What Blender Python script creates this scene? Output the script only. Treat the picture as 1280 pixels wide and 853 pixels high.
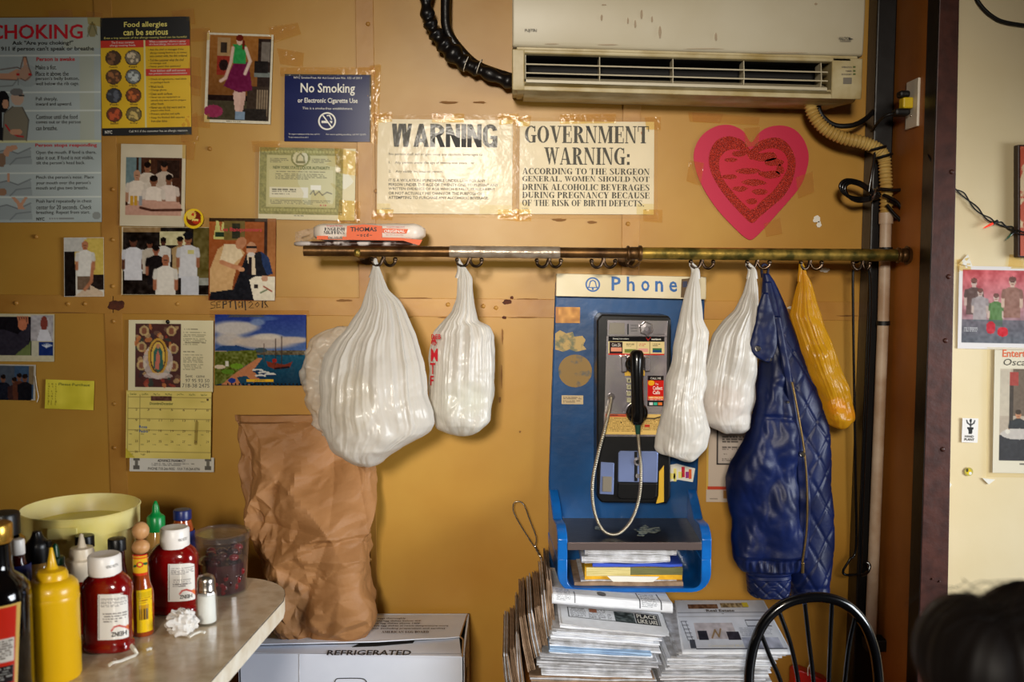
import bpy, math, random
import numpy as np
from mathutils import Vector, Matrix, noise

for o in list(bpy.data.objects):
    bpy.data.objects.remove(o)
SC = bpy.context.scene
COL = SC.collection
R = math.radians
rnd = random.Random(11)

# ------------------------------------------------------------------ camera
F = 1244.0
CAM = (0.0, -2.87, 1.55)
PITCH = R(4.5)
cd = bpy.data.cameras.new('camera')
cam = bpy.data.objects.new('camera', cd)
COL.objects.link(cam)
cam.location = CAM
cam.rotation_euler = (R(90) - PITCH, 0, 0)
cd.sensor_width = 36
cd.lens = 36 * F / 1280
cd.clip_start = 0.05
cd.dof.use_dof = True
cd.dof.focus_distance = 2.72
cd.dof.aperture_fstop = 3.2
SC.camera = cam

# ------------------------------------------------------------------ world, light, exposure
W = bpy.data.worlds.new('world')
SC.world = W
W.use_nodes = True
bg = W.node_tree.nodes['Background']
bg.inputs[0].default_value = (0.9, 0.85, 0.75, 1)
bg.inputs[1].default_value = 0.01

def area(name, loc, target, sx, sy, power, col, spread=180):
    l = bpy.data.lights.new(name, 'AREA')
    l.shape = 'RECTANGLE'
    l.size, l.size_y = sx, sy
    l.energy = power
    l.color = col
    l.spread = R(spread)
    o = bpy.data.objects.new(name, l)
    COL.objects.link(o)
    o.location = loc
    o.rotation_euler = (Vector(target) - Vector(loc)).to_track_quat('-Z', 'Y').to_euler()
    return o

area('shop_window_daylight', (3.1, -2.05, 1.35), (-0.1, -0.75, 0.72), 1.7, 1.3, 24, (0.90, 0.95, 1.0), 79)
area('front_window_daylight', (-0.42, -5.5, 2.4), (0.14, 0.0, 1.34), 0.6, 0.5, 8, (1.0, 0.92, 0.80), 36)
area('ceiling_lamp_light', (-0.2, -2.6, 2.6), (0.2, -0.6, 1.4), 0.3, 0.3, 1.0, (1.0, 0.76, 0.45))
SC.view_settings.view_transform = 'Standard'
SC.view_settings.look = 'None'
SC.view_settings.gamma = 1
SC.view_settings.use_curve_mapping = False
SC.view_settings.exposure = 0.45

# ------------------------------------------------------------------ pixel <-> place
cp, sp = math.cos(PITCH), math.sin(PITCH)

def ray(px, py):
    a = (px - 640) / F
    b = -(py - 426.5) / F
    return (a, cp + b * sp, -sp + b * cp)

def P(px, py, Y):
    """point seen at a pixel on the upright plane y = Y"""
    d = ray(px, py)
    t = (Y - CAM[1]) / d[1]
    return (CAM[0] + d[0] * t, CAM[1] + d[1] * t, CAM[2] + d[2] * t)

def PZ(px, py, Z):
    """point seen at a pixel on the level plane z = Z"""
    d = ray(px, py)
    t = (Z - CAM[2]) / d[2]
    return (CAM[0] + d[0] * t, CAM[1] + d[1] * t, CAM[2] + d[2] * t)

def PX(px, py, X):
    """point seen at a pixel on the upright plane x = X"""
    d = ray(px, py)
    t = (X - CAM[0]) / d[0]
    return (CAM[0] + d[0] * t, CAM[1] + d[1] * t, CAM[2] + d[2] * t)

# ------------------------------------------------------------------ materials
def lin(c):
    return tuple(((x / 255) / 12.92 if x <= 10 else (((x / 255) + 0.055) / 1.055) ** 2.4) for x in c[:3])

M = {}

def mat(name, col, rough=0.5, metal=0.0, var=0.0, vs=12.0, bump=0.0, bs=60.0, coat=0.0, spec=0.5,
        trans=0.0, alpha=1.0, col2=None, lo=0.35, hi=0.65, stretch=None, translucent=0.0, clear=0.0, detail=6, rvar=0.0, ior=1.45, emis=0.0):
    m = bpy.data.materials.new(name)
    m.use_nodes = True
    nt = m.node_tree
    b = nt.nodes['Principled BSDF']
    out = nt.nodes['Material Output']
    c = lin(col) + (1,)
    b.inputs['Base Color'].default_value = c
    b.inputs['Roughness'].default_value = rough
    b.inputs['Metallic'].default_value = metal
    b.inputs['IOR'].default_value = ior
    b.inputs['Specular IOR Level'].default_value = spec
    b.inputs['Coat Weight'].default_value = coat
    b.inputs['Coat Roughness'].default_value = 0.08
    b.inputs['Transmission Weight'].default_value = trans
    b.inputs['Alpha'].default_value = alpha
    if emis:
        b.inputs['Emission Color'].default_value = c
        b.inputs['Emission Strength'].default_value = emis
    tc = nt.nodes.new('ShaderNodeNewGeometry')
    src = tc.outputs['Position']
    if stretch:
        mp = nt.nodes.new('ShaderNodeMapping')
        mp.inputs['Scale'].default_value = stretch
        nt.links.new(src, mp.inputs[0])
        src = mp.outputs[0]
    if var or col2:
        n = nt.nodes.new('ShaderNodeTexNoise')
        n.inputs['Scale'].default_value = vs
        n.inputs['Detail'].default_value = detail
        nt.links.new(src, n.inputs['Vector'])
        r = nt.nodes.new('ShaderNodeValToRGB')
        r.color_ramp.elements[0].position = lo
        r.color_ramp.elements[1].position = hi
        c2 = lin(col2) if col2 else tuple(x * (1 - var) for x in c[:3])
        r.color_ramp.elements[0].color = tuple(c2) + (1,)
        r.color_ramp.elements[1].color = c
        nt.links.new(n.outputs['Fac'], r.inputs[0])
        nt.links.new(r.outputs[0], b.inputs['Base Color'])
        if rvar:
            mr = nt.nodes.new('ShaderNodeMapRange')
            mr.inputs['To Min'].default_value = rough + rvar
            mr.inputs['To Max'].default_value = rough - rvar
            nt.links.new(n.outputs['Fac'], mr.inputs[0])
            nt.links.new(mr.outputs[0], b.inputs['Roughness'])
    if bump:
        n2 = nt.nodes.new('ShaderNodeTexNoise')
        n2.inputs['Scale'].default_value = bs
        n2.inputs['Detail'].default_value = 5
        nt.links.new(src, n2.inputs['Vector'])
        bp = nt.nodes.new('ShaderNodeBump')
        bp.inputs['Strength'].default_value = bump
        bp.inputs['Distance'].default_value = 0.002
        nt.links.new(n2.outputs['Fac'], bp.inputs['Height'])
        nt.links.new(bp.outputs[0], b.inputs['Normal'])
    last = b.outputs[0]
    if translucent:
        t = nt.nodes.new('ShaderNodeBsdfTranslucent')
        t.inputs[0].default_value = c
        mx = nt.nodes.new('ShaderNodeMixShader')
        mx.inputs[0].default_value = translucent
        nt.links.new(last, mx.inputs[1]); nt.links.new(t.outputs[0], mx.inputs[2])
        last = mx.outputs[0]
    if clear:
        t = nt.nodes.new('ShaderNodeBsdfTransparent')
        mx = nt.nodes.new('ShaderNodeMixShader')
        mx.inputs[0].default_value = clear
        nt.links.new(last, mx.inputs[1]); nt.links.new(t.outputs[0], mx.inputs[2])
        last = mx.outputs[0]
    nt.links.new(last, out.inputs[0])
    M[name] = m
    return m

def matcol(name, rough=0.5, coat=0.0, bump=0.0, bs=30, spec=0.5):
    m = mat(name, (200, 200, 200), rough, coat=coat, bump=bump, bs=bs, spec=spec)
    nt = m.node_tree
    a = nt.nodes.new('ShaderNodeAttribute')
    a.attribute_name = 'Col'
    nt.links.new(a.outputs['Color'], nt.nodes['Principled BSDF'].inputs['Base Color'])
    return m

def film(name, haze, tint, bump, bs, boost=1.0):
    """clear film: mostly see-through, mirror-like by its Fresnel reflection, a little milky"""
    m = bpy.data.materials.new(name); m.use_nodes = True
    nt = m.node_tree; N = nt.nodes; L = nt.links
    N.remove(N['Principled BSDF'])
    t = N.new('ShaderNodeBsdfTransparent'); t.inputs[0].default_value = lin(tint) + (1,)
    d = N.new('ShaderNodeBsdfDiffuse'); d.inputs[0].default_value = lin(tint) + (1,)
    g = N.new('ShaderNodeBsdfGlossy'); g.inputs['Roughness'].default_value = .12
    n2 = N.new('ShaderNodeTexNoise'); n2.inputs['Scale'].default_value = bs; n2.inputs['Detail'].default_value = 4
    ge = N.new('ShaderNodeNewGeometry'); L.new(ge.outputs['Position'], n2.inputs['Vector'])
    bp = N.new('ShaderNodeBump'); bp.inputs['Strength'].default_value = bump; bp.inputs['Distance'].default_value = .002
    L.new(n2.outputs['Fac'], bp.inputs['Height']); L.new(bp.outputs[0], g.inputs['Normal'])
    lw = N.new('ShaderNodeLayerWeight'); lw.inputs[0].default_value = .5; L.new(bp.outputs[0], lw.inputs['Normal'])
    pw = N.new('ShaderNodeMath'); pw.operation = 'POWER'; pw.inputs[1].default_value = 5; L.new(lw.outputs['Facing'], pw.inputs[0])
    fr = N.new('ShaderNodeMath'); fr.operation = 'ADD'; fr.inputs[1].default_value = .045; L.new(pw.outputs[0], fr.inputs[0])
    mu = N.new('ShaderNodeMath'); mu.operation = 'MULTIPLY'; mu.inputs[1].default_value = boost; L.new(fr.outputs[0], mu.inputs[0])
    a = N.new('ShaderNodeMixShader'); a.inputs[0].default_value = haze
    L.new(t.outputs[0], a.inputs[1]); L.new(d.outputs[0], a.inputs[2])
    b = N.new('ShaderNodeMixShader'); L.new(mu.outputs[0], b.inputs[0]); L.new(a.outputs[0], b.inputs[1]); L.new(g.outputs[0], b.inputs[2])
    L.new(b.outputs[0], N['Material Output'].inputs[0])
    M[name] = m

# ------------------------------------------------------------------ mesh helpers
ORG = {}

class MB:
    def __init__(s):
        s.v = []; s.f = []; s.mi = []
    def add(s, vs, fs, mi=0):
        n = len(s.v)
        s.v.extend([tuple(v) for v in vs])
        s.f.extend([tuple(i + n for i in f) for f in fs])
        s.mi.extend([mi] * len(fs))
        return s
    def box(s, x0, x1, y0, y1, z0, z1, mi=0):
        vs = [(x0, y0, z0), (x1, y0, z0), (x1, y1, z0), (x0, y1, z0), (x0, y0, z1), (x1, y0, z1), (x1, y1, z1), (x0, y1, z1)]
        return s.add(vs, [(3, 2, 1, 0), (4, 5, 6, 7), (0, 1, 5, 4), (1, 2, 6, 5), (2, 3, 7, 6), (3, 0, 4, 7)], mi)
    def pbox(s, px0, py0, px1, py1, Yf, Yb, mi=0):
        """box whose front face covers a pixel rectangle on the plane y = Yf"""
        a = P(px0, py1, Yf); b = P(px1, py0, Yf)
        return s.box(a[0], b[0], Yf, Yb, a[2], b[2], mi)
    def prism(s, poly, Y0, Y1, mi=0, px=True):
        """polygon on the front plane Y0, carried straight back to Y1"""
        pts = [P(x, y, Y0) for x, y in poly] if px else [(x, Y0, z) for x, z in poly]
        n = len(pts)
        vs = pts + [(p[0], Y1, p[2]) for p in pts]
        fs = [tuple(range(n)), tuple(range(2 * n - 1, n - 1, -1))] + [(i, i + n, (i + 1) % n + n, (i + 1) % n) for i in range(n)]
        return s.add(vs, fs, mi)
    def xprism(s, poly, x0, x1, mi=0):
        """(y, z) polygon carried along x"""
        n = len(poly)
        vs = [(x0, y, z) for y, z in poly] + [(x1, y, z) for y, z in poly]
        fs = [tuple(range(n)), tuple(range(2 * n - 1, n - 1, -1))] + [(i, i + n, (i + 1) % n + n, (i + 1) % n) for i in range(n)]
        return s.add(vs, fs, mi)
    def grid(s, rows, closed=False, mi=0):
        nr, nc = len(rows), len(rows[0])
        vs = [p for r in rows for p in r]
        fs = []
        for i in range(nr - 1):
            for j in range(nc if closed else nc - 1):
                a = i * nc + j; b = i * nc + (j + 1) % nc
                fs.append((a, b, b + nc, a + nc))
        return s.add(vs, fs, mi)
    def loft(s, rings, mi=0, cap=True):
        n = len(s.v)
        s.grid(rings, True, mi)
        k = len(rings[0])
        if cap:
            s.f.append(tuple(range(n + k - 1, n - 1, -1))); s.mi.append(mi)
            e = n + (len(rings) - 1) * k
            s.f.append(tuple(range(e, e + k))); s.mi.append(mi)
        return s
    def tube(s, pts, r, seg=8, mi=0, cap=True, closed=False, flat=1.0):
        pts = [Vector(p) for p in pts]
        n = len(pts)
        rs = r if isinstance(r, (list, tuple)) else [r] * n
        rings = []
        up = None
        for i, p in enumerate(pts):
            if closed:
                t = pts[(i + 1) % n] - pts[i - 1]
            else:
                t = pts[min(i + 1, n - 1)] - pts[max(i - 1, 0)]
            t.normalize()
            if up is None:
                up = Vector((0, 0, 1)) if abs(t.z) < 0.9 else Vector((0, 1, 0))
            a = t.cross(up); a.normalize()
            b = a.cross(t); b.normalize()
            up = b
            rings.append([tuple(p + (a * math.cos(q) + b * math.sin(q) * flat) * rs[i]) for q in [2 * math.pi * j / seg for j in range(seg)]])
        if closed:
            rings.append(rings[0])
            return s.grid(rings, True, mi)
        return s.loft(rings, mi, cap)
    def lathe(s, prof, c, seg=28, sx=1.0, sy=1.0, mi=0, rot=0.0):
        """(radius, height) profile turned about the upright axis through c"""
        cr, sr = math.cos(rot), math.sin(rot)
        rings = []
        for r_, z in prof:
            ring = []
            for j in range(seg):
                q = 2 * math.pi * j / seg
                x = max(r_, 1e-5) * math.cos(q) * sx; y = max(r_, 1e-5) * math.sin(q) * sy
                ring.append((c[0] + x * cr - y * sr, c[1] + x * sr + y * cr, c[2] + z))
            rings.append(ring)
        return s.grid(rings, True, mi)
    def ball(s, c, r, seg=14, rz=None, ry=None, mi=0):
        rz = rz or r
        ry = ry or r
        prof = [(math.sin(math.pi * i / 10), -math.cos(math.pi * i / 10) * rz) for i in range(11)]
        return s.lathe([(a * r, z) for a, z in prof], c, seg, 1.0, ry / r, mi)
    def build(s, name, m, parent=None, smooth=40, bevel=0.0, sub=0, org=None, solid=0.0):
        me = bpy.data.meshes.new(name)
        vs = np.array(s.v, dtype=float)
        if parent is not None:
            og = ORG[parent]
        elif org is not None:
            og = tuple(org)
        else:
            og = ((vs[:, 0].min() + vs[:, 0].max()) / 2, (vs[:, 1].min() + vs[:, 1].max()) / 2, vs[:, 2].min())
        me.from_pydata((vs - np.array(og)).tolist(), [], s.f)
        ms = m if isinstance(m, (list, tuple)) else [m]
        for k in ms:
            me.materials.append(M[k])
        if len(ms) > 1:
            me.polygons.foreach_set('material_index', s.mi)
        me.update()
        if smooth:
            me.shade_smooth()
            if smooth < 180:
                me.set_sharp_from_angle(angle=R(smooth))
        o = bpy.data.objects.new(name, me)
        COL.objects.link(o)
        if parent is not None:
            o.parent = parent
        else:
            o.location = og
        ORG[o] = og
        if name == 'lettering': o['kind'] = 'stuff'
        if solid:
            k = o.modifiers.new('thick', 'SOLIDIFY'); k.thickness = solid; k.offset = 0
        if bevel:
            k = o.modifiers.new('bevel', 'BEVEL'); k.width = bevel; k.segments = 2; k.limit_method = 'ANGLE'; k.angle_limit = R(40)
        if sub:
            k = o.modifiers.new('sub', 'SUBSURF'); k.levels = sub; k.render_levels = sub
        return o

def tag(o, label, cat, group=None, kind=None):
    if label: o['label'] = label
    if cat: o['category'] = cat
    if group: o['group'] = group
    if kind: o['kind'] = kind
    return o

def thing(name, label, cat, loc, group=None):
    o = bpy.data.objects.new(name, None)
    o.empty_display_size = 0.05
    COL.objects.link(o)
    o.location = loc
    ORG[o] = tuple(loc)
    return tag(o, label, cat, group)

def struct(o):
    o['kind'] = 'structure'
    return o

def copy_tree(src, delta, label=None, parent=None):
    c = src.copy()
    COL.objects.link(c)
    if parent is None:
        c.location = Vector(src.location) + Vector(delta)
        if label: c['label'] = label
    else:
        c.parent = parent
    for ch in list(src.children):
        copy_tree(ch, delta, None, c)
    return c

def smooth_path(pts, n=8, closed=False):
    pts = [Vector(p) for p in pts]
    out = []
    k = len(pts)
    rng = range(k if closed else k - 1)
    for i in rng:
        if closed:
            a, b, c, d = pts[i - 1], pts[i], pts[(i + 1) % k], pts[(i + 2) % k]
        else:
            a, b, c, d = pts[max(i - 1, 0)], pts[i], pts[i + 1], pts[min(i + 2, k - 1)]
        for j in range(n):
            t = j / n
            out.append(0.5 * ((2 * b) + (c - a) * t + (2 * a - 5 * b + 4 * c - d) * t * t + (3 * b - a - 3 * c + d) * t ** 3))
    if not closed:
        out.append(pts[-1])
    return out

def proj(x, y, z):
    dx, dy, dz = x - CAM[0], y - CAM[1], z - CAM[2]
    f_ = dy * cp - dz * sp; u = dy * sp + dz * cp
    return 640 + F * dx / f_, 426.5 - F * u / f_

def ppath(pts, Y=None, n=8, closed=False):
    """smooth path through (px, py, Y) or (px, py)"""
    return smooth_path([P(p[0], p[1], p[2] if len(p) > 2 else Y) for p in pts], n, closed)

# ------------------------------------------------------------------ lettering
GL = {}

def sans(s, bold=0.0):
    bold = min(bold, .018)
    key = (s, bold)
    if key not in GL:
        c = bpy.data.curves.new('t', 'FONT')
        c.body = s; c.resolution_u = 2; c.offset = bold; c.fill_mode = 'FRONT' if hasattr(c, 'fill_mode') else 'BOTH'
        o = bpy.data.objects.new('t', c)
        me = bpy.data.meshes.new_from_object(o)
        vs = np.array([v.co[:2] for v in me.vertices]) if len(me.vertices) else np.zeros((1, 2))
        fs = [tuple(p.vertices) for p in me.polygons]
        bpy.data.objects.remove(o); bpy.data.curves.remove(c); bpy.data.meshes.remove(me)
        GL[key] = (vs, fs)
    return GL[key]

class Serif:
    """a bold high-contrast roman capital alphabet drawn from stems, hairlines and bowls"""
    T = 0.2; h = 0.055
    def __init__(s): s.v = []; s.f = []
    def poly(s, p):
        n = len(s.v); s.v += list(p); s.f.append(tuple(range(n, n + len(p))))
    def rect(s, x0, y0, x1, y1): s.poly([(x0, y0), (x1, y0), (x1, y1), (x0, y1)])
    def stem(s, x, y0=0, y1=1, w=None, serif='tb'):
        w = w or s.T
        s.rect(x, y0, x + w, y1)
        if 'b' in serif: s.rect(x - .07, y0, x + w + .07, y0 + s.h)
        if 't' in serif: s.rect(x - .07, y1 - s.h, x + w + .07, y1)
    def diag(s, xa, ya, xb, yb, w): s.poly([(xa, ya), (xa + w, ya), (xb + w, yb), (xb, yb)])
    def bowl(s, cx, cy, rx, ry, a0, a1, T=None, h=None):
        T = T or s.T; h = h or s.h
        n = 14
        for i in range(n):
            q = [R(a0 + (a1 - a0) * (i + k) / n) for k in (0, 1)]
            o = [(cx + rx * math.cos(a), cy + ry * math.sin(a)) for a in q]
            e = [(cx + (rx - T) * math.cos(a), cy + (ry - h) * math.sin(a)) for a in q]
            s.poly([o[0], o[1], e[1], e[0]])

def serif_glyph(ch):
    g = Serif(); T, h = g.T, g.h
    w = 0.7
    if ch == 'A': g.diag(.06, 0, .31, 1, .06); g.poly([(.50, 0), (.72, 0), (.44, 1), (.30, 1)]); g.rect(.16, .28, .56, .28 + h); g.rect(0, 0, .2, h); g.rect(.44, 0, .8, h); w = .8
    elif ch == 'B': g.stem(.07); g.bowl(.27, .76, .34, .24, -90, 90); g.bowl(.27, .27, .38, .27, -90, 90); w = .68
    elif ch in 'CG':
        g.bowl(.4, .5, .4, .5, 50, 310); g.rect(.6, .66, .66, .98)
        if ch == 'G': g.rect(.48, .02, .68, .42); g.rect(.4, .40, .75, .40 + h); w = .76
        else: g.poly([(.62, .1), (.68, .3), (.66, .3), (.56, .06)]); w = .7
    elif ch == 'D': g.stem(.07); g.bowl(.27, .5, .45, .5, -90, 90); w = .76
    elif ch == 'E': g.stem(.07); g.rect(.2, 0, .62, h); g.rect(.2, 1 - h, .6, 1); g.rect(.2, .48, .45, .48 + h); g.rect(.57, 0, .62, .3); g.rect(.55, .7, .6, 1); g.rect(.42, .36, .47, .66); w = .68
    elif ch == 'F': g.stem(.07); g.rect(.2, 1 - h, .6, 1); g.rect(.2, .48, .45, .48 + h); g.rect(.55, .7, .6, 1); g.rect(.42, .36, .47, .66); w = .64
    elif ch == 'H': g.stem(.07); g.stem(.52); g.rect(.2, .48, .6, .48 + h); w = .8
    elif ch == 'I': g.stem(.07); w = .36
    elif ch == 'J': g.stem(.25, .2, 1, serif='t'); g.bowl(.23, .22, .22, .22, 180, 360); w = .52
    elif ch == 'K': g.stem(.07); g.diag(.2, .42, .56, 1, .06); g.poly([(.32, .58), (.42, .74), (.76, 0), (.52, 0)]); g.rect(.46, 0, .8, h); g.rect(.46, 1 - h, .72, 1); w = .8
    elif ch == 'L': g.stem(.07); g.rect(.2, 0, .6, h); g.rect(.55, 0, .6, .34); w = .64
    elif ch == 'M': g.rect(.07, 0, .12, 1); g.rect(0, 0, .2, h); g.rect(0, 1 - h, .2, 1); g.poly([(.07, 1), (.27, 1), (.52, .1), (.42, 0)]); g.diag(.42, 0, .72, 1, .06); g.stem(.7); w = 1.0
    elif ch == 'N': g.rect(.07, 0, .12, 1); g.rect(0, 0, .2, h); g.poly([(.0, 1), (.24, 1), (.66, 0), (.56, 0)]); g.rect(.6, 0, .65, 1); g.rect(.5, 1 - h, .74, 1); w = .78
    elif ch in 'OQ': g.bowl(.38, .5, .38, .5, 0, 360); w = .78
    elif ch == 'P': g.stem(.07); g.bowl(.27, .73, .36, .27, -90, 90); w = .66
    elif ch == 'R': g.stem(.07); g.bowl(.27, .75, .34, .25, -90, 90); g.poly([(.3, .5), (.48, .5), (.68, .06), (.5, .0)]); g.rect(.52, 0, .76, h); w = .76
    elif ch == 'S':
        g.bowl(.3, .74, .27, .26, 45, 180, .13); g.bowl(.3, .27, .30, .27, -135, 0, .15)
        g.poly([(.03, .74), (.16, .82), (.58, .34), (.58, .24), (.44, .22)]); g.rect(.5, .7, .55, 1); g.rect(.02, 0, .07, .3); w = .62
    elif ch == 'T': g.stem(.26, serif='b'); g.rect(.02, 1 - h, .7, 1); g.rect(.0, .68, .05, 1); g.rect(.67, .68, .72, 1); w = .74
    elif ch == 'U': g.stem(.07, .25, 1, serif='t'); g.bowl(.36, .28, .29, .28, 180, 360); g.rect(.6, .25, .65, 1); g.rect(.5, 1 - h, .74, 1); w = .76
    elif ch == 'V': g.poly([(.07, 1), (.29, 1), (.48, .1), (.38, 0), (.36, 0)]); g.diag(.36, 0, .62, 1, .06); g.rect(0, 1 - h, .36, 1); g.rect(.5, 1 - h, .76, 1); w = .76
    elif ch == 'W':
        for dx in (0, .36): g.poly([(.05 + dx, 1), (.25 + dx, 1), (.42 + dx, .1), (.34 + dx, 0)]); g.diag(.32 + dx, 0, .50 + dx, 1, .06)
        g.rect(0, 1 - h, .36, 1); g.rect(.76, 1 - h, 1.02, 1); w = 1.02
    elif ch == 'Y': g.stem(.26, 0, .5, serif='b'); g.poly([(.03, 1), (.25, 1), (.46, .45), (.26, .45)]); g.diag(.38, .45, .6, 1, .06); g.rect(-.02, 1 - h, .34, 1); g.rect(.5, 1 - h, .74, 1); w = .74
    elif ch == 'X': g.poly([(.03, 1), (.26, 1), (.7, 0), (.46, 0)]); g.diag(.06, 0, .56, 1, .06); w = .74
    elif ch == 'Z': g.rect(.03, 0, .6, h); g.rect(.03, 1 - h, .6, 1); g.poly([(.03, 0), (.25, 0), (.62, 1), (.4, 1)]); w = .66
    elif ch == '.': g.rect(.04, 0, .2, .17); w = .26
    elif ch == ',': g.poly([(.04, .0), (.04, .17), (.2, .17), (.2, .0), (.1, -.15)]); w = .26
    elif ch == ':': g.rect(.06, 0, .24, .18); g.rect(.06, .45, .24, .63); w = .34
    else: w = .32
    return g.v, g.f, w

def block(s):
    """heavy plain condensed capitals for headings"""
    key = ('block', s)
    if key not in GL:
        vs, fs, x = [], [], 0
        for ch in s:
            g = Serif(); T = .21; w = .62
            if ch == 'W':
                for dx in (0, .40): g.poly([(dx, 1), (dx + .2, 1), (dx + .30, .0), (dx + .10, 0)]); g.poly([(dx + .14, 0), (dx + .30, 0), (dx + .46, 1), (dx + .30, 1)])
                w = .88
            elif ch == 'A': g.poly([(0, 0), (.2, 0), (.42, 1), (.24, 1)]); g.poly([(.46, 0), (.66, 0), (.42, 1), (.24, 1)]); g.rect(.14, .2, .52, .36); w = .67
            elif ch == 'R': g.rect(0, 0, T, 1); g.bowl(.26, .72, .34, .28, -90, 90, .2, .16); g.rect(.15, .84, .28, 1); g.rect(.15, .44, .28, .6); g.poly([(.24, .5), (.44, .5), (.64, 0), (.43, 0)])
            elif ch == 'N': g.rect(0, 0, .19, 1); g.rect(.42, 0, .61, 1); g.poly([(0, 1), (.2, 1), (.61, 0), (.41, 0)])
            elif ch == 'I': g.rect(0, 0, T, 1); w = T
            elif ch == 'G': g.bowl(.31, .68, .31, .32, 10, 180, .2, .16); g.bowl(.31, .32, .31, .32, 180, 360, .2, .16); g.rect(0, .3, .2, .7); g.rect(.42, 0, .62, .5); g.rect(.32, .36, .62, .5)
            else: w = .3
            n = len(vs)
            vs += [(a + x, b) for a, b in g.v]; fs += [tuple(i + n for i in q) for q in g.f]
            x += w + .045
        GL[key] = (np.array(vs), fs)
    return GL[key]

def serif(s):
    key = ('serif', s)
    if key not in GL:
        vs, fs, x = [], [], 0
        for ch in s:
            v, f, w = serif_glyph(ch)
            n = len(vs)
            vs += [(a + x, b) for a, b in v]; fs += [tuple(i + n for i in q) for q in f]
            x += w + (.03 if ch != ' ' else 0)
        GL[key] = (np.array(vs), fs)
    return GL[key]

def put_text(mb, glyph, box, w, mi=0, shear=0.0):
    """fit a line of lettering in the box (x0, y0, x1, y1), y downwards; w maps (x, y) to the place"""
    vs, fs = glyph
    if not fs: return
    x0, y0, x1, y1 = box
    a = vs.min(0); b = vs.max(0)
    u = (vs[:, 0] - a[0]) / max(b[0] - a[0], 1e-6); v = (vs[:, 1] - a[1]) / max(b[1] - a[1], 1e-6)
    xs = x0 + u * (x1 - x0) + shear * v * (y1 - y0); ys = y1 - v * (y1 - y0)
    mb.add([w(x, y) for x, y in zip(xs, ys)], fs, mi)

def _h(i, j, k):
    return noise.cell(Vector((i * 1.7 + .31 + k * 13.1, j * 1.3 + .47, k * 7.7 + .5)))

def facets(x, y, s, k=0.0):
    """height of a crumpled sheet: flat facets meeting in sharp creases"""
    x += s * .55 * noise.noise(Vector((x / s * .5 + k, y / s * .5, k))); y += s * .55 * noise.noise(Vector((x / s * .5, y / s * .5 + 9 + k, k)))
    gx, gy = x / s, y / s * 1.1
    i, j = math.floor(gx), math.floor(gy); f, g = gx - i, gy - j
    if (i + j) % 2:
        if f + g < 1: return _h(i, j, k) * (1 - f - g) + _h(i + 1, j, k) * f + _h(i, j + 1, k) * g
        return _h(i + 1, j + 1, k) * (f + g - 1) + _h(i, j + 1, k) * (1 - f) + _h(i + 1, j, k) * (1 - g)
    if f > g: return _h(i, j, k) * (1 - f) + _h(i + 1, j, k) * (f - g) + _h(i + 1, j + 1, k) * g
    return _h(i, j, k) * (1 - g) + _h(i, j + 1, k) * (g - f) + _h(i + 1, j + 1, k) * f

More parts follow.
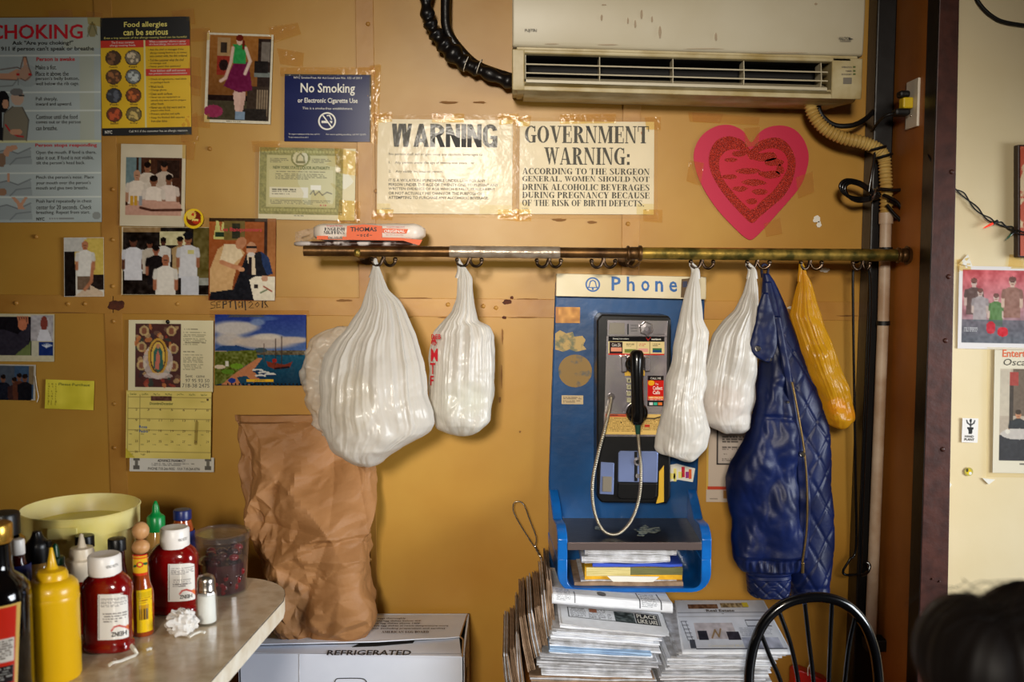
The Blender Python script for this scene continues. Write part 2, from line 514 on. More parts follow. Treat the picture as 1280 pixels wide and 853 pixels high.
# ------------------------------------------------------------------ painted flat print (colour only)
class Sheet:
    """a flat print: a fine grid of vertices carrying colour, lying on the plane y = Y (or on any place given by w)"""
    def __init__(s, x0, y0, x1, y1, Y=-0.006, rot=0.0, base=(230, 228, 215), step=1.0, curl=0.0015, place=None, seed=0):
        s.x0, s.y0, s.x1, s.y1, s.Y, s.rot, s.curl = x0, y0, x1, y1, Y, R(rot), curl
        s.nx = max(2, int((x1 - x0) / step) + 1); s.ny = max(2, int((y1 - y0) / step) + 1)
        gx, gy = np.meshgrid(np.linspace(x0, x1, s.nx), np.linspace(y0, y1, s.ny))
        s.X, s.Z = gx, gy
        s.C = np.ones((s.ny, s.nx, 3)) * np.array(base, float)
        s.place = place
        s.seed = seed or int(x0 * 7 + y0 * 13) % 997
        s.tx = {}
        s.rng = np.random.default_rng(s.seed)
    def w(s, px, py, lift=0.0):
        dx, dy = px - (s.x0 + s.x1) / 2, py - (s.y0 + s.y1) / 2
        c, n = math.cos(s.rot), math.sin(s.rot)
        qx, qy = (s.x0 + s.x1) / 2 + dx * c - dy * n, (s.y0 + s.y1) / 2 + dx * n + dy * c
        k = s.seed
        lift2 = s.curl * (1 + 0.5 * math.sin(px * .045 + k) + 0.5 * math.cos(py * .05 + k * 2) * math.sin(px * .02 + k))
        if s.place: return s.place(qx, qy, lift + lift2)
        return P(qx, qy, s.Y - lift - lift2)
    def put(s, m, col, a=1.0):
        m = np.asarray(m, float)[..., None] * a
        s.C = s.C * (1 - m) + np.array(col, float) * m
    def rect(s, x0, y0, x1, y1, col, a=1.0): s.put((s.X >= x0) & (s.X <= x1) & (s.Z >= y0) & (s.Z <= y1), col, a); return s
    def ell(s, cx, cy, rx, ry, col, a=1.0, soft=0.0, rot=0.0):
        c, n = math.cos(R(rot)), math.sin(R(rot))
        u = (s.X - cx) * c + (s.Z - cy) * n; v = -(s.X - cx) * n + (s.Z - cy) * c
        d = np.sqrt((u / rx) ** 2 + (v / ry) ** 2)
        s.put(np.clip((1 - d) / soft + .5, 0, 1) if soft else d <= 1, col, a); return s
    def poly(s, pts, col, a=1.0):
        ins = np.zeros(s.X.shape, bool)
        n = len(pts)
        for i in range(n):
            (xa, ya), (xb, yb) = pts[i], pts[(i + 1) % n]
            if ya == yb: continue
            c = ((ya > s.Z) != (yb > s.Z)) & (s.X < (xb - xa) * (s.Z - ya) / (yb - ya) + xa)
            ins ^= c
        s.put(ins, col, a); return s
    def line(s, pts, wd, col, a=1.0):
        for (xa, ya), (xb, yb) in zip(pts[:-1], pts[1:]):
            dx, dy = xb - xa, yb - ya
            L = max(dx * dx + dy * dy, 1e-9)
            t = np.clip(((s.X - xa) * dx + (s.Z - ya) * dy) / L, 0, 1)
            d = np.hypot(s.X - xa - t * dx, s.Z - ya - t * dy)
            s.put(np.clip(wd / 2 - d + .5, 0, 1), col, a)
        return s
    def grad(s, x0, y0, x1, y1, c1, c2, horiz=False):
        m = (s.X >= x0) & (s.X <= x1) & (s.Z >= y0) & (s.Z <= y1)
        t = ((s.X - x0) / (x1 - x0) if horiz else (s.Z - y0) / (y1 - y0))[..., None]
        s.C = np.where(m[..., None], np.array(c1, float) * (1 - t) + np.array(c2, float) * t, s.C); return s
    def noise(s, amp, scale=6.0, box=None, tint=(1, 1, 1), blotch=0):
        h, w = s.X.shape
        sh = (max(2, int((s.y1 - s.y0) / scale) + 2), max(2, int((s.x1 - s.x0) / scale) + 2))
        g = s.rng.random(sh)
        yy = (s.Z - s.y0) / (s.y1 - s.y0) * (sh[0] - 1.001); xx = (s.X - s.x0) / (s.x1 - s.x0) * (sh[1] - 1.001)
        i, j = yy.astype(int), xx.astype(int); fy, fx = yy - i, xx - j
        v = (g[i, j] * (1 - fx) + g[i, j + 1] * fx) * (1 - fy) + (g[i + 1, j] * (1 - fx) + g[i + 1, j + 1] * fx) * fy
        v = (v - .5) * 2 * amp
        if blotch: v = np.where(v > amp * blotch, v, 0)
        if box: v = v * ((s.X >= box[0]) & (s.X <= box[2]) & (s.Z >= box[1]) & (s.Z <= box[3]))
        s.C = np.clip(s.C + v[..., None] * np.array(tint), 0, 255); return s
    def lines(s, x0, y0, x1, y1, n, col, a=.75, gap=.1, wd=.45):
        """rows of print too small to read"""
        p = (y1 - y0) / n
        for k in range(n):
            y = y0 + k * p
            e = x1 - (x1 - x0) * s.rng.random() * gap - (0 if k < n - 1 else (x1 - x0) * .3)
            m = (s.X >= x0) & (s.X <= e) & (s.Z >= y) & (s.Z <= y + p * wd)
            g = s.rng.random(s.X.shape[1])[None, :] > .22
            s.put(m & g, col, a)
        return s
    def person(s, cx, hy, r, shirt, skin=(190, 130, 95), hair=(30, 20, 15), sw=2.2, h=8, arms=True):
        """a small printed figure: head, neck, shoulders, arms"""
        s.poly([(cx - r * .5, hy), (cx + r * .5, hy), (cx + r * .6, hy + r * 1.8), (cx - r * .6, hy + r * 1.8)], skin)
        s.poly([(cx - r * .7, hy + r * 1.35), (cx + r * .7, hy + r * 1.35), (cx + r * sw, hy + r * 2.1), (cx + r * (sw - .1), hy + r * h), (cx - r * (sw - .1), hy + r * h), (cx - r * sw, hy + r * 2.1)], shirt)
        if arms:
            for q in (-1, 1):
                s.line([(cx + q * r * (sw + .1), hy + r * 3.6), (cx + q * r * (sw + .1), hy + r * 6.2)], r * .8, skin)
                s.line([(cx + q * r * (sw - .1), hy + r * 2.4), (cx + q * r * (sw + .1), hy + r * 3.8)], r * 1.0, tuple(x * .93 for x in shirt))
        s.ell(cx, hy, r * .85, r * 1.15, skin)
        if hair: s.ell(cx, hy - r * .55, r * .9, r * .75, hair)
        s.rect(cx - r * .45, hy + r * .0, cx + r * .45, hy + r * .22, (60, 35, 25), .6)
        s.rect(cx - r * .25, hy + r * .6, cx + r * .25, hy + r * .75, (120, 50, 45), .7)
        return s
    def text(s, t, box, col='ink', bold=0.0, srf=False, shear=0.0):
        mb = s.tx.setdefault(col, MB())
        g = serif(t) if srf is True else block(t) if srf else sans(t, bold)
        put_text(mb, g, box, lambda x, y: s.w(x, y, .0007), 0, shear)
        return s
    def build(s, name, m='print', parent=None, back=True):
        mb = MB()
        rows = [[s.w(s.X[i, j], s.Z[i, j]) for j in range(s.nx)] for i in range(s.ny)]
        mb.grid(rows)
        o = mb.build(name, m, parent, smooth=180)
        me = o.data
        at = me.color_attributes.new('Col', 'FLOAT_COLOR', 'POINT')
        c = s.C / 255
        c = np.where(c <= .04045, c / 12.92, ((c + .055) / 1.055) ** 2.4)
        buf = np.ones((s.nx * s.ny, 4)); buf[:, :3] = c.reshape(-1, 3)
        at.data.foreach_set('color', buf.ravel())
        for k, t in s.tx.items():
            if t.f: t.build('lettering', k, o, smooth=0)
        return o

def tape(parent, quads, Y, name='tape', m='clear_tape'):
    """strips of crinkled clear film; each quad four pixel corners"""
    for q in quads:
        mb = MB()
        n = 9
        rows = []
        k = q[0][0] * .37 + q[0][1]
        for i in range(n):
            row = []
            for j in range(n):
                u, v = i / (n - 1), j / (n - 1)
                x = (q[0][0] * (1 - v) + q[1][0] * v) * (1 - u) + (q[3][0] * (1 - v) + q[2][0] * v) * u
                y = (q[0][1] * (1 - v) + q[1][1] * v) * (1 - u) + (q[3][1] * (1 - v) + q[2][1] * v) * u
                row.append(P(x, y, Y - .0012 - .0022 * abs(noise.noise(Vector((x * .21 + k, y * .21, k))))))
            rows.append(row)
        mb.grid(rows)
        mb.build(name, m, parent, smooth=180)
# ------------------------------------------------------------------ material set
mat('ochre_paint', (192, 147, 62), .40, var=.16, vs=2.2, bump=.25, bs=14, col2=(172, 120, 36), lo=.3, hi=.7, rvar=.08)
mat('ochre_batten', (190, 140, 62), .38, var=.2, vs=5, bump=.3, bs=22, col2=(165, 112, 42))
mat('dark_paint', (176, 108, 40), .5, bump=.3, bs=20, col2=(150, 86, 26), vs=4)
mat('cream_paint', (236, 220, 182), .5, bump=.25, bs=30, col2=(226, 206, 160), vs=2.5, lo=.3, hi=.7)
mat('brown_gloss', (78, 40, 30), .45, bump=.5, bs=45, col2=(58, 28, 20), vs=30)
mat('black_paint', (14, 11, 10), .35, bump=.4, bs=25)
mat('floor_tile', (60, 46, 36), .5, var=.3, vs=3)
mat('ceiling_paint', (120, 96, 60), .8)
mat('room_paint', (84, 56, 28), .7, var=.2, vs=2)
mat('rust', (92, 42, 16), .8, col2=(60, 26, 10), vs=60)
mat('grime', (132, 88, 34), .7)
mat('print', (200, 200, 200), .42)
matcol('print', .42)
matcol('print_glossy', .16, coat=.25)
matcol('newsprint', .75)
mat('ink', (24, 22, 20), .55)
mat('ink_grey', (88, 84, 76), .6)
mat('ink_brown', (95, 70, 34), .6)
mat('ink_white', (236, 232, 220), .5)
mat('ink_yellow', (240, 226, 120), .5)
mat('ink_red', (205, 22, 40), .5)
mat('ink_blue', (22, 92, 160), .45)
mat('ink_navy', (28, 36, 70), .5)
mat('ink_green', (80, 96, 40), .5)
mat('ink_orange', (226, 92, 30), .5)
mat('ink_purple', (150, 40, 130), .5)
film('clear_tape', .06, (250, 236, 196), .9, 60, .4)
film('clear_film', .05, (252, 248, 236), .5, 30, .085)
film('wrap_film', .22, (250, 244, 236), .8, 70, 1.5)
mat('paper_white', (232, 228, 216), .7)
mat('paper_scrap', (236, 232, 220), .7, bump=.5, bs=200)
mat('ac_plastic', (200, 190, 164), .38, col2=(182, 168, 134), vs=3.0, lo=.2, hi=.6)
mat('ac_yellowed', (196, 182, 142), .4, col2=(160, 136, 80), vs=9, lo=.35, hi=.6)
mat('ac_dark', (18, 14, 10), .7)
mat('ac_grey', (120, 112, 98), .4)
mat('brass', (172, 140, 62), .4, metal=.7, col2=(84, 76, 32), vs=26, lo=.4, hi=.62, bump=.3, bs=80, rvar=.1)
mat('brass_dark', (112, 80, 42), .4, metal=.7, col2=(62, 40, 20), vs=18, bump=.3, bs=80)
mat('duct_tape', (164, 150, 134), .3, metal=.3, bump=1.0, bs=60, col2=(130, 112, 92), vs=40)
mat('hook_metal', (104, 86, 70), .28, metal=.95, col2=(50, 38, 28), vs=60)
mat('black_rubber', (12, 11, 11), .5, bump=.6, bs=60)
mat('black_gloss', (10, 10, 11), .22, coat=.4)
mat('black_tape', (16, 13, 13), .35, bump=.9, bs=40)
mat('hose_cream', (206, 176, 104), .45, col2=(180, 144, 74), vs=12)
mat('pipe_white', (204, 184, 160), .45, col2=(168, 138, 110), vs=10)
mat('outlet_plastic', (226, 216, 196), .35)
mat('yellow_plug', (222, 190, 30), .45)
mat('bulb_red', (220, 60, 40), .25, trans=.3, emis=0.6)
mat('bulb_green', (20, 90, 50), .25, trans=.3)
mat('card_pink', (196, 4, 60), .5)
mat('blue_steel', (4, 74, 130), .34, col2=(3, 58, 106), vs=7, bump=.3, bs=40, coat=.2)
mat('blue_bright', (16, 104, 186), .28, col2=(12, 84, 156), vs=12, coat=.3)
mat('header_cream', (228, 216, 184), .4, col2=(216, 200, 160), vs=6)
mat('shelf_black', (20, 17, 17), .32, bump=.3, bs=30)
mat('shelf_steel', (128, 112, 108), .35, metal=.7)
mat('phone_black', (12, 12, 13), .3, bump=.15, bs=30)
mat('chrome', (220, 214, 212), .2, metal=.85, col2=(176, 168, 178), vs=16, bump=.12, bs=10, rvar=.05)
mat('chrome_sky_tint', (150, 168, 220), .22, metal=.6, bump=.12, bs=9)  # chrome with the bluish daylight reflection mixed into its colour
mat('key_metal', (190, 184, 150), .3, metal=.6)
mat('green_plastic', (20, 66, 52), .4)
mat('armored', (196, 186, 166), .28, metal=.85)
mat('yellow_paint', (206, 160, 30), .5)
mat('bag_white', (224, 219, 210), .27, translucent=.30, clear=.10, bump=.25, bs=36)
mat('bag_thin', (236, 230, 218), .22, translucent=.3, clear=.48, bump=.6, bs=46)
mat('bag_yellow', (232, 176, 36), .24, translucent=.5, clear=.26, bump=.4, bs=40)
mat('kraft', (166, 118, 72), .62, col2=(148, 102, 58), vs=6, bump=.4, bs=90)
mat('carton', (232, 238, 250), .6, col2=(220, 226, 240), vs=5)
mat('carton_raw', (176, 136, 88), .8)
mat('carton_dark', (24, 18, 14), .9)
mat('navy_nylon', (11, 26, 72), .42, col2=(7, 16, 50), vs=9, bump=.25, bs=90, spec=.3)
mat('navy_lining', (14, 20, 52), .5, bump=.3, bs=90)
mat('snap_metal', (212, 206, 196), .2, metal=1.0)
mat('zip_brass', (120, 96, 56), .35, metal=.9)
mat('laminate', (212, 194, 166), .2, col2=(190, 168, 138), vs=26, lo=.38, hi=.6, coat=.2)
mat('laminate_edge', (246, 236, 214), .35, col2=(228, 212, 182), vs=30)
mat('dark_line', (40, 24, 16), .5)
mat('ketchup', (122, 8, 8), .16, coat=.5, spec=.6)
mat('cap_white', (238, 232, 224), .35)
mat('mustard', (226, 176, 12), .3, coat=.1)
mat('sauce_brown', (150, 62, 20), .12, coat=.5)
mat('sauce_dark', (58, 14, 8), .15, coat=.4)
mat('soy_glass', (9, 7, 7), .1, coat=.6)
mat('gold_cap', (206, 158, 66), .25, metal=.8)
mat('black_cap', (12, 11, 12), .35)
mat('green_cap', (10, 130, 60), .3)
mat('green_dark', (8, 66, 40), .3)
mat('blue_cap', (20, 32, 92), .35)
mat('wood_ball', (206, 156, 104), .45, col2=(186, 134, 82), vs=40)
mat('pale_liquid', (170, 128, 66), .14, coat=.5)
mat('squeeze_pale', (226, 210, 184), .35)
mat('bucket_plastic', (252, 240, 176), .35, translucent=.2, col2=(246, 228, 130), vs=9)
mat('bucket_liquid', (226, 210, 90), .1)
film('clear_plastic', .02, (246, 242, 238), .05, 20, 1.3)
film('glass', .02, (250, 252, 250), .03, 20, 2.0)
mat('beet', (52, 6, 16), .12, coat=.5)
mat('beet_red', (110, 14, 22), .14, coat=.5)
mat('salt', (240, 238, 234), .6)
mat('steel', (176, 168, 158), .25, metal=.95)
mat('tissue', (240, 236, 230), .8, translucent=.2)
mat('newspaper', (246, 248, 252), .8, col2=(230, 232, 238), vs=30)
mat('newspaper_grey', (214, 214, 218), .8, col2=(170, 168, 168), vs=40)
mat('newspaper_blue', (176, 206, 236), .7, col2=(140, 170, 206), vs=20)
mat('newspaper_tan', (166, 138, 112), .85, col2=(132, 106, 82), vs=40)  # tan of aged paper, darkened further for the shade beside the stack
mat('phonebook', (232, 178, 30), .6, col2=(214, 158, 20), vs=60)
mat('phonebook_pages', (226, 212, 150), .8, stretch=(4, 4, 260), col2=(186, 168, 96), vs=6)
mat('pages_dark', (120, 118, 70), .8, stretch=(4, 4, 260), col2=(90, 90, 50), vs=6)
mat('mag_blue', (60, 86, 190), .4)
mat('chair_black', (9, 9, 11), .18, coat=.5)
mat('hair', (14, 8, 7), .6, spec=.35)
mat('skin', (186, 130, 100), .5)
mat('shirt', (34, 34, 44), .8)
mat('denim', (40, 52, 80), .8)
mat('red_plastic', (190, 26, 16), .4)
mat('string_white', (226, 220, 205), .6)
mat('seat_vinyl', (30, 10, 10), .4)
mat('frame_red', (190, 78, 46), .4, col2=(216, 190, 150), vs=26, lo=.45, hi=.5)
mat('frame_dark', (52, 24, 16), .4)
mat('muffin_white', (236, 222, 206), .3)
mat('window_glow', (235, 240, 250), .5)

# ------------------------------------------------------------------ the setting
XC = 1.060        # the corner where the back wall meets the pier
YF = -0.29        # the face of the right hand wall
def wslab(name, m, *b):
    return struct(MB().box(*b).build(name, m, smooth=0))
wb = wslab('wall_back', 'grime', -2.6, XC, .004, .12, 0, 2.75)
ws = wslab('wall_side', 'dark_paint', XC, XC + .1, YF + .001, .12, 0, 2.75)
wr = wslab('wall_right', 'cream_paint', P(1184, 426, YF)[0] + .0, 3.2, YF, YF + .12, 0, 2.75)
wslab('floor', 'floor_tile', -2.6, 3.2, -5.6, .12, -.06, 0)
wslab('ceiling', 'ceiling_paint', -2.6, 3.2, -5.6, .12, 2.75, 2.81)
wslab('wall_left', 'room_paint', -2.7, -2.6, -5.6, .12, 0, 2.75)
mb = MB()
mb.box(-2.6, 3.2, -5.7, -5.6, 0, 2.1); mb.box(-2.6, 3.2, -5.7, -5.6, 2.7, 2.75); mb.box(-2.6, -.76, -5.7, -5.6, 2.1, 2.7); mb.box(-.08, 3.2, -5.7, -5.6, 2.1, 2.7)
struct(mb.build('wall_front', 'room_paint', smooth=0))
mb = MB()
mb.box(3.2, 3.3, -5.6, -2.95, 0, 2.75); mb.box(3.2, 3.3, -1.15, .12, 0, 2.75); mb.box(3.2, 3.3, -2.95, -1.15, 0, .65); mb.box(3.2, 3.3, -2.95, -1.15, 2.05, 2.75)
struct(mb.build('wall_far_right', 'room_paint', smooth=0))
def window(name, horiz, a0, a1, z0, z1, c):
    mb = MB()
    for lo_, hi_ in ((a0, a0 + .06), (a1 - .06, a1), ((a0 + a1) / 2 - .03, (a0 + a1) / 2 + .03)):
        mb.box(*((lo_, hi_, c, c + .05) if horiz else (c, c + .05, lo_, hi_)), z0, z1)
    for lo_, hi_ in ((z0, z0 + .06), (z1 - .06, z1), (z0 + (z1 - z0) * .62, z0 + (z1 - z0) * .62 + .05)):
        mb.box(*((a0, a1, c, c + .05) if horiz else (c, c + .05, a0, a1)), lo_, hi_)
    struct(mb.build(name, 'frame_dark', smooth=0))
window('window_1', True, -.76, -.08, 2.1, 2.7, -5.66)
window('window_2', False, -2.95, -1.15, .65, 2.05, 3.22)
# added shade beam, then ledges the box and the papers stand on, just under the frame
struct(MB().box(2.1, 2.22, -5.6, .004, 1.74, 2.75).build('shade_beam', 'room_paint', smooth=0))  # unseen beam added to shade the top of the right hand wall
struct(MB().box(-1.3, .0, -.62, -.004, 0, .215).build('trim_1', 'dark_paint', smooth=0, bevel=.005))
struct(MB().box(-.005, .655, -.47, -.004, 0, .46).build('trim_2', 'dark_paint', smooth=0, bevel=.005))

# metal sheets of the back wall and the strips over their joints
def hline(x, lo_=True):      # the tilted cross strip
    return (368.5 + x * .0085) if lo_ else (391 + x * .0095)
seams_up = [-520, -170, 141, 460, 787.5, 1150]
seams_dn = [-520, -170, 141, 463, 790, 1150]
def wpoly(pts, Y0, Y1, name, m, bevel=.0008):
    return MB().prism(pts, Y0, Y1).build(name, m, wb, smooth=0, bevel=bevel)
XR = 1108
for sl, top in ((seams_up, True), (seams_dn, False)):
    for a, b in zip(sl[:-1], sl[1:]):
        a2, b2 = max(a, -560) + 2, b - 2
        sh = lambda x, y: x - (x - 640) * (y - 380) / 14600
        if top:
            q = [(sh(a2, -220), -220), (sh(b2, -220), -220), (sh(b2, hline(b)), hline(b) + 6), (sh(a2, hline(a)), hline(a) + 6)]
        else:
            q = [(sh(a2, hline(a, 0)), hline(a, 0) - 6), (sh(b2, hline(b, 0)), hline(b, 0) - 6), (sh(b2, 1290), 1290), (sh(a2, 1290), 1290)]
        q = [(min(x, XR + 2), y) for x, y in q]
        wpoly(q, 0.0, .004, 'panel', 'ochre_paint')
bw = 11
for sl, top in ((seams_up[1:-1], True), (seams_dn[1:-1], False)):
    for a in sl:
        ya, yb = (-220, hline(a) + 1) if top else (hline(a, 0) - 1, 1290)
        ww = bw if (top or a < 200) else 4
        q = [(x - (x - 640) * (y - 380) / 14600, y) for x, y in ((a - ww, ya), (a + ww, ya), (a + ww, yb), (a - ww, yb))]
        wpoly(q, -.0028, .0, 'batten', 'ochre_batten', .0012)
xs = [-560, 141, 463, 790, XR]
for a, b in zip(xs[:-1], xs[1:]):
    wpoly([(a + .6, hline(a)), (b - .6, hline(b)), (b - .6, hline(b, 0)), (a + .6, hline(a, 0))], -.003, .0, 'batten', 'ochre_batten', .0012)
mb = MB()
for x, y in [(85, 380), (106, 380), (222, 380), (141, 358), (142, 402), (20, 379), (143, 505), (143, 560), (262, 186), (450, 400), (141, 237), (470, 239), (560, 381), (604, 383), (462, 645), (462, 700), (780, 384), (141, 300), (141, 30), (460, 30), (460, 120), (1105, 392), (620, 385), (785, 280), (45, 296), (300, 381)]:
    c = P(x, y, -.003)
    rings = [[(c[0] + r_ * math.cos(q), c[1] - d, c[2] + r_ * math.sin(q)) for q in [math.pi * k / 5 for k in range(10)]] for r_, d in ((.0065, 0), (.006, .002), (.004, .0036), (.001, .0042))]
    mb.loft(rings)
tag(mb.build('screws', 'ochre_batten', wb, smooth=60), None, None, kind='stuff')
# rust and old stains with a shape of their own
def blob(x, y, rx, ry, m, name, n=18, Y=-.0034, k=0):
    pts = []
    for i in range(n):
        q = 2 * math.pi * i / n
        f = 1 + .45 * noise.noise(Vector((math.cos(q) * 1.7 + x, math.sin(q) * 1.7 + y, k)))
        pts.append((x + rx * f * math.cos(q), y + ry * f * math.sin(q)))
    mb = MB(); mb.add([P(a, b, Y) for a, b in pts], [tuple(range(n))])
    return mb.build(name, m, wb, smooth=0)
blob(146, 382, 11, 6, 'rust', 'rust_patch')
for k, (x, y, a, b) in enumerate([(634, 378, 6, 3), (630, 397, 3, 2), (640, 372, 2, 2), (628, 420, 1.2, 9), (627, 470, 1, 14), (560, 397, 14, .9), (520, 373, 22, .8), (655, 397, 16, .8), (660, 374, 14, .8), (700, 275, 9, 2), (740, 278, 6, 1.6), (430, 376, 9, 1.5), (500, 397, 14, .8), (80, 391, 30, .6), (840, 128, 20, 1.6), (560, 128, 12, 1.6), (1060, 395, 14, 1), (920, 125, 30, 1.6), (625, 500, 1.2, 4), (650, 540, 1.3, 1.3), (600, 128, 8, 1.2)]):
    blob(x, y, a, b, 'rust' if k < 3 else 'grime', 'stain', k=k)
for x, y, a, b in [(1021, 274, 5, 4), (1024, 281, 3, 4), (1046, 500, 3, 5), (990, 385, 6, 2), (1031, 338, 6, 3)]:
    blob(x, y, a, b, 'paper_scrap', 'paint_chip', k=3)

# pier: brown riveted corner strip standing proud of the wall, its left face black
YPR = YF - .055
pr_pts = [(XC, 2.75), (P(1199.5, 0, YPR)[0], 2.75), (P(1199.5, 0, YPR)[0], P(0, 0, YPR)[2]), (P(1183, 853, YPR)[0], P(0, 853, YPR)[2]), (P(1183, 853, YPR)[0], 0), (XC, 0)]
pier = struct(MB().prism(pr_pts, YPR, YF + .002, px=False).build('trim_3', 'brown_gloss', smooth=0, bevel=.002))
MB().box(XC - .0015, XC, YPR + .001, YF + .012, 0, 2.75).build('black_edge', 'black_paint', pier, smooth=0)
mb = MB()
for x, y in ((1186, 346), (1182, 426), (1178.5, 562), (1190, 215), (1165, 724), (1174, 727)):
    c = P(x, y, YPR)
    mb.ball(c, .0065 if y < 700 else .003, 10, ry=.004)
mb.build('rivets', 'brown_gloss', pier, smooth=60)['kind'] = 'stuff'
# ------------------------------------------------------------------ prints on the wall
def sheet_thing(name, label, cat, sh, m='print', group=None):
    o = sh.build(name, m)
    return tag(o, label, cat, group)

# choking poster, two halves of one sheet
s = Sheet(-48, 22, 126.5, 278, -.006, -.3, base=(176, 186, 182))
s.noise(10, 30).rect(80, 22, 126.5, 60, (196, 190, 140), .25).rect(100, 60, 118, 180, (190, 180, 120), .22)
for y in (69, 115, 138, 177, 216, 246): s.rect(-48, y, 126, y + 1, (212, 218, 208))
s.rect(-48, 176, 126.5, 178.4, (216, 214, 160))
s.poly([(-10, 90), (10, 92), (22, 86), (30, 90), (30, 99), (6, 100), (-10, 98)], (206, 152, 118)); s.ell(32, 92, 8, 9, (206, 152, 118)); s.poly([(29, 86), (30, 71), (33, 71), (35, 86)], (206, 152, 118))
s.line([(26, 85), (30, 71), (33, 71), (37, 86), (40, 94), (32, 101), (26, 98)], 1.1, (90, 60, 50)); s.line([(0, 87), (22, 84), (26, 86)], 1, (90, 60, 50)); s.line([(0, 99), (22, 100)], 1, (90, 60, 50))
s.ell(35, 95, 14, 14, (130, 138, 138), .25)
s.line([(0, 108), (16, 107), (23, 98), (23, 106)], 1, (110, 112, 108))
s.rect(21, 92, 25, 94, (190, 40, 40)); s.rect(36, 92, 40, 94, (190, 40, 40))
s.ell(4, 127, 8, 14, (20, 18, 22)).ell(7, 130, 4, 6, (206, 152, 118)).ell(22, 122, 8, 10, (206, 172, 146)).ell(21, 115, 8, 5, (120, 118, 114)).rect(24, 119, 31, 120.5, (50, 50, 50))
s.poly([(3, 176), (5, 142), (16, 133), (28, 134), (36, 150), (33, 176)], (132, 124, 104)); s.line([(16, 133), (5, 142), (3, 176)], 1, (70, 64, 56)); s.line([(28, 134), (36, 150), (33, 176)], 1, (70, 64, 56))
s.poly([(-10, 176), (-8, 140), (2, 138), (4, 176)], (24, 22, 28)); s.line([(7, 156), (14, 166), (22, 170), (29, 171)], 1.8, (196, 30, 40)); s.ell(20, 165, 8, 4, (206, 152, 118))
for y0 in (178, 217, 247):
    s.poly([(-10, y0 + 12), (8, y0 + 9), (22, y0 + 14), (38, y0 + 8), (40, y0 + 28), (-10, y0 + 28)], (158, 166, 164)); s.line([(-5, y0 + 12), (8, y0 + 9), (22, y0 + 14), (38, y0 + 7)], 1, (96, 100, 100)); s.line([(12, y0 + 28), (20, y0 + 20), (38, y0 + 18)], 1, (110, 116, 116))
s.poly([(4, 190), (8, 183), (20, 181), (22, 186), (12, 190), (10, 196), (3, 196)], (206, 152, 118)).rect(9, 217, 12, 227, (206, 152, 118)).ell(3, 240, 5, 5, (160, 120, 90)).ell(2, 200, 5, 9, (140, 110, 86))
s.poly([(14, 247), (19, 247), (25, 254), (30, 247), (34, 247), (28, 257), (31, 262), (22, 262), (21, 256)], (206, 152, 118))
s.text('CHOKING', (-12, 30.5, 104, 49), 'ink_red', .035)
s.ell(116, 38, 6, 9, (150, 140, 96)); s.line([(110, 46), (116, 28), (122, 44)], 1, (90, 90, 60))
s.text('Ask "Are you choking?"', (16, 51, 92, 57.5), 'ink', .012); s.text('911 if person can\'t speak or breathe', (2, 58, 118, 65), 'ink', .012)
s.text('Person is awake', (46, 71.5, 94, 76.5), 'ink_red', .02)
for t, x1, y in (('Make a fist.', 71, 82), ('Place it above the', 86, 90), ("person's belly button,", 99, 96.5), ('well below the rib cage.', 99, 103), ('Pull sharply,', 72, 122), ('inward and upward.', 90, 128.5), ('Continue until the food', 97, 144), ('comes out or the person', 101, 151), ('can breathe.', 72, 158)):
    s.text(t, (45, y - .5, x1, y + 5), 'ink')
s.text('Person stops responding', (44, 179.5, 121, 185), 'ink_red', .02)
for t, x1, y in (('Open the mouth. If food is there,', 120, 189), ('take it out. If food is not visible,', 117, 195.5), ("tilt the person's head back.", 106, 202), ("Pinch the person's nose. Place", 117, 220), ("your mouth over the person's", 113, 227), ('mouth and give two breaths.', 110, 233.5), ('Push hard repeatedly in chest', 114, 250), ('center for 20 seconds. Check', 114, 257), ('breathing. Repeat from start.', 112, 264)):
    s.text(t, (45, y - .5, x1, y + 5), 'ink')
s.text('NYC', (45, 272, 55, 276), 'ink', .05); s.ell(120, 270, 5, 5, (140, 144, 138)); s.lines(60, 273, 112, 275.5, 1, (120, 120, 116))
o = sheet_thing('choking_poster', 'pale grey first aid poster headed CHOKING in red, cut off by the left edge', 'poster', s)
tape(o, [[(108, 14), (128, 16), (127, 34), (110, 30)], [(60, 14), (90, 12), (92, 26), (64, 26)]], -.006)

s = Sheet(126.5, 21.5, 238, 169, -.0068, -1.0, base=(232, 186, 30))
s.noise(8, 30).rect(126, 20, 239, 50, (22, 22, 24)).rect(126, 159, 239, 171, (22, 22, 24)).rect(126, 50, 181, 59, (206, 50, 34)).rect(182, 50, 239, 58, (206, 50, 34)).rect(182, 86, 239, 95, (206, 50, 34)).rect(180.6, 50, 182, 159, (226, 216, 150))
fc = [(140, 96, 60), (226, 206, 170), (168, 108, 62), (206, 212, 206), (96, 100, 110), (212, 110, 50), (206, 90, 46), (220, 190, 110)]
for k in range(8):
    cx, cy = 142 + (k % 2) * 24.5, 72 + (k // 2) * 23.5
    s.ell(cx, cy, 10, 9.6, (40, 22, 14)); s.ell(cx, cy, 9, 8.6, tuple(x * .55 for x in fc[k]))
    for q in range(9):
        s.ell(cx + rnd.uniform(-5.5, 5.5), cy + rnd.uniform(-5.5, 5.5), rnd.uniform(1.2, 3.2), rnd.uniform(1.2, 2.6), fc[k], .85, rot=rnd.uniform(0, 90))
    s.text(['Peanuts', 'Eggs', 'Tree Nuts', 'Milk', 'Fish', 'Wheat', 'Shellfish', 'Soy'][k], (cx - 5, cy + 10, cx + 5, cy + 12.4), 'ink')
s.text('Food allergies', (156, 27, 210, 35.5), 'ink_yellow', .03); s.text('can be serious', (155, 36, 211, 44), 'ink_yellow', .03)
s.text('Even a tiny amount of the allergy-causing food can be harmful', (131, 45.6, 234, 48.8), 'ink_yellow')
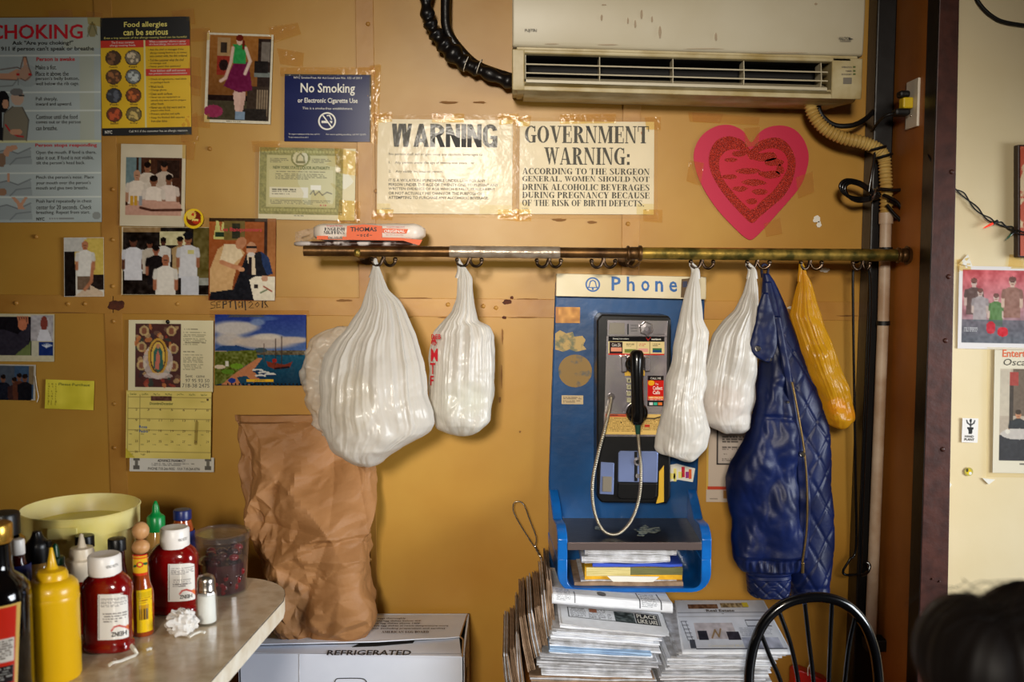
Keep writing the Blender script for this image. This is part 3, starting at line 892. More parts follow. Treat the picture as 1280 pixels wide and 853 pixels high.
for t, b in (('The 8 most common', (140, 51, 168, 54)), ('allergy-causing foods', (138, 55, 170, 58)), ('When a customer informs a server', (187, 50.6, 233, 53.6)), ('of a food allergy, the server should', (187, 54.4, 233, 57.2)), ('How kitchen staff and servers', (188, 87, 232, 90)), ('can prevent cross-contamination', (186, 91, 234, 94))):
    s.text(t, b, 'ink_white')
for t, x1, y in (('\u2022 Ask the chef or manager if the', 230, 61), ('allergy-causing food is in, or comes', 234, 65), ('into contact with, the dish ordered', 234, 69), ('\u2022 Tell the customer what the chef', 230, 74), ('or manager said', 208, 78), ('\u2022 Never guess! Ask questions!', 226, 82), ('\u2022 Check all ingredients, read labels', 233, 98), ('on packaged foods', 212, 102), ('\u2022 Wash hands', 204, 107), ('\u2022 Change gloves', 208, 111.5), ('\u2022 Clean work surfaces', 215, 116), ('\u2022 Never use any equipment or', 225, 120.5), ('utensils that were used to prepare', 232, 124.5), ('other foods', 204, 128.5), ('\u2022 Never use oils that were used to', 231, 133), ('prepare other foods', 212, 137), ('\u2022 Prevent splashes and spills', 224, 141.5), ('\u2022 Keep the finished dish separate', 230, 146), ('from other dishes', 208, 150)):
    s.text(t, (186 if t[0] == '\u2022' else 188, y, x1, y + 3.1), 'ink')
s.text('NYC', (130, 162.5, 139, 166.5), 'ink_white', .05); s.text('Call 911 if the customer has an allergic reaction', (160, 162.6, 233, 166), 'ink_white')
o = sheet_thing('food_allergy_poster', 'yellow and black food allergies poster with eight round food pictures', 'poster', s)
tape(o, [[(214, 14), (242, 10), (244, 30), (218, 28)], [(224, 150), (246, 140), (248, 176), (226, 178)], [(236, 70), (250, 72), (250, 120), (236, 118)]], -.0068)

# woman in a green top, small framed print
s = Sheet(257, 42, 340, 154, -.006, 2.0, base=(226, 216, 190))
s.rect(261, 45, 337, 150, (150, 96, 44)); s.grad(261, 45, 337, 125, (164, 106, 48), (120, 74, 34)); s.rect(261, 122, 337, 150, (70, 62, 44)); s.rect(261, 120, 320, 126, (34, 18, 14))
s.rect(271, 48, 286, 70, (176, 140, 96)).rect(275, 54, 282, 66, (60, 48, 40)).rect(271, 71, 287, 94, (150, 50, 36)).ell(279, 82, 6, 7, (40, 24, 22))
s.rect(322, 48, 337, 146, (46, 32, 26)).rect(326, 52, 336, 76, (120, 110, 100)).rect(318, 90, 337, 95, (120, 126, 120)).rect(318, 76, 334, 90, (30, 24, 22))
s.rect(310, 108, 337, 150, (58, 44, 34)); [s.rect(322 + k * 3, 112, 323.6 + k * 3, 144, (140, 120, 96)) for k in range(5)]
s.ell(268, 140, 12, 8, (150, 50, 84)).rect(296, 136, 334, 150, (40, 34, 30))
s.poly([(300, 120), (304, 96), (308, 120), (304, 144), (300, 144)], (206, 166, 150)); s.poly([(292, 118), (300, 98), (302, 120), (300, 144), (296, 144)], (214, 176, 160))
s.poly([(292, 78), (310, 78), (316, 112), (300, 116), (280, 108)], (110, 24, 66)); s.poly([(290, 56), (306, 56), (307, 80), (291, 80)], (48, 150, 76))
s.line([(290, 60), (288, 78), (282, 98), (276, 102)], 4, (218, 184, 166)); s.line([(306, 60), (312, 76), (306, 92)], 4, (224, 196, 180)); s.ell(298, 51, 4, 5.4, (220, 182, 160)); s.ell(298, 47.5, 5, 4, (110, 34, 22)); s.ell(303, 56, 2, 6, (110, 34, 22))
s.rect(296, 140, 301, 149, (130, 150, 170)).rect(302, 140, 307, 149, (130, 150, 170)).noise(9, 2.5)
s.lines(285, 151.4, 312, 153, 1, (90, 80, 60))
o = sheet_thing('photo_print', 'small photo of a woman in a green top and plum skirt', 'photo', s, 'print_glossy')
tape(o, [[(236, 36), (262, 34), (262, 50), (238, 52)], [(336, 34), (372, 28), (376, 42), (338, 54)], [(240, 146), (262, 142), (262, 160), (240, 158)]], -.006)

# no smoking sign
s = Sheet(355.5, 93, 463.5, 177, -.0065, 0.5, base=(26, 34, 84), curl=.0008)
s.noise(5, 40)
s.text('NYC Smoke-Free Air Act Local Law No. 152 of 2013', (367, 96, 452, 98.6), 'ink_white')
s.text('No Smoking', (375.5, 104, 443.5, 119.5), 'ink_white', .035); s.text('or Electronic Cigarette Use', (372, 122.5, 447, 130.5), 'ink_white', .03); s.text('This is a smoke-free establishment.', (378, 134, 441, 137), 'ink_white')
c = (409, 151.5)
mb = s.tx['ink_white']
for r0, r1 in ((9.2, 11.2),):
    pts = [s.w(c[0] + r0 * math.cos(q), c[1] + r0 * math.sin(q), .0007) for q in [math.pi * k / 16 for k in range(32)]] + [s.w(c[0] + r1 * math.cos(q), c[1] + r1 * math.sin(q), .0007) for q in [math.pi * k / 16 for k in range(32)]]
    mb.add(pts, [(k, (k + 1) % 32, 32 + (k + 1) % 32, 32 + k) for k in range(32)])
def qd(pts): mb.add([s.w(x, y, .0007) for x, y in pts], [tuple(range(len(pts)))])
qd([(402, 143.5), (403.3, 142.4), (416, 159.4), (414.7, 160.5)]); qd([(402, 151), (410, 151), (410, 154), (402, 154)]); qd([(412, 151), (415.5, 151), (415.5, 154), (413.5, 154)]); qd([(411.5, 145), (413, 144.6), (415.5, 149.6), (414, 149.8)]); qd([(408.5, 144), (413, 143.6), (413, 144.9), (408.5, 145.3)])
for b in ((361, 167, 400, 169.4), (361, 171, 386, 173.4), (408, 167, 458, 169.4)): s.text('To report violations of the law, call 311' if b[0] < 400 else 'For more quitting smoking, call NY QUITS', b, 'ink_white')
o = sheet_thing('no_smoking_sign', 'navy blue No Smoking or Electronic Cigarette Use sign', 'sign', s, 'print_glossy')
tape(o, [[(350, 84), (468, 84), (470, 94), (350, 95)], [(462, 82), (476, 80), (472, 180), (462, 178)]], -.0065)

# licence certificate in a plastic sleeve
s = Sheet(323.5, 185, 444, 275, -.0066, 1.0, base=(226, 222, 200))
s.rect(324, 185, 428, 268, (134, 132, 62)); s.noise(26, 1.6, (324, 185, 428, 268)); s.rect(333, 195, 419, 259, (190, 186, 136)); s.rect(336, 213, 416, 256, (198, 194, 150))
s.ell(375, 198, 12, 11, (120, 122, 56)); s.ell(375, 198, 9.5, 8.8, (206, 202, 170)); s.line([(370, 203), (371, 196), (375, 192), (379, 196), (380, 203)], 1.6, (110, 110, 60)); s.rect(370, 202, 381, 204, (110, 110, 60))
for q in range(24):
    s.ell(328 + q * 4, 190, 1.5, 2, (170, 168, 100)); s.ell(328 + q * 4, 263, 1.5, 2, (170, 168, 100))
s.text('NEW YORK STATE LIQUOR AUTHORITY', (341, 208, 412, 212.5), 'ink_green', .04)
s.lines(337, 199, 360, 205, 3, (80, 80, 50)).lines(389, 199, 414, 205, 3, (80, 80, 50)).lines(344, 215, 410, 226, 5, (90, 90, 64))
s.rect(337, 235, 385, 247, (222, 220, 206)).lines(340, 237, 372, 245, 3, (70, 70, 60)).rect(388, 232, 401, 237, (230, 228, 214)).lines(338, 251, 414, 256, 3, (90, 90, 64)).lines(400, 256, 412, 259, 1, (180, 50, 60))
s.line([(388, 243), (392, 238), (394, 244), (399, 239), (403, 244), (409, 240), (415, 242)], .9, (50, 50, 50)); s.lines(368, 270, 386, 272, 1, (80, 80, 70))
o = sheet_thing('licence_certificate', 'green bordered licence certificate in a clear plastic sleeve', 'certificate', s)
tape(o, [[(318, 180), (448, 182), (446, 279), (319, 277)]], -.0072, 'plastic_sleeve', 'clear_film')
tape(o, [[(314, 176), (350, 176), (348, 188), (316, 190)], [(418, 184), (448, 190), (446, 220), (420, 216)], [(424, 250), (450, 252), (450, 282), (422, 280)]], -.0085)

# five cooks, white bordered
s = Sheet(150.5, 180.5, 231.5, 283, -.006, 1.0, base=(214, 200, 170))
s.noise(6, 12).rect(157, 197, 227, 269, (70, 40, 26)).rect(157, 197, 176, 240, (110, 130, 130)).rect(170, 197, 173, 250, (60, 40, 30)).rect(196, 200, 224, 222, (46, 28, 20)).rect(186, 200, 188, 214, (180, 150, 90))
for a in ((184, 209, 5.0, (206, 190, 170), (140, 92, 64)), (205, 208, 4.8, (190, 170, 150), (150, 96, 66)), (171, 219, 5.2, (226, 210, 190), (176, 130, 100)), (211, 224, 5.0, (220, 200, 184), (120, 76, 52)), (192, 226, 5.6, (230, 214, 196), (130, 84, 58))):
    s.person(a[0], a[1], a[2], a[3], a[4], None if a[0] == 171 else (26, 16, 12), h=7, arms=a[1] > 215)
s.poly([(157, 258), (176, 250), (224, 252), (227, 256), (227, 269), (157, 269)], (196, 150, 128)); s.line([(176, 260), (190, 263), (227, 262)], 3, (70, 36, 26))
for x in (163, 168, 174): s.rect(x, 245, x + 4, 257, (200, 150, 50) if x != 174 else (150, 150, 150))
s.noise(8, 2.5, (157, 197, 227, 269))
o = sheet_thing('photo_print', 'white bordered photo of five cooks at a table', 'photo', s, 'print_glossy')
tape(o, [[(228, 176), (244, 178), (242, 200), (228, 198)]], -.006)

# round sticker
def disc(name, label, cat, cx, cy, r, Y, draw, m='print_glossy'):
    s = Sheet(cx - r, cy - r, cx + r, cy + r, Y, 0, base=(240, 200, 40), step=.5, curl=.0005)
    draw(s)
    mb = MB(); rows = []
    n = 13; k = 28
    mb.loft([[s.w(cx + r * max(i / n, .01) * math.cos(q), cy + r * max(i / n, .01) * math.sin(q)) for q in [2 * math.pi * j / k for j in range(k)]] for i in range(n + 1)], cap=False)
    o = mb.build(name, m, smooth=180)
    at = o.data.color_attributes.new('Col', 'FLOAT_COLOR', 'POINT')
    buf = []
    for i in range(n + 1):
        for j in range(k):
            q = 2 * math.pi * j / k
            x = int(round((r + r * i / n * math.cos(q)) / (2 * r) * (s.nx - 1))); y = int(round((r + r * i / n * math.sin(q)) / (2 * r) * (s.ny - 1)))
            c = s.C[y, x] / 255
            buf += [((a + .055) / 1.055) ** 2.4 for a in c] + [1]
    at.data.foreach_set('color', buf)
    return tag(o, label, cat)
def d1(s): s.ell(242, 273, 9.5, 9.5, (120, 40, 20)).ell(239, 269, 6, 6, (235, 200, 90)).ell(246, 277, 5, 3, (200, 60, 30)).rect(240, 274, 248, 276, (240, 220, 120)).ell(241, 268, 2, 2, (200, 60, 40))
disc('round_sticker', 'round yellow sticker with a brown picture between two group photos', 'sticker', 242, 273.5, 12.5, -.009, d1)

# man in white by a counter
s = Sheet(80, 297, 130, 371, -.006, -.4, base=(224, 216, 200))
s.rect(81, 298, 94, 370, (26, 20, 18)).rect(94, 298, 129, 330, (206, 176, 96)).rect(81, 298, 108, 314, (200, 196, 186)).rect(106, 300, 129, 345, (214, 186, 90)).rect(112, 344, 129, 362, (40, 30, 26)).poly([(94, 370), (112, 356), (129, 366), (129, 371), (94, 371)], (216, 190, 160))
s.person(106.5, 306.5, 4.8, (232, 226, 214), (186, 120, 84), None, sw=2.1, h=8.5); s.rect(97, 346, 112, 362, (120, 96, 76)); s.line([(116, 330), (114, 352), (106, 362)], 4, (186, 120, 84)); s.noise(9, 2.5)
sheet_thing('photo_print', 'small upright photo of one bald man in white behind a counter', 'photo', s, 'print_glossy')

# the whole kitchen crew
s = Sheet(152, 284, 261, 369, -.0062, .3, base=(214, 196, 160))
s.rect(153.5, 285, 261, 368, (30, 22, 18)).rect(153.5, 285, 200, 290, (150, 120, 80)).rect(200, 290, 232, 306, (206, 196, 150)).rect(242, 285, 261, 350, (96, 84, 40)).rect(244, 348, 261, 356, (150, 150, 140)).noise(18, 4)
for a in ((166.5, 302, 5.4, (214, 212, 214), (90, 54, 38)), (187, 305, 4.2, (190, 178, 160), (110, 66, 46)), (204, 302, 4.2, (206, 200, 190), (70, 42, 30)), (225, 301, 4.6, (170, 140, 96), (150, 100, 66)), (235, 299, 5.4, (206, 204, 204), (150, 96, 66)), (195, 313, 4.8, (24, 18, 18), (150, 92, 66)), (207, 325, 5.8, (222, 214, 200), (160, 100, 70))):
    s.person(a[0], a[1], a[2], a[3], a[4], None if a[1] == 325 else (20, 14, 12), h=9 if a[1] < 320 else 7.5, arms=a[0] in (166.5, 235, 207, 195))
s.rect(227, 346, 248, 368, (196, 196, 200)); s.ell(235, 293.5, 6.4, 4, (24, 22, 26)); s.rect(235, 313, 242, 317, (200, 190, 120)); s.noise(8, 2.5)
sheet_thing('photo_print', 'wide photo of seven kitchen staff in white under the round sticker', 'photo', s, 'print_glossy')

# handshake photo
s = Sheet(261, 273, 344.5, 376, -.0075, .6, base=(150, 84, 44))
s.grad(261, 273, 344, 376, (176, 96, 44), (120, 60, 30)); s.rect(261, 273, 344, 277, (60, 40, 20)).rect(330, 273, 334, 340, (60, 36, 24)).rect(334, 273, 344, 350, (170, 110, 60))
s.poly([(266, 300), (270, 277), (273, 277), (275, 288), (278, 277), (281, 280), (283, 300)], (206, 200, 120)).rect(269, 291, 280, 296, (40, 60, 40)).rect(280, 277, 306, 300, (120, 100, 50)).rect(290, 280, 300, 298, (50, 50, 34))
s.text('Les Banquonniers', (275, 284.5, 327, 291), 'ink_red', .02)
s.poly([(262, 368), (263, 336), (272, 312), (282, 305), (298, 308), (306, 316), (296, 334), (292, 350), (290, 368)], (206, 164, 112)); s.poly([(275, 325), (280, 306), (298, 306), (304, 320), (290, 332)], (226, 204, 166))
s.ell(301, 304, 6.4, 8, (190, 130, 92), rot=30); s.line([(277, 328), (290, 333), (302, 336)], 5.5, (190, 130, 92))
s.poly([(262, 376), (264, 366), (292, 362), (300, 340), (308, 318), (326, 314), (336, 322), (341, 342), (330, 346), (332, 376)], (24, 24, 30)); s.poly([(309, 318), (318, 318), (320, 344), (310, 344)], (214, 196, 166)); s.poly([(311, 322), (315, 322), (315, 344), (309, 344)], (30, 20, 24))
s.poly([(326, 314), (336, 322), (341, 342), (334, 344), (328, 330)], (34, 52, 90)); s.ell(314, 311, 6.6, 8.4, (200, 146, 110)); s.rect(308, 308, 321, 310.5, (40, 28, 24)); s.ell(314, 318, 4.5, 2.6, (216, 206, 196)); s.ell(302, 337, 4, 3, (206, 150, 110))
s.poly([(312, 350), (320, 345), (344, 346), (344, 376), (318, 376)], (234, 224, 200)); s.ell(331, 348, 4, 4, (196, 150, 120)); s.rect(318, 356, 323, 360, (50, 40, 36)); s.line([(330, 358), (340, 364)], 1.6, (150, 60, 40)); s.line([(326, 366), (334, 362)], 1.4, (60, 90, 50)); s.noise(9, 2.5)
o = sheet_thing('photo_print', 'upright photo of a bald man in white shaking hands with a suited man', 'photo', s, 'print_glossy')
# handwriting on the wall below it
mb = MB()
def stroke(pts, wd=1.5, Y=-.0042):
    pts = [P(x, y, Y) for x, y in pts]
    mb.tube(pts, wd * .0011, 6, flat=.5)
for st in ([(269, 377), (264, 378), (264, 381), (269, 382), (268, 385), (263, 386)], [(276, 377), (271, 378), (271, 385), (276, 384)], [(271, 381), (275, 381)], [(279, 386), (279, 377), (283, 377), (283, 380), (279, 381)], [(285, 378), (291, 376)], [(288, 377), (288, 385)], [(294, 376), (295, 387)], [(299, 377), (299, 385)], [(303, 377), (303, 385)], [(306, 375), (307, 388)], [(311, 379), (314, 377), (316, 380), (311, 385), (317, 385)], [(322, 378), (319, 381), (321, 384), (324, 381), (322, 378)], [(328, 376), (328, 385)], [(333, 376), (330, 378), (334, 382), (331, 385), (335, 384), (331, 380), (333, 376)]):
    stroke(st)
tag(mb.build('handwriting', 'ink', wb, smooth=60), 'black handwritten date SEPT 11 2018 on the wall', None)

# left edge photos
s = Sheet(-46, 392.5, 68, 452, -.006, .4, base=(206, 196, 160))
s.rect(-46, 396, 39, 444, (22, 20, 26)).poly([(-46, 444), (-46, 414), (4, 412), (22, 418), (36, 404), (39, 408), (36, 430), (20, 444)], (48, 44, 54)); s.poly([(19, 444), (36, 430), (39, 424), (39, 444)], (110, 122, 70)); s.ell(28, 406, 5.5, 7, (200, 120, 84)); [s.line([(24 + k * 2.6, 404), (22 + k * 3.0, 396)], 2, (200, 120, 84)) for k in range(5)]
s.rect(39, 394, 66, 426, (176, 170, 170)).noise(24, 3, (39, 394, 66, 426)).ell(55, 404, 4.5, 9, (130, 60, 50)).poly([(46, 426), (50, 412), (60, 412), (65, 426)], (222, 220, 224)).rect(40, 427, 66, 445, (200, 194, 166)).rect(49, 427, 66, 444, (28, 50, 110))
for k in range(6): s.line([(58, 434), (53 + k * 2.4, 429 + abs(k - 2.5))], 1.2, (220, 226, 230))
s.noise(7, 2.5)
sheet_thing('photo_print', 'card of two photos, a raised hand and a face above a blue square', 'photo', s, 'print_glossy')
s = Sheet(-46, 455.5, 44.5, 500, -.006, 1.0, base=(196, 190, 176))
s.rect(-46, 457, 42, 498, (74, 82, 92)).rect(18, 457, 42, 498, (60, 84, 110)).rect(36, 457, 42, 480, (130, 110, 80))
for a in ((4, 473, 3.6, (24, 28, 40)), (18, 476, 3.6, (60, 36, 34)), (24, 471, 3.6, (90, 50, 36)), (31, 472, 4, (20, 20, 26))): s.person(a[0], a[1], a[2], a[3], (120, 80, 60), h=8, arms=False)
s.noise(7, 2.5)
o = sheet_thing('photo_print', 'small dim photo of dark figures below the raised hand card', 'photo', s, 'print_glossy')
MB().tube(ppath([(44, 470), (46, 485), (48, 496), (46, 503)], -.010), .0012, 6).build('loose_strip', 'string_white', o)
s = Sheet(56.5, 475.5, 117.5, 512, -.006, 2.0, base=(226, 210, 60))
s.noise(14, 12); s.text('Please Purchase', (73, 479, 112, 482.5), 'ink_green')
for x in (60, 64, 69): s.lines(x, 480, x + 1.6, 508, 9, (150, 130, 30), wd=.7)
sheet_thing('yellow_note', 'yellow taped paper slip with faint pencil writing', 'note', s, 'print')

# church calendar
ck = thing('wall_calendar', 'yellowed December calendar with an ornate oval picture, pinned at its top', 'calendar', P(213, 590, -.006))
s = Sheet(160.5, 400.5, 266.5, 490, -.009, .5, base=(226, 216, 176), curl=.002)
s.noise(5, 20).rect(169, 405, 225.5, 484.5, (70, 24, 18))
for k in range(70):
    x, y = rnd.uniform(171, 224), rnd.uniform(407, 483)
    s.ell(x, y, rnd.uniform(1.5, 5), rnd.uniform(1.5, 4.5), rnd.choice([(150, 52, 34), (50, 30, 40), (190, 160, 110), (110, 80, 60), (40, 60, 50), (200, 120, 60)]), .8, rot=rnd.uniform(0, 180))
for x, y in ((177, 434), (217, 436), (177, 457), (217, 458), (180, 414), (214, 414)): s.ell(x, y, 6, 6.5, (206, 180, 120), .8); s.ell(x, y, 3.5, 4.2, (120, 60, 40), .8)
s.ell(197.5, 452, 19, 22, (216, 206, 196), .75); s.ell(197.5, 446, 12.5, 23, (196, 150, 50)); s.ell(197.5, 446, 10, 20, (90, 50, 20)); s.ell(197.5, 446, 8.5, 18, (214, 176, 70)); s.poly([(197.5, 430), (203, 440), (204, 460), (198, 466), (192, 460), (192, 440)], (36, 96, 84)); s.poly([(197.5, 438), (200, 446), (199, 463), (194, 461), (195, 444)], (196, 110, 90)); s.ell(197.5, 433, 2.4, 3, (190, 130, 90)); s.ell(198, 470, 18, 4, (210, 196, 190), .7)
s.lines(229, 411, 256, 413, 1, (60, 54, 40)).lines(229, 415, 258, 432, 10, (130, 122, 92)).lines(229, 439, 250, 441, 1, (60, 54, 40)).lines(229, 443, 254, 463, 11, (130, 122, 92))
s.text('Sent   came', (232, 468, 256, 472), 'ink_grey'); s.text('97 95 93 50', (232, 473.5, 262, 478), 'ink_grey'); s.text('718-38 2475', (228, 479.5, 262, 484.5), 'ink_grey')
s.noise(7, 2.2, (169, 405, 225, 484))
a = s.build('picture_page', 'print', ck)
s = Sheet(157.5, 489, 264, 573.5, -.012, .8, base=(226, 206, 110), curl=.003)
s.noise(9, 14).rect(158, 489, 264, 491, (206, 184, 90))
for k in range(8): s.rect(159 + k * 15, 494, 159.6 + k * 15, 566, (170, 150, 80))
for k in range(6): s.rect(159, 497 + k * 13.6, 263, 497.6 + k * 13.6, (170, 150, 80))
for k in range(7):
    s.text(['Dom/Sun', 'Lun/Mon', 'Mar/Tue', 'Mie/Wed', 'Jue/Thu', 'Vie/Fri', 'Sab/Sat'][k], (162 + k * 14.7, 492, 170 + k * 14.7, 494.6), 'ink_green')
s.rect(188, 496, 214, 501.6, (90, 50, 36)).noise(30, 2, (188, 496, 214, 501)); s.text('Diciembre/December', (187, 503, 216, 506.6), 'ink_green', .01)
d = 1
for rr in range(6):
    for cc in range(7):
        if (rr == 0 and cc < 6) or d > 31: continue
        s.text(str(d), (169 + cc * 14.8, 498 + rr * 13.2, 171.6 + cc * 14.8 + (1 if d > 9 else 0), 500.8 + rr * 13.2), 'ink_brown')
        s.lines(161.5 + cc * 14.8, 502 + rr * 13.2, 168 + cc * 14.8, 504.4 + rr * 13.2, 2, (140, 124, 70)); d += 1
s.text('Rosa', (174, 532.5, 184, 536), 'ink_blue', .03); s.text('Pedro', (174, 538, 185, 541.6), 'ink_blue', .03)
s.line([(246, 528), (245, 554)], 4, (150, 128, 50), .8)
s.poly([(157, 560), (170, 573), (157, 574)], (196, 176, 40), .8)
b = s.build('month_page', 'print', ck)
s = Sheet(162, 572, 267.5, 590, -.0105, .6, base=(216, 212, 200)); s.text('ADVANCE PHARMACY', (197, 574.5, 232, 578), 'ink', .02); s.lines(190, 579.5, 244, 584, 2, (80, 78, 70)); s.text('PHONE 718-266-9002   FAX 718-264-8786', (185, 584.6, 250, 588), 'ink')
for x in (167, 256): s.rect(x, 574, x + 8, 576, (96, 92, 84)).rect(x + 2, 576, x + 6, 583, (110, 106, 96)).rect(x, 583, x + 8, 587, (96, 92, 84))
s.build('footer_card', 'print', ck)
MB().ball(P(209.5, 402.5, -.016), .006, 12, ry=.004).build('push_pin', 'black_gloss', ck)

# harbour calendar picture
s = Sheet(268.5, 393.5, 382.5, 482, -.007, .2, base=(40, 60, 110), curl=.002, step=.8)
s.grad(268, 393, 383, 450, (34, 52, 130), (90, 120, 170)); s.rect(268, 438, 383, 482, (22, 70, 96)); s.grad(268, 444, 383, 482, (30, 84, 110), (16, 50, 74))
for a in ((290, 411, 26, 9, (214, 206, 196)), (304, 409, 20, 6, (196, 190, 186)), (286, 425, 18, 8, (206, 196, 186)), (330, 428, 40, 8, (206, 188, 170)), (334, 421, 18, 4, (214, 204, 190)), (366, 425, 20, 4, (200, 184, 170)), (330, 398, 16, 3, (70, 96, 160)), (322, 403, 9, 4, (120, 140, 180))): s.ell(a[0], a[1], a[2], a[3], a[4], .9, soft=.5)
s.poly([(268, 438), (276, 433), (296, 432), (310, 436), (322, 440), (268, 441)], (40, 70, 120)); s.rect(268, 439, 283, 442, (180, 160, 140)); s.rect(300, 438, 383, 444, (96, 86, 66)).noise(30, 1.8, (300, 437, 383, 445)); s.ell(326, 438, 8, 3, (60, 80, 90))
s.poly([(268, 440), (320, 438), (322, 448), (300, 462), (284, 478), (268, 482)], (96, 104, 40)).noise(36, 2.2, (268, 440, 322, 482)); s.ell(296, 458, 8, 3.4, (110, 150, 40)); s.ell(285, 465, 8, 3, (90, 130, 36))
s.poly([(322, 448), (328, 448), (316, 464), (326, 472), (312, 482), (276, 482), (290, 470), (304, 460)], (190, 124, 84)); s.poly([(296, 472), (308, 470), (318, 480), (302, 482)], (30, 70, 96)); s.rect(282, 452, 286, 458, (220, 214, 200)); s.ell(275, 459, 7, 2.4, (216, 196, 170)); s.ell(290, 476, 5, 3, (40, 60, 140))
s.poly([(333, 452), (356, 456), (366, 452), (362, 460), (344, 462), (335, 458)], (120, 50, 34)); s.line([(344, 461), (361, 459)], 2, (24, 20, 30)); s.line([(344.5, 456), (344.5, 424)], 1, (60, 44, 40)); s.line([(352, 456), (352, 421)], 1, (60, 44, 40)); s.line([(330, 452), (330, 430)], .8, (90, 70, 60)); s.ell(343, 451, 3, 2.6, (150, 40, 34))
for x, y in ((322, 463), (330, 466), (326, 470), (338, 468)): s.ell(x, y, 7, 1.8, (206, 206, 200)); s.ell(x, y + 1.6, 6, 1.2, (30, 50, 90))
s.rect(308, 474, 342, 477.5, (226, 176, 40)).noise(7, 2); 
for k in range(20): s.ell(285 + k * 4.8, 480.5, 1.1, 1.4, (20, 18, 16))
s.text('ATHENS', (318, 474.9, 332, 476.8), 'ink_brown')
o = sheet_thing('harbour_picture', 'blue harbour scene page with moored boats, punched along its lower edge', 'picture', s, 'print_glossy')
tape(o, [[(262, 388), (386, 388), (387, 396), (262, 397)]], -.007)

# the two white warning sheets in film
s = Sheet(471.5, 149.5, 640.5, 267.5, -.0066, .4, base=(228, 218, 200), curl=.0015)
s.noise(5, 18).rect(471, 255, 488, 268, (216, 196, 130), .5).rect(600, 256, 641, 268, (216, 196, 130), .4).rect(553, 150, 556, 266, (214, 200, 176), .6)
s.text('WARNING', (489.5, 155, 621.5, 184), 'ink', srf='block')
s.text('No person shall sell or give away any alcoholic beverages to:', (486, 191.5, 604, 195.5), 'ink')
s.text('1.    Any person under the age of twenty-one years.   or', (486, 202, 593, 206), 'ink'); s.text('2.    Any visibly intoxicated person.', (486, 213, 554, 217), 'ink')
for k, (t, x1) in enumerate((('IT IS A VIOLATION  PUNISHABLE UNDER LAW FOR ANY', 607), ('PERSON UNDER THE AGE OF TWENTY-ONE TO PRESENT ANY', 623), ('WRITTEN EVIDENCE OF AGE WHICH IS FALSE, FRAUDULENT', 619), ('OR NOT ACTUALLY HIS OWN FOR THE PURPOSE OF', 603), ('ATTEMPTING TO PURCHASE ANY ALCOHOLIC BEVERAGE.', 611))):
    s.text(t, (486, 224 + k * 5.4, x1, 227.6 + k * 5.4), 'ink', .008)
s.lines(478, 261, 495, 262.4, 1, (90, 90, 80))
o = sheet_thing('warning_sheet', 'white sheet headed WARNING in tall plain black capitals, glare across it', 'sign', s)
tape(o, [[(465, 143), (646, 144), (645, 272), (465, 271)]], -.0076, 'plastic_sleeve', 'clear_film')
tape(o, [[(465, 142), (490, 140), (490, 152), (466, 154)], [(466, 262), (492, 262), (490, 275), (464, 274)], [(622, 142), (648, 142), (648, 154), (624, 156)], [(622, 262), (648, 262), (648, 276), (622, 274)], [(540, 142), (580, 142), (580, 153), (540, 153)]], -.009)
s = Sheet(649.5, 152, 817.5, 268, -.0066, .3, base=(228, 218, 200), curl=.001)
s.noise(5, 18).rect(649, 254, 662, 268, (216, 196, 130), .5).rect(796, 255, 818, 268, (216, 196, 130), .6)
s.text('GOVERNMENT', (656, 157.5, 811, 179), 'ink', srf=True); s.text('WARNING:', (680, 184.5, 787, 206), 'ink', srf=True)
for k, (t, x1) in enumerate((('ACCORDING TO THE SURGEON', 812), ('GENERAL, WOMEN SHOULD NOT', 812), ('DRINK ALCOHOLIC BEVERAGES', 812), ('DURING PREGNANCY BECAUSE', 812), ('OF THE RISK OF BIRTH DEFECTS.', 805))):
    s.text(t, (653, 210.5 + k * 9.9, x1, 218.3 + k * 9.9), 'ink', srf=True)
s.lines(653, 261, 664, 262.4, 1, (90, 90, 80)); s.lines(806, 262, 811, 263.4, 1, (90, 90, 80)); s.ell(803, 166, 1.6, 3, (190, 110, 50))
o = sheet_thing('warning_sheet', 'white sheet headed GOVERNMENT WARNING in bold serif capitals', 'sign', s)
tape(o, [[(645, 146), (822, 147), (822, 274), (646, 273)]], -.0076, 'plastic_sleeve', 'clear_film')
tape(o, [[(645, 145), (664, 144), (662, 158), (645, 158)], [(806, 146), (826, 146), (826, 162), (808, 162)], [(645, 262), (664, 262), (664, 276), (645, 276)], [(804, 262), (828, 262), (828, 278), (804, 276)], [(700, 143), (770, 142), (770, 154), (700, 155)]], -.009)

# paper heart
def heart_pts(pts): return pts
ho = [(939, 178), (930, 165), (920, 158.5), (909, 156), (895, 158), (881, 166), (871, 179), (867, 195), (870, 213), (876, 229), (886, 247), (900, 266), (918, 285), (930, 296), (938, 300), (945, 296), (956, 285), (971, 268), (987, 250), (1001, 232), (1008, 214), (1011, 195), (1006, 177), (996, 164), (984, 158), (971, 157), (958, 160), (948, 167)]
hi_ = [(938, 187), (930, 177), (920, 172), (909, 170.5), (897, 175), (889, 186), (886, 201), (890, 218), (900, 236), (914, 254), (928, 269), (940, 279), (950, 271), (964, 259), (979, 246), (989, 230), (994, 212), (994, 198), (988, 184), (979, 175), (969, 172), (956, 174), (946, 179)]
hc = [(939, 200), (932, 192), (920, 187), (908, 189), (900, 198), (899, 210), (904, 224), (916, 240), (928, 253), (940, 262), (952, 251), (966, 239), (977, 224), (984, 210), (983, 196), (974, 187), (960, 186), (948, 191)]
def spline(pts): return [(v.x, v.y) for v in smooth_path([(a, b, 0) for a, b in pts], 4, True)]
def flat_outline(pts, Y0, name, m, parent, th=.0008):
    return MB().prism(pts, Y0, Y0 + th).build(name, m, parent, smooth=0)
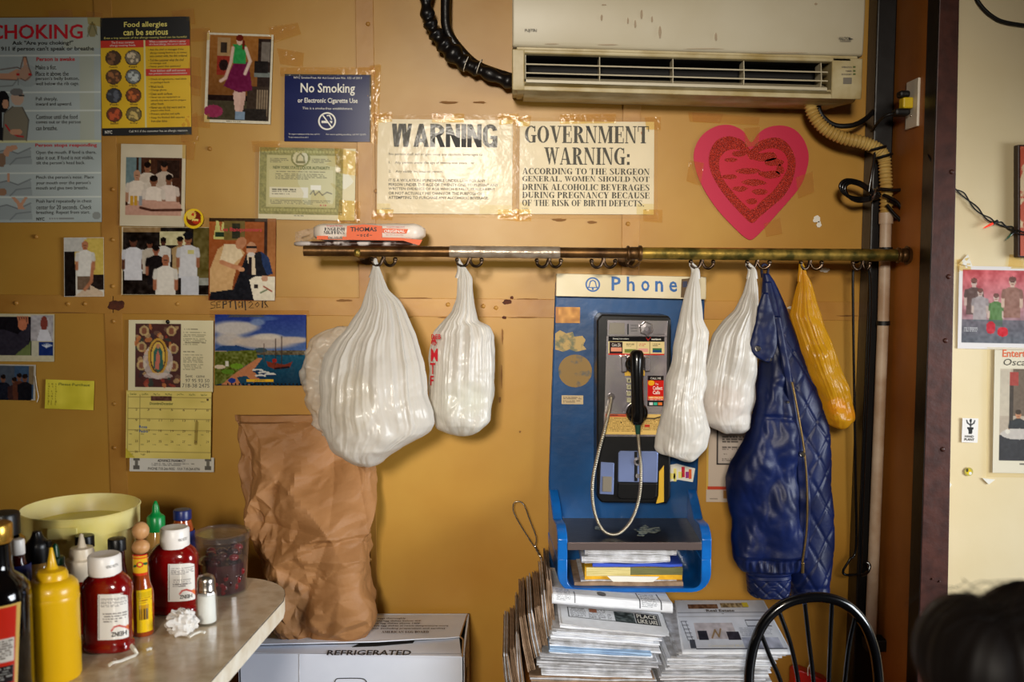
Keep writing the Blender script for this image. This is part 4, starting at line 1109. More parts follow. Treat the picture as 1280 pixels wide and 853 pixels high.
ht = MB().prism(ho[:1] + [p for p in spline(ho)][1:], -.0065, -.0045).build('paper_heart', 'card_pink', smooth=0)
tag(ht, 'large bright pink paper heart with an orange glitter heart in its middle', 'paper heart')
nt = mat('glitter', (196, 44, 14), .4, metal=.3, col2=(120, 16, 8), vs=420, lo=.4, hi=.6, bump=1.0, bs=500)
mat('heart_red', (200, 16, 50), .35)
flat_outline(spline(hi_), -.0078, 'glitter_band', 'glitter', ht)
flat_outline(spline(hc), -.0088, 'inner_heart', 'heart_red', ht)
for k, (x, y, a, b) in enumerate([(924, 192, 9, 4), (914, 200, 8, 2.6), (955, 196, 16, 6), (968, 203, 12, 5), (935, 214, 16, 3.6), (912, 221, 9, 3), (942, 228, 15, 4), (962, 218, 13, 5), (950, 240, 10, 4), (925, 236, 10, 3.4), (940, 252, 7, 4), (975, 212, 5, 6)]):
    pts = [(x + a * (1 + .4 * noise.noise(Vector((k, q, 0)))) * math.cos(q), y + b * (1 + .5 * noise.noise(Vector((k, q, 5)))) * math.sin(q)) for q in [math.pi * j / 8 for j in range(16)]]
    flat_outline(pts, -.0096, 'glitter_patch', 'glitter', ht)
tape(ht, [[(930, 160), (950, 158), (948, 182), (932, 184)], [(995, 222), (1016, 214), (1018, 240), (998, 248)], [(862, 200), (880, 204), (876, 232), (858, 226)], [(955, 280), (975, 272), (978, 292), (958, 296)], [(865, 140), (950, 146), (948, 156), (866, 152)]], -.0072)

# framed notice behind the hanging bags
s = Sheet(883, 536, 940, 628, -.006, .5, base=(196, 178, 160))
s.rect(883, 536, 885, 612, (206, 166, 70)).rect(885, 608.5, 940, 612, (190, 60, 30)).rect(896, 536, 938, 581, (36, 26, 24)).rect(897.5, 536, 937, 579.5, (186, 172, 160)).lines(903, 546, 932, 555, 3, (60, 50, 46)).lines(903, 559, 932, 564, 2, (60, 50, 46)).lines(903, 568, 911, 570, 1, (60, 50, 46)).lines(903, 574, 932, 578, 2, (60, 50, 46)).rect(905, 614, 915, 623, (160, 110, 50)).lines(888, 624, 902, 626, 1, (90, 80, 70))
sheet_thing('notice_board_sheet', 'cream notice with a black bordered text and red rule behind the hanging bags', 'notice', s)
s = Sheet(984, 727, 1016, 742, -.006, 3, base=(226, 214, 200)); s.rect(990, 734, 995, 739, (200, 40, 40))
sheet_thing('paper_slip', 'white slip with a red mark just below the jacket hem', 'slip', s)

# right hand wall
YR = YF - .003
s = Sheet(1198, 333.5, 1310, 437, YR, 1.2, base=(236, 232, 230))
s.rect(1203, 338, 1310, 429, (200, 120, 120)).grad(1203, 338, 1310, 429, (206, 96, 100), (150, 150, 156)); s.noise(26, 9, (1203, 338, 1310, 429)); 
for a in ((1217, 354, 4.5, (110, 90, 86), (196, 170, 160)), (1245, 372, 4, (96, 130, 80), (206, 180, 166)), (1265, 352, 5, (150, 110, 96), (206, 176, 156)), (1225, 366, 4, (170, 160, 160), (190, 170, 160))): s.person(a[0], a[1], a[2], a[3], a[4], (120, 84, 76), h=9)
s.rect(1203, 400, 1310, 429, (90, 96, 104), .7); s.ell(1254, 415, 7, 6, (206, 50, 60)); s.ell(1239, 410, 6, 8, (196, 60, 70)); s.lines(1206, 410, 1224, 424, 7, (226, 226, 226)); s.noise(14, 3, (1203, 338, 1310, 429))
o = sheet_thing('photo_print', 'white bordered glossy print of people against red, on the cream wall', 'photo', s, 'print_glossy')
tape(o, [[(1196, 325), (1212, 322), (1214, 338), (1197, 340)], [(1262, 318), (1284, 320), (1282, 336), (1260, 336)]], YR)
s = Sheet(1242, 438, 1318, 592, YR - .001, 1.0, base=(238, 236, 232))
s.text('Entertainment', (1252, 437.5, 1318, 447), 'ink_orange', .03); s.text('Oscar night', (1252, 449, 1318, 460), 'ink', 0, shear=.2)
s.rect(1250, 462, 1318, 576, (190, 180, 176)).rect(1250, 462, 1262, 520, (206, 200, 196)).rect(1266, 462, 1318, 520, (110, 96, 90)).rect(1262, 468, 1266, 530, (60, 50, 50)).rect(1262, 466, 1272, 482, (170, 60, 60)).rect(1250, 545, 1318, 576, (40, 44, 60)); s.person(1273, 518, 4.4, (30, 40, 56), (196, 140, 110), (60, 40, 30), h=6); s.ell(1275, 543, 24, 7, (206, 204, 214)); s.ell(1260, 540, 3, 3, (230, 230, 236)); s.noise(9, 3, (1250, 462, 1318, 576)); s.lines(1274, 580, 1300, 583, 1, (70, 70, 70))
o = sheet_thing('magazine_clipping', 'laminated magazine clipping of a man at a white table, cut off by the right edge', 'clipping', s, 'print_glossy')
tape(o, [[(1234, 434), (1330, 436), (1330, 598), (1233, 597)]], YR - .003, 'plastic_sleeve', 'clear_film')
s = Sheet(1202.5, 523, 1222.5, 553.5, YR, 2.0, base=(240, 236, 230), step=.6)
s.rect(1209, 534, 1217, 536.5, (20, 20, 20)).poly([(1210, 536), (1216, 536), (1215, 543), (1211, 543)], (20, 20, 20)).line([(1213, 534), (1213, 526)], 1.4, (20, 20, 20)).line([(1213, 532), (1209, 529), (1208, 526)], 1.4, (20, 20, 20)).line([(1213, 532), (1217, 529), (1218, 526)], 1.4, (20, 20, 20)).ell(1213, 526, 1.6, 2.4, (20, 20, 20))
s.text('HAND', (1206.5, 544.4, 1217.5, 547.4), 'ink', .02); s.text('PLANT', (1206, 548.2, 1218.5, 551.2), 'ink', .02)
sheet_thing('plant_sticker', 'small white sticker with a black potted plant on the cream wall', 'sticker', s)
def d2(s): s.C[:] = (190, 176, 90); s.ell(1211, 590, 3.4, 3.4, (230, 200, 40)).ell(1213, 592, 2, 2, (240, 240, 230)).ell(1209, 588, 1.6, 2.4, (90, 84, 60))
disc('small_round_sticker', 'tiny yellow and white round sticker low on the cream wall', 'sticker', 1211, 590, 5.4, YR, d2)
fr = MB().prism([(1272.5, 181), (1330, 181), (1330, 324), (1272.5, 322)], YR - .022, YR).build('picture_frame', 'frame_dark', smooth=0, bevel=.002)
tag(fr, 'dark edged red and cream panel on the cream wall, cut off by the right edge', 'picture')
MB().prism([(1275.5, 183), (1330, 183), (1330, 321), (1275.5, 320)], YR - .024, YR - .022).build('picture_panel', 'frame_red', fr, smooth=0)
# bits of old tape and torn paper left on the walls
tape(wb, [[(222, 90), (252, 96), (250, 112), (224, 104)], [(346, 60), (380, 66), (378, 84), (350, 80)], [(860, 140), (905, 142), (900, 154), (862, 152)]], -.002)
mb = MB()
for q in ([(1184, 600), (1190, 606), (1186, 612)], [(1199, 330), (1210, 318), (1216, 334)], [(1228, 598), (1244, 600), (1236, 606)]):
    mb.prism(q, YR - .002, YR)
mb.build('paper_scraps', 'paper_scrap', wr, smooth=0)['kind'] = 'stuff'
# ------------------------------------------------------------------ air conditioner
YA = -.21
ac = thing('air_conditioner', 'cream wall mounted air conditioner stained along its lower edge', 'air conditioner', P(858, 118, -.1))
xl, xr = P(640, 60, YA)[0], P(1079, 60, YA)[0]
def az(y, Y=YA): return P(640, y, Y)[2]
tilt = (P(0, 70, YA)[2] - P(0, 58, YA)[2]) / (xr - xl)        # it hangs a little low on the right
def lean(mb):
    mb.v = [(x, y, z + (x - xl) * tilt) for x, y, z in mb.v]; return mb
zt = 2.42
zp = az(59)           # lower edge of the front panel
zo1, zo0 = az(66), az(103)
zb = az(112)
mb = MB()             # cabinet: back, top, ends
mb.xprism([(-.012, zb + .006), (-.16, zb), (YA + .012, az(104)), (YA + .005, zo0), (YA + .005, zo0 + .004), (-.06, zo0 + .02), (-.06, zo1 + .01), (YA + .005, zo1), (YA + .005, zt), (-.012, zt)], xl + .012, xr - .012)
lean(mb).build('cabinet', 'ac_yellowed', ac, smooth=30, bevel=.003)
mb = MB()
for a, b in ((xl, xl + .033), (P(1040, 90, YA)[0], xr)):
    pr = [(-.012, zb + .01), (-.15, zb), (YA + .03, zb + .012), (YA + .004, zo0 - .02), (YA, zo0), (YA, zp - .004), (-.012, zp - .004)]
    mb.xprism(pr, a, b)
mb.xprism([(YA + .02, zo1 - .002), (YA, zo1), (YA, zp - .004), (YA + .02, zp - .004)], xl + .03, xr - .03)
mb.xprism([(-.014, zb), (-.15, zb - .004), (YA + .03, zb + .012), (YA + .004, zo0 - .02), (YA + .004, zo0 - .006), (-.014, zb + .01)], xl + .03, xr - .03)
lean(mb).build('fascia', 'ac_yellowed', ac, smooth=30, bevel=.003)
mb = MB(); n = 14
prf = [(YA + .012, zp), (YA - .002, zp + .003), (YA - .006, zp + .016), (YA - .012, zp + .12), (YA - .008, zp + .24), (YA + .02, zt - .01), (YA + .06, zt + .006), (-.02, zt + .006), (-.02, zp)]
mb.xprism(prf, xl + .001, xr - .001)
lean(mb).build('front_panel', 'ac_plastic', ac, smooth=30, bevel=.004)
mb = MB(); mb.box(xl + .034, P(1040, 90, YA)[0], -.065, -.06, zo0, zo1 + .01); lean(mb).build('outlet_recess', 'ac_dark', ac, smooth=0)
mb = MB(); mb.box(xl + .034, P(1040, 90, YA)[0], YA + .03, -.066, zo0 - .001, zo0 + .002); mb.box(xl + .034, P(1040, 90, YA)[0], YA + .03, -.066, zo1 + .001, zo1 + .004); lean(mb).build('outlet_lining', 'ac_dark', ac, smooth=0)
for y in (80, 91):
    mb = MB(); z = az(y)
    mb.xprism([(YA + .004, z), (YA + .006, z + .004), (YA + .05, z + .012), (YA + .05, z + .008)], xl + .036, P(1036, 90, YA)[0])
    lean(mb).build('louver', 'ac_plastic', ac, smooth=0, bevel=.0008)
mb = MB(); z = az(101)
mb.xprism([(YA - .004, z - .004), (YA - .004, z + .004), (YA + .04, z + .018), (YA + .05, z + .008)], xl + .036, P(1034, 90, YA)[0])
lean(mb).build('air_flap', 'ac_plastic', ac, smooth=0, bevel=.001)
for x in (657, 750, 842, 931, 1028):
    mb = MB(); a = P(x, 80, YA)[0]
    mb.xprism([(YA + .01, zo0 + .012), (YA + .004, zo0 + .03), (YA + .012, zo1 - .002), (YA + .06, zo1 - .002), (YA + .06, zo0 + .012)], a - .001, a + .001)
    lean(mb).build('vane', 'ac_plastic', ac, smooth=0)
mb = MB(); f3 = lambda x, y: P(x, y, YA - .0145)
put_text(mb, sans('FUJITSU', .02), (656, 36, 671, 40), f3); put_text(mb, sans('HALCYON', .03), (1049, 46, 1063, 50), f3)
mb.add([f3(1061, 47), f3(1067, 48.5), f3(1061, 50)], [(0, 1, 2)]); mb.add([f3(1050, 51), f3(1064, 51), f3(1064, 51.6), f3(1050, 51.6)], [(0, 1, 2, 3)])
mb.build('lettering', 'ink_grey', ac, smooth=0)
mb = MB(); f3 = lambda x, y: P(x, y, YA - .0015)
for t, y in (('OPERATION', 83), ('TIMER', 88), ('ECONOMY', 92)): put_text(mb, sans(t, .02), (1052 if len(t) > 6 else 1057, y, 1065, y + 2), f3)
mb.build('lettering', 'ink_grey', ac, smooth=0)
for y in (82.6, 87.6, 91.6): MB().pbox(1066.5, y, 1069.5, y + 2, YA - .002, YA).build('indicator', 'ink_green', ac, smooth=0)
MB().pbox(1054, 97, 1065, 105, YA - .002, YA).build('receiver_window', 'ac_grey', ac, smooth=0, bevel=.0008)
# grime spots on the panel
mb = MB()
for k, (x, y, a, b) in enumerate([(752, 22, 1.5, 4), (785, 26, 1.2, 4), (794, 30, 1.4, 5), (802, 18, 1.6, 6), (825, 40, 2, 8), (815, 24, 1.2, 4), (755, 6, 3, 1), (895, 46, 1.6, 5), (1020, 5, 2, 1.6), (760, 56, 14, .8), (690, 55, 9, .7), (880, 61, 24, .6), (980, 66, 30, .7)]):
    pts = [(x + a * (1 + .5 * noise.noise(Vector((k, q, 0)))) * math.cos(q), y + b * (1 + .4 * noise.noise(Vector((k, q, 3)))) * math.sin(q)) for q in [math.pi * j / 6 for j in range(12)]]
    mb.add([P(u, v, YA - .0145 if y < 50 else YA - .008) for u, v in pts], [tuple(range(12))])
mat('smudge', (176, 150, 118), .6, clear=.45)
mb.build('smudge_marks', 'smudge', ac, smooth=0)

# ------------------------------------------------------------------ lines, hose, conduits
def line_thing(name, label, cat, pts, r, m, Y=None, n=8, seg=8, closed=False):
    o = MB().tube(ppath(pts, Y, n, closed), r, seg, closed=closed).build(name, m, smooth=60)
    return tag(o, label, cat)
# wrapped black lines beside the air conditioner
pp = ppath([(530, -60), (533, 8), (540, 34), (556, 56), (580, 78), (606, 90), (641, 104)], -.06, 14)
rad = [.018 + .0035 * math.sin(i * .8) + .004 * noise.noise(Vector((i * .35, 0, 0))) + .008 * math.exp(-((i - 48) / 10) ** 2) for i in range(len(pp))]
o = MB().tube(pp, rad, 14).build('insulated_line', 'black_tape', smooth=70)
tag(o, 'thick black taped line curving down to the left end of the air conditioner', 'pipe')
MB().tube(ppath([(560, -60), (557, 10), (560, 40), (578, 66), (600, 84), (640, 98)], -.05, 10), .014, 10).build('second_line', 'black_tape', o, smooth=70)
for x, y in ((583, 80), (599, 84)):
    c = Vector(P(x, y, -.06))
    MB().tube([c + Vector((math.cos(q) * .008, math.sin(q) * .026, math.cos(q) * .026 * .8)) for q in [math.pi * k / 8 for k in range(16)]], .0014, 5, closed=True).build('cable_tie', 'string_white', o)
# the dark duct in the corner
duct = MB().prism([(1106, -260), (1131, -260), (1112, 300), (1094, 853), (1081, 1290), (1056, 1290), (1066, 853), (1088, 300)], -.075, -.002).build('corner_duct', 'black_paint', smooth=0, bevel=.004)
tag(duct, 'flat black duct running up the corner behind the pale pipe', 'duct')
pw = thing('drain_pipe', 'pale narrow pipe running down the dark corner duct', 'pipe', P(1086, 853, -.1))
MB().tube([P(1107.5, 270, -.105), P(1104, 400, -.105), P(1096, 600, -.105), P(1088, 800, -.105)], .0155, 14).build('pipe', 'pipe_white', pw, smooth=60)
MB().tube([P(1107.6, 266, -.105), P(1107.4, 280, -.105)], .019, 14).build('coupling', 'pipe_white', pw, smooth=60)
for y in (404, 312):
    c = P(1104 + (404 - y) * .035, y, -.105)
    MB().tube([(c[0], c[1], c[2] + .006), (c[0], c[1], c[2] - .006)], .0185, 14).build('clamp', 'black_rubber', pw, smooth=60)
MB().box(*[P(1098, 800, -.105)[0] - .04, P(1098, 800, -.105)[0] + .02, -.13, -.08, P(0, 812, -.105)[2], P(0, 797, -.105)[2]]).build('pipe_elbow', 'black_rubber', pw, smooth=0, bevel=.004)
hp = ppath([(1012, 124, -.12), (1016, 142, -.12), (1030, 160, -.12), (1052, 172, -.12), (1078, 178, -.12), (1096, 186, -.12), (1105, 198, -.11), (1107, 220, -.108), (1108, 245, -.106), (1107.5, 268, -.105)], None, 26)
hr = [.0165 + .0022 * math.sin(i * 1.35) for i in range(len(hp))]
hose = MB().tube(hp, hr, 12).build('corrugated_hose', 'hose_cream', smooth=70)
tag(hose, 'yellowed corrugated hose leaving the underside of the air conditioner', 'hose')
for i in (130, 152):
    c = Vector(hp[i]); MB().tube([c + Vector((.022 * math.cos(q), .022 * math.sin(q), .006 * math.cos(q))) for q in [math.pi * k / 8 for k in range(16)]], .004, 6, closed=True).build('cable_tie', 'black_rubber', hose)
line_thing('power_cable', 'black cable looping from the air conditioner underside behind the dark duct', 'cable', [(1022, 122, -.09), (1026, 142, -.10), (1042, 156, -.10), (1064, 157, -.10), (1080, 150, -.08), (1091, 140, -.06), (1100, 128, -.04)], .007, 'black_rubber')
# coiled black cord
cc = thing('coiled_cord', 'coil of black cord tied against the pipe under the hose', 'cord', P(1098, 250, -.13))
for k, (dx, dy) in enumerate(((0, 0), (2, 2), (-1, 4))):
    MB().tube(ppath([(1098 + dx, 243 + dy, -.125), (1075, 248 + dy, -.13), (1056 + k * 3, 243 + dy, -.13), (1050 + k * 3, 232 + dy, -.13), (1058 + k * 2, 225 + dy, -.13), (1075, 228 + dy, -.13), (1090, 238 + dy, -.125)], None, 8, True), .0045, 7).build('loop', 'black_gloss', cc, smooth=70)
MB().tube(ppath([(1096, 236, -.135), (1120, 238, -.13), (1138, 236, -.12), (1147, 246, -.12), (1142, 256, -.12), (1128, 258, -.12), (1110, 250, -.13)], None), .0055, 7).build('loop', 'black_gloss', cc, smooth=70)
MB().tube(ppath([(1104, 244, -.135), (1120, 252, -.13), (1130, 266, -.13), (1140, 278, -.13), (1132, 280, -.13), (1118, 268, -.13), (1108, 256, -.13)], None), .0058, 7).build('loop', 'black_gloss', cc, smooth=70)
MB().tube(ppath([(1094, 190, -.125), (1090, 215, -.13), (1086, 240, -.13)], None), .004, 6).build('cord_end', 'black_gloss', cc, smooth=70)
c = Vector(P(1091, 244, -.132)); MB().tube([c + Vector((.004 * math.sin(q), .012 * math.cos(q), .016 * math.sin(q))) for q in [math.pi * k / 6 for k in range(12)]], .0028, 6, closed=True).build('tie', 'steel', cc)
# corner outlet on the side wall, with plug and string lights
XO = XC - .003
ya, yb2 = PX(1133, 130, XO)[1], PX(1166, 130, XO)[1]
za, zc = PX(1150, 96.5, XO)[2], PX(1150, 157, XO)[2]
ya = PX(1134, 130, XO)[1]; yb2 = max(PX(1164, 130, XO)[1], YF + .045)
ow = thing('wall_outlet', 'cream wall outlet plate on the dark side wall', 'outlet', (XO, (ya + yb2) / 2, zc))
MB().box(XO - .004, XO + .003, yb2, ya, zc, za).build('cover_plate', 'outlet_plastic', ow, smooth=0, bevel=.002)
zm = (za + zc) / 2
MB().box(XO - .0055, XO - .003, yb2 + .03, yb2 + .036, zm - .004, zm + .012).build('socket_slot', 'ac_dark', ow, smooth=0)
MB().ball((XO - .004, (ya + yb2) / 2, zm - .03), .003, 8).build('screw', 'steel', ow)
pl = thing('yellow_plug', 'yellow tagged plug in the outlet on the side wall', 'plug', (XO - .01, ya - .04, zm))
c = P(1137, 130, -.13); c = (XO - .02, ya - .04, zm + .004)
MB().box(c[0] - .012, c[0] + .015, c[1] - .016, c[1] + .016, c[2] - .017, c[2] + .012).build('plug_body', 'yellow_plug', pl, smooth=0, bevel=.004)
MB().box(c[0] - .02, c[0] + .008, c[1] - .014, c[1] + .018, c[2] + .012, c[2] + .03).build('plug_top', 'black_rubber', pl, smooth=0, bevel=.006)
MB().box(c[0] - .03, c[0] + .01, c[1] - .014, c[1] + .022, c[2] - .035, c[2] - .016).build('plug_bottom', 'black_rubber', pl, smooth=0, bevel=.006)
MB().tube(smooth_path([(c[0] - .02, c[1] + .01, c[2] - .026), (c[0] - .05, c[1] + .02, c[2] - .035), (XO - .07, -.1, c[2] - .06)]), .004, 7).build('plug_cord', 'black_rubber', pl, smooth=70)
sl = thing('string_lights', 'string of small coloured bulbs on twisted dark wire across the brown post', 'string lights', P(1200, 230, YF - .02))
base = [(1146, 150, -.16), (1152, 168, -.18), (1158, 184, -.22), (1163, 196, YF - .03), (1172, 214, YF - .03), (1186, 230, YF - .025), (1204, 243, YF - .012), (1222, 262, YF - .012), (1238, 275, YF - .012), (1252, 280, YF - .012), (1266, 286, YF - .015), (1276, 291, YF - .035), (1330, 300, YF - .035)]
for q in (0, 1):
    pt = ppath(base, None, 10)
    MB().tube([p + Vector((.004 * math.cos(i * .33 + q * math.pi), 0, .004 * math.sin(i * .33 + q * math.pi))) for i, p in enumerate(pt)], .0018, 6).build('wire', 'black_rubber', sl, smooth=70)
for (xa, ya_, xb, yb_, m) in ((1244, 278, 1236, 282, 'bulb_red'), (1266, 291, 1261, 296, 'bulb_green')):
    a, b = Vector(P(xa, ya_, YF - .018)), Vector(P(xb, yb_, YF - .018))
    d = (b - a)
    hb = MB().tube([a - d * .4, a + d * .35], .0042, 8).build('bulb_holder', 'black_rubber', sl)
    MB().tube([a + d * .35, a + d * .8, a + d * 1.5, a + d * 1.9], [.0032, .0034, .002, .0006], 8).build('bulb', m, hb)
line_thing('overhead_cable', 'black cable crossing the top of the cream wall', 'cable', [(1212, -20), (1224, 4), (1240, 20), (1262, 29), (1320, 36)], .005, 'black_rubber', YF - .008)

# ------------------------------------------------------------------ hook rail
YRL = -.21
rail = thing('hook_rail', 'long old brass pipe rail carrying hooks across the wall', 'rail', P(760, 320, YRL))
ry = lambda x: 313.5 + (x - 380) * .0078
def rp(x, dy=0, Y=YRL): return P(x, ry(x) + dy, Y)
MB().tube([rp(380), rp(562), rp(790)], .0145, 18).build('left_pipe', 'brass_dark', rail, smooth=60)
MB().tube([rp(795), rp(1120)], .0165, 18).build('right_pipe', 'brass', rail, smooth=60)
mb = MB()
a, b = Vector(rp(562)), Vector(rp(700)); pts = [a.lerp(b, i / 30) for i in range(31)]
mb.tube(pts, [.0162 + .001 * noise.noise(Vector((i * .6, 3, 0))) for i in range(31)], 16).build('tape_wrap', 'duct_tape', rail, smooth=60)
for x, r_, w in ((785, .02, 4), (800, .021, 5), (793, .017, 12), (1123, .021, 4), (1130, .019, 7)):
    MB().tube([rp(x - w / 2), rp(x - w / 2 + 1), rp(x + w / 2 - 1), rp(x + w / 2)], [r_ * .9, r_, r_, r_ * .9], 16).build('collar', 'brass_dark', rail, smooth=50)
MB().tube([rp(1120), rp(1138.5)], .0135, 14).build('end_fitting', 'brass_dark', rail, smooth=60)
MB().tube([rp(1133), rp(1138)], [.026, .02], 16).build('end_flange', 'brass_dark', rail, smooth=50)
for x in (446, 794):
    mb = MB(); a = Vector(rp(x))
    mb.tube([a + Vector((0, 0, -.002)), a + Vector((0, .06, -.012)), Vector((a.x, -.004, a.z - .012))], .007, 10)
    mb.tube([(a.x, -.012, a.z - .012), (a.x, -.003, a.z - .012)], .026, 14)
    mb.build('bracket', 'brass_dark', rail, smooth=50)
MB().ball(rp(446.5, 2, YRL - .016), .009, 12, rz=.012).build('bracket_knob', 'brass', rail)
MB().tube(ppath([(790, 322, YRL), (784, 330, YRL), (792, 334, YRL), (800, 328, YRL)], None), .004, 6).build('wire_tie', 'brass_dark', rail)

hx = [(479, -14, 15), (586.5, -15, 15.5), (686, -15, 15), (754, -14.5, 15), (877, -13.5, 14.5), (946, -12, 16), (1012, -11, 15), (1078, -12, 9)]
wh = ['with the big white bag', 'with the short white bag', 'left of the phone sign', 'over the phone sign', 'with the long narrow white bag', 'with the jacket', 'with the yellow bag', 'with the wire pole, at the rail end']
for k, (x, dl, dr) in enumerate(hx):
    y0 = ry(x)
    h = thing('coat_hook', 'small double coat hook under the rail, ' + wh[k], 'hook', P(x, y0 + 12, YRL), 'double hooks under the rail')
    MB().tube(ppath([(x, y0 + 4), (x + .6, y0 + 9), (x, y0 + 13)], YRL, 4), [.0055] * 8 + [.0045], 8).build('stem', 'hook_metal', h, smooth=60)
    for d in (dl, dr):
        pr = MB().tube(ppath([(x, y0 + 8, YRL), (x + d * .25, y0 + 16, YRL - .004), (x + d * .62, y0 + 18, YRL - .008), (x + d * .93, y0 + 15, YRL - .01), (x + d, y0 + 11, YRL - .01)], None, 6), .0042, 8).build('prong', 'hook_metal', h, smooth=60)
        MB().ball(P(x + d, y0 + 10, YRL - .01), .0062, 10).build('prong_tip', 'hook_metal', pr)

# packs lying on the rail
mp = thing('muffin_pack', 'orange and white wrapped muffin pack lying on the rail', 'food pack', P(465, 305, -.12))
def pack(x0, x1, y0, y1, Yf, Yb, m, name, parent, ends=True):
    mb = MB(); rings = []
    for i in range(25):
        t = i / 24; x = x0 + (x1 - x0) * t
        e = 1 - max(0, (t - .9) / .1) ** 2 * .55 - max(0, (.06 - t) / .06) * .35
        ring = []
        for j in range(20):
            q = 2 * math.pi * j / 20
            cx, cy = abs(math.cos(q)) ** .5 * (1 if math.cos(q) > 0 else -1), abs(math.sin(q)) ** .5 * (1 if math.sin(q) > 0 else -1)
            w = 1 + .05 * noise.noise(Vector((t * 9, cx * 2, cy * 2)))
            p = P(x, (y0 + y1) / 2 - cy * (y1 - y0) / 2 * e * w, (Yf + Yb) / 2)
            ring.append((p[0], (Yf + Yb) / 2 - cx * (Yb - Yf) / 2 * e, p[2]))
        rings.append(ring)
    mb.loft(rings)
    return mb.build(name, m, parent, smooth=60)
pack(396, 531, 280, 301.5, -.205, -.065, 'muffin_white', 'wrapper', mp)
mb = MB()
for q in ((396, 297.5, 530, 304),): mb.prism([(396, 295), (410, 295), (410, 299), (428, 299), (428, 296), (500, 297.5), (528, 300), (524, 307), (504, 301), (396, 299.5)], -.2085, -.206)
mb.build('orange_band', 'ink_orange', mp, smooth=0)
MB().prism([(433.5, 282.5), (455, 280.6), (477.5, 282.5), (477.5, 299.5), (433, 299.5)], -.2095, -.2075).build('name_panel', 'ink_orange', mp, smooth=0)
MB().prism([(478, 285.5), (510, 286.5), (508, 292), (478, 291)], -.2085, -.2065).build('flavour_panel', 'ink_orange', mp, smooth=0)
mb = MB(); f3 = lambda x, y: P(x, y, -.2105)
put_text(mb, sans('THOMAS', .04), (438, 284, 471, 289.5), f3); put_text(mb, serif('ENGLISH'), (405.5, 284.5, 430.5, 288.3), f3); put_text(mb, serif('MUFFINS'), (404.5, 288.8, 430.5, 292.6), f3)
put_text(mb, sans('~ o c d ~', .03), (446, 291.5, 465, 296), f3); put_text(mb, sans('0g  1%  6', 0), (411, 295.6, 427, 298.2), f3)
mb.build('lettering', 'ink', mp, smooth=0)
mb = MB(); put_text(mb, sans('ORIGINAL', .035), (480, 287.2, 506, 291), f3); mb.build('lettering', 'ink_white', mp, smooth=0)
mb = MB(); put_text(mb, sans('Original Recipe', .01), (408, 281.4, 428, 283.6), f3); put_text(mb, sans('TOASTER CRISP PACK', 0), (483, 283, 506, 284.6), f3); put_text(mb, sans('NET WT 12 OZ 340g', 0), (482, 293, 504, 294.6), f3); mb.build('lettering', 'ink_red', mp, smooth=0)
mb = MB(); rows = []
for i in range(8):
    t = i / 7; rows.append([P(396 - t * 27, 290 + 9 * t + (j - 3) * (2.2 + t * .7) + 1.5 * noise.noise(Vector((i, j, 0))), -.14 - .03 * noise.noise(Vector((i * .8, j * .9, 4)))) for j in range(7)])
mb.grid(rows).build('wrapper_end', 'wrap_film', mp, smooth=60)
mat('muffin_dark', (60, 34, 24), .4, col2=(206, 196, 190), vs=18, lo=.45, hi=.52)
o = pack(372, 522, 301.8, 309, -.19, -.05, 'muffin_dark', 'muffin_pack', None)
tag(o, 'flattened dark and white wrapped pack squeezed under the orange pack', 'food pack')

# ------------------------------------------------------------------ hanging bags
def contour(c, ys):
    c = sorted(c, key=lambda p: p[1])
    return np.interp(ys, [p[1] for p in c], [p[0] for p in c])
def loft_px(name, L, Rr, yc, hd, m, parent=None, N=90, K=150, disp=None, y0=None, y1=None, sq=1.0, smooth=180):
    y0 = y0 if y0 is not None else L[0][1]; y1 = y1 if y1 is not None else L[-1][1]
    ys = np.linspace(y0, y1, N)
    xl_, xr_ = contour(L, ys), contour(Rr, ys)
    for _ in range(2):
        xl_[1:-1] = (xl_[:-2] + 2 * xl_[1:-1] + xl_[2:]) / 4; xr_[1:-1] = (xr_[:-2] + 2 * xr_[1:-1] + xr_[2:]) / 4
    rings = []
    for i, y in enumerate(ys):
        t = i / (N - 1)
        Yc = yc(t); a = P(xl_[i], y, Yc); b = P(xr_[i], y, Yc)
        cx, hw = (a[0] + b[0]) / 2, (b[0] - a[0]) / 2
        h = min(hd(t), hw * 2.2)
        ring = []
        for j in range(K):
            q = 2 * math.pi * j / K
            c, s_ = math.cos(q), math.sin(q)
            if sq != 1: c = math.copysign(abs(c) ** sq, c); s_ = math.copysign(abs(s_) ** sq, s_)
            d = disp(q, t, xl_[i] + (xr_[i] - xl_[i]) * (c + 1) / 2, y, hw) if disp else 0
            ring.append((cx + (hw + d * .55) * c, Yc - (h + d) * s_, a[2]))
        rings.append(ring)
    return MB().loft(rings).build(name, m, parent, smooth=smooth)
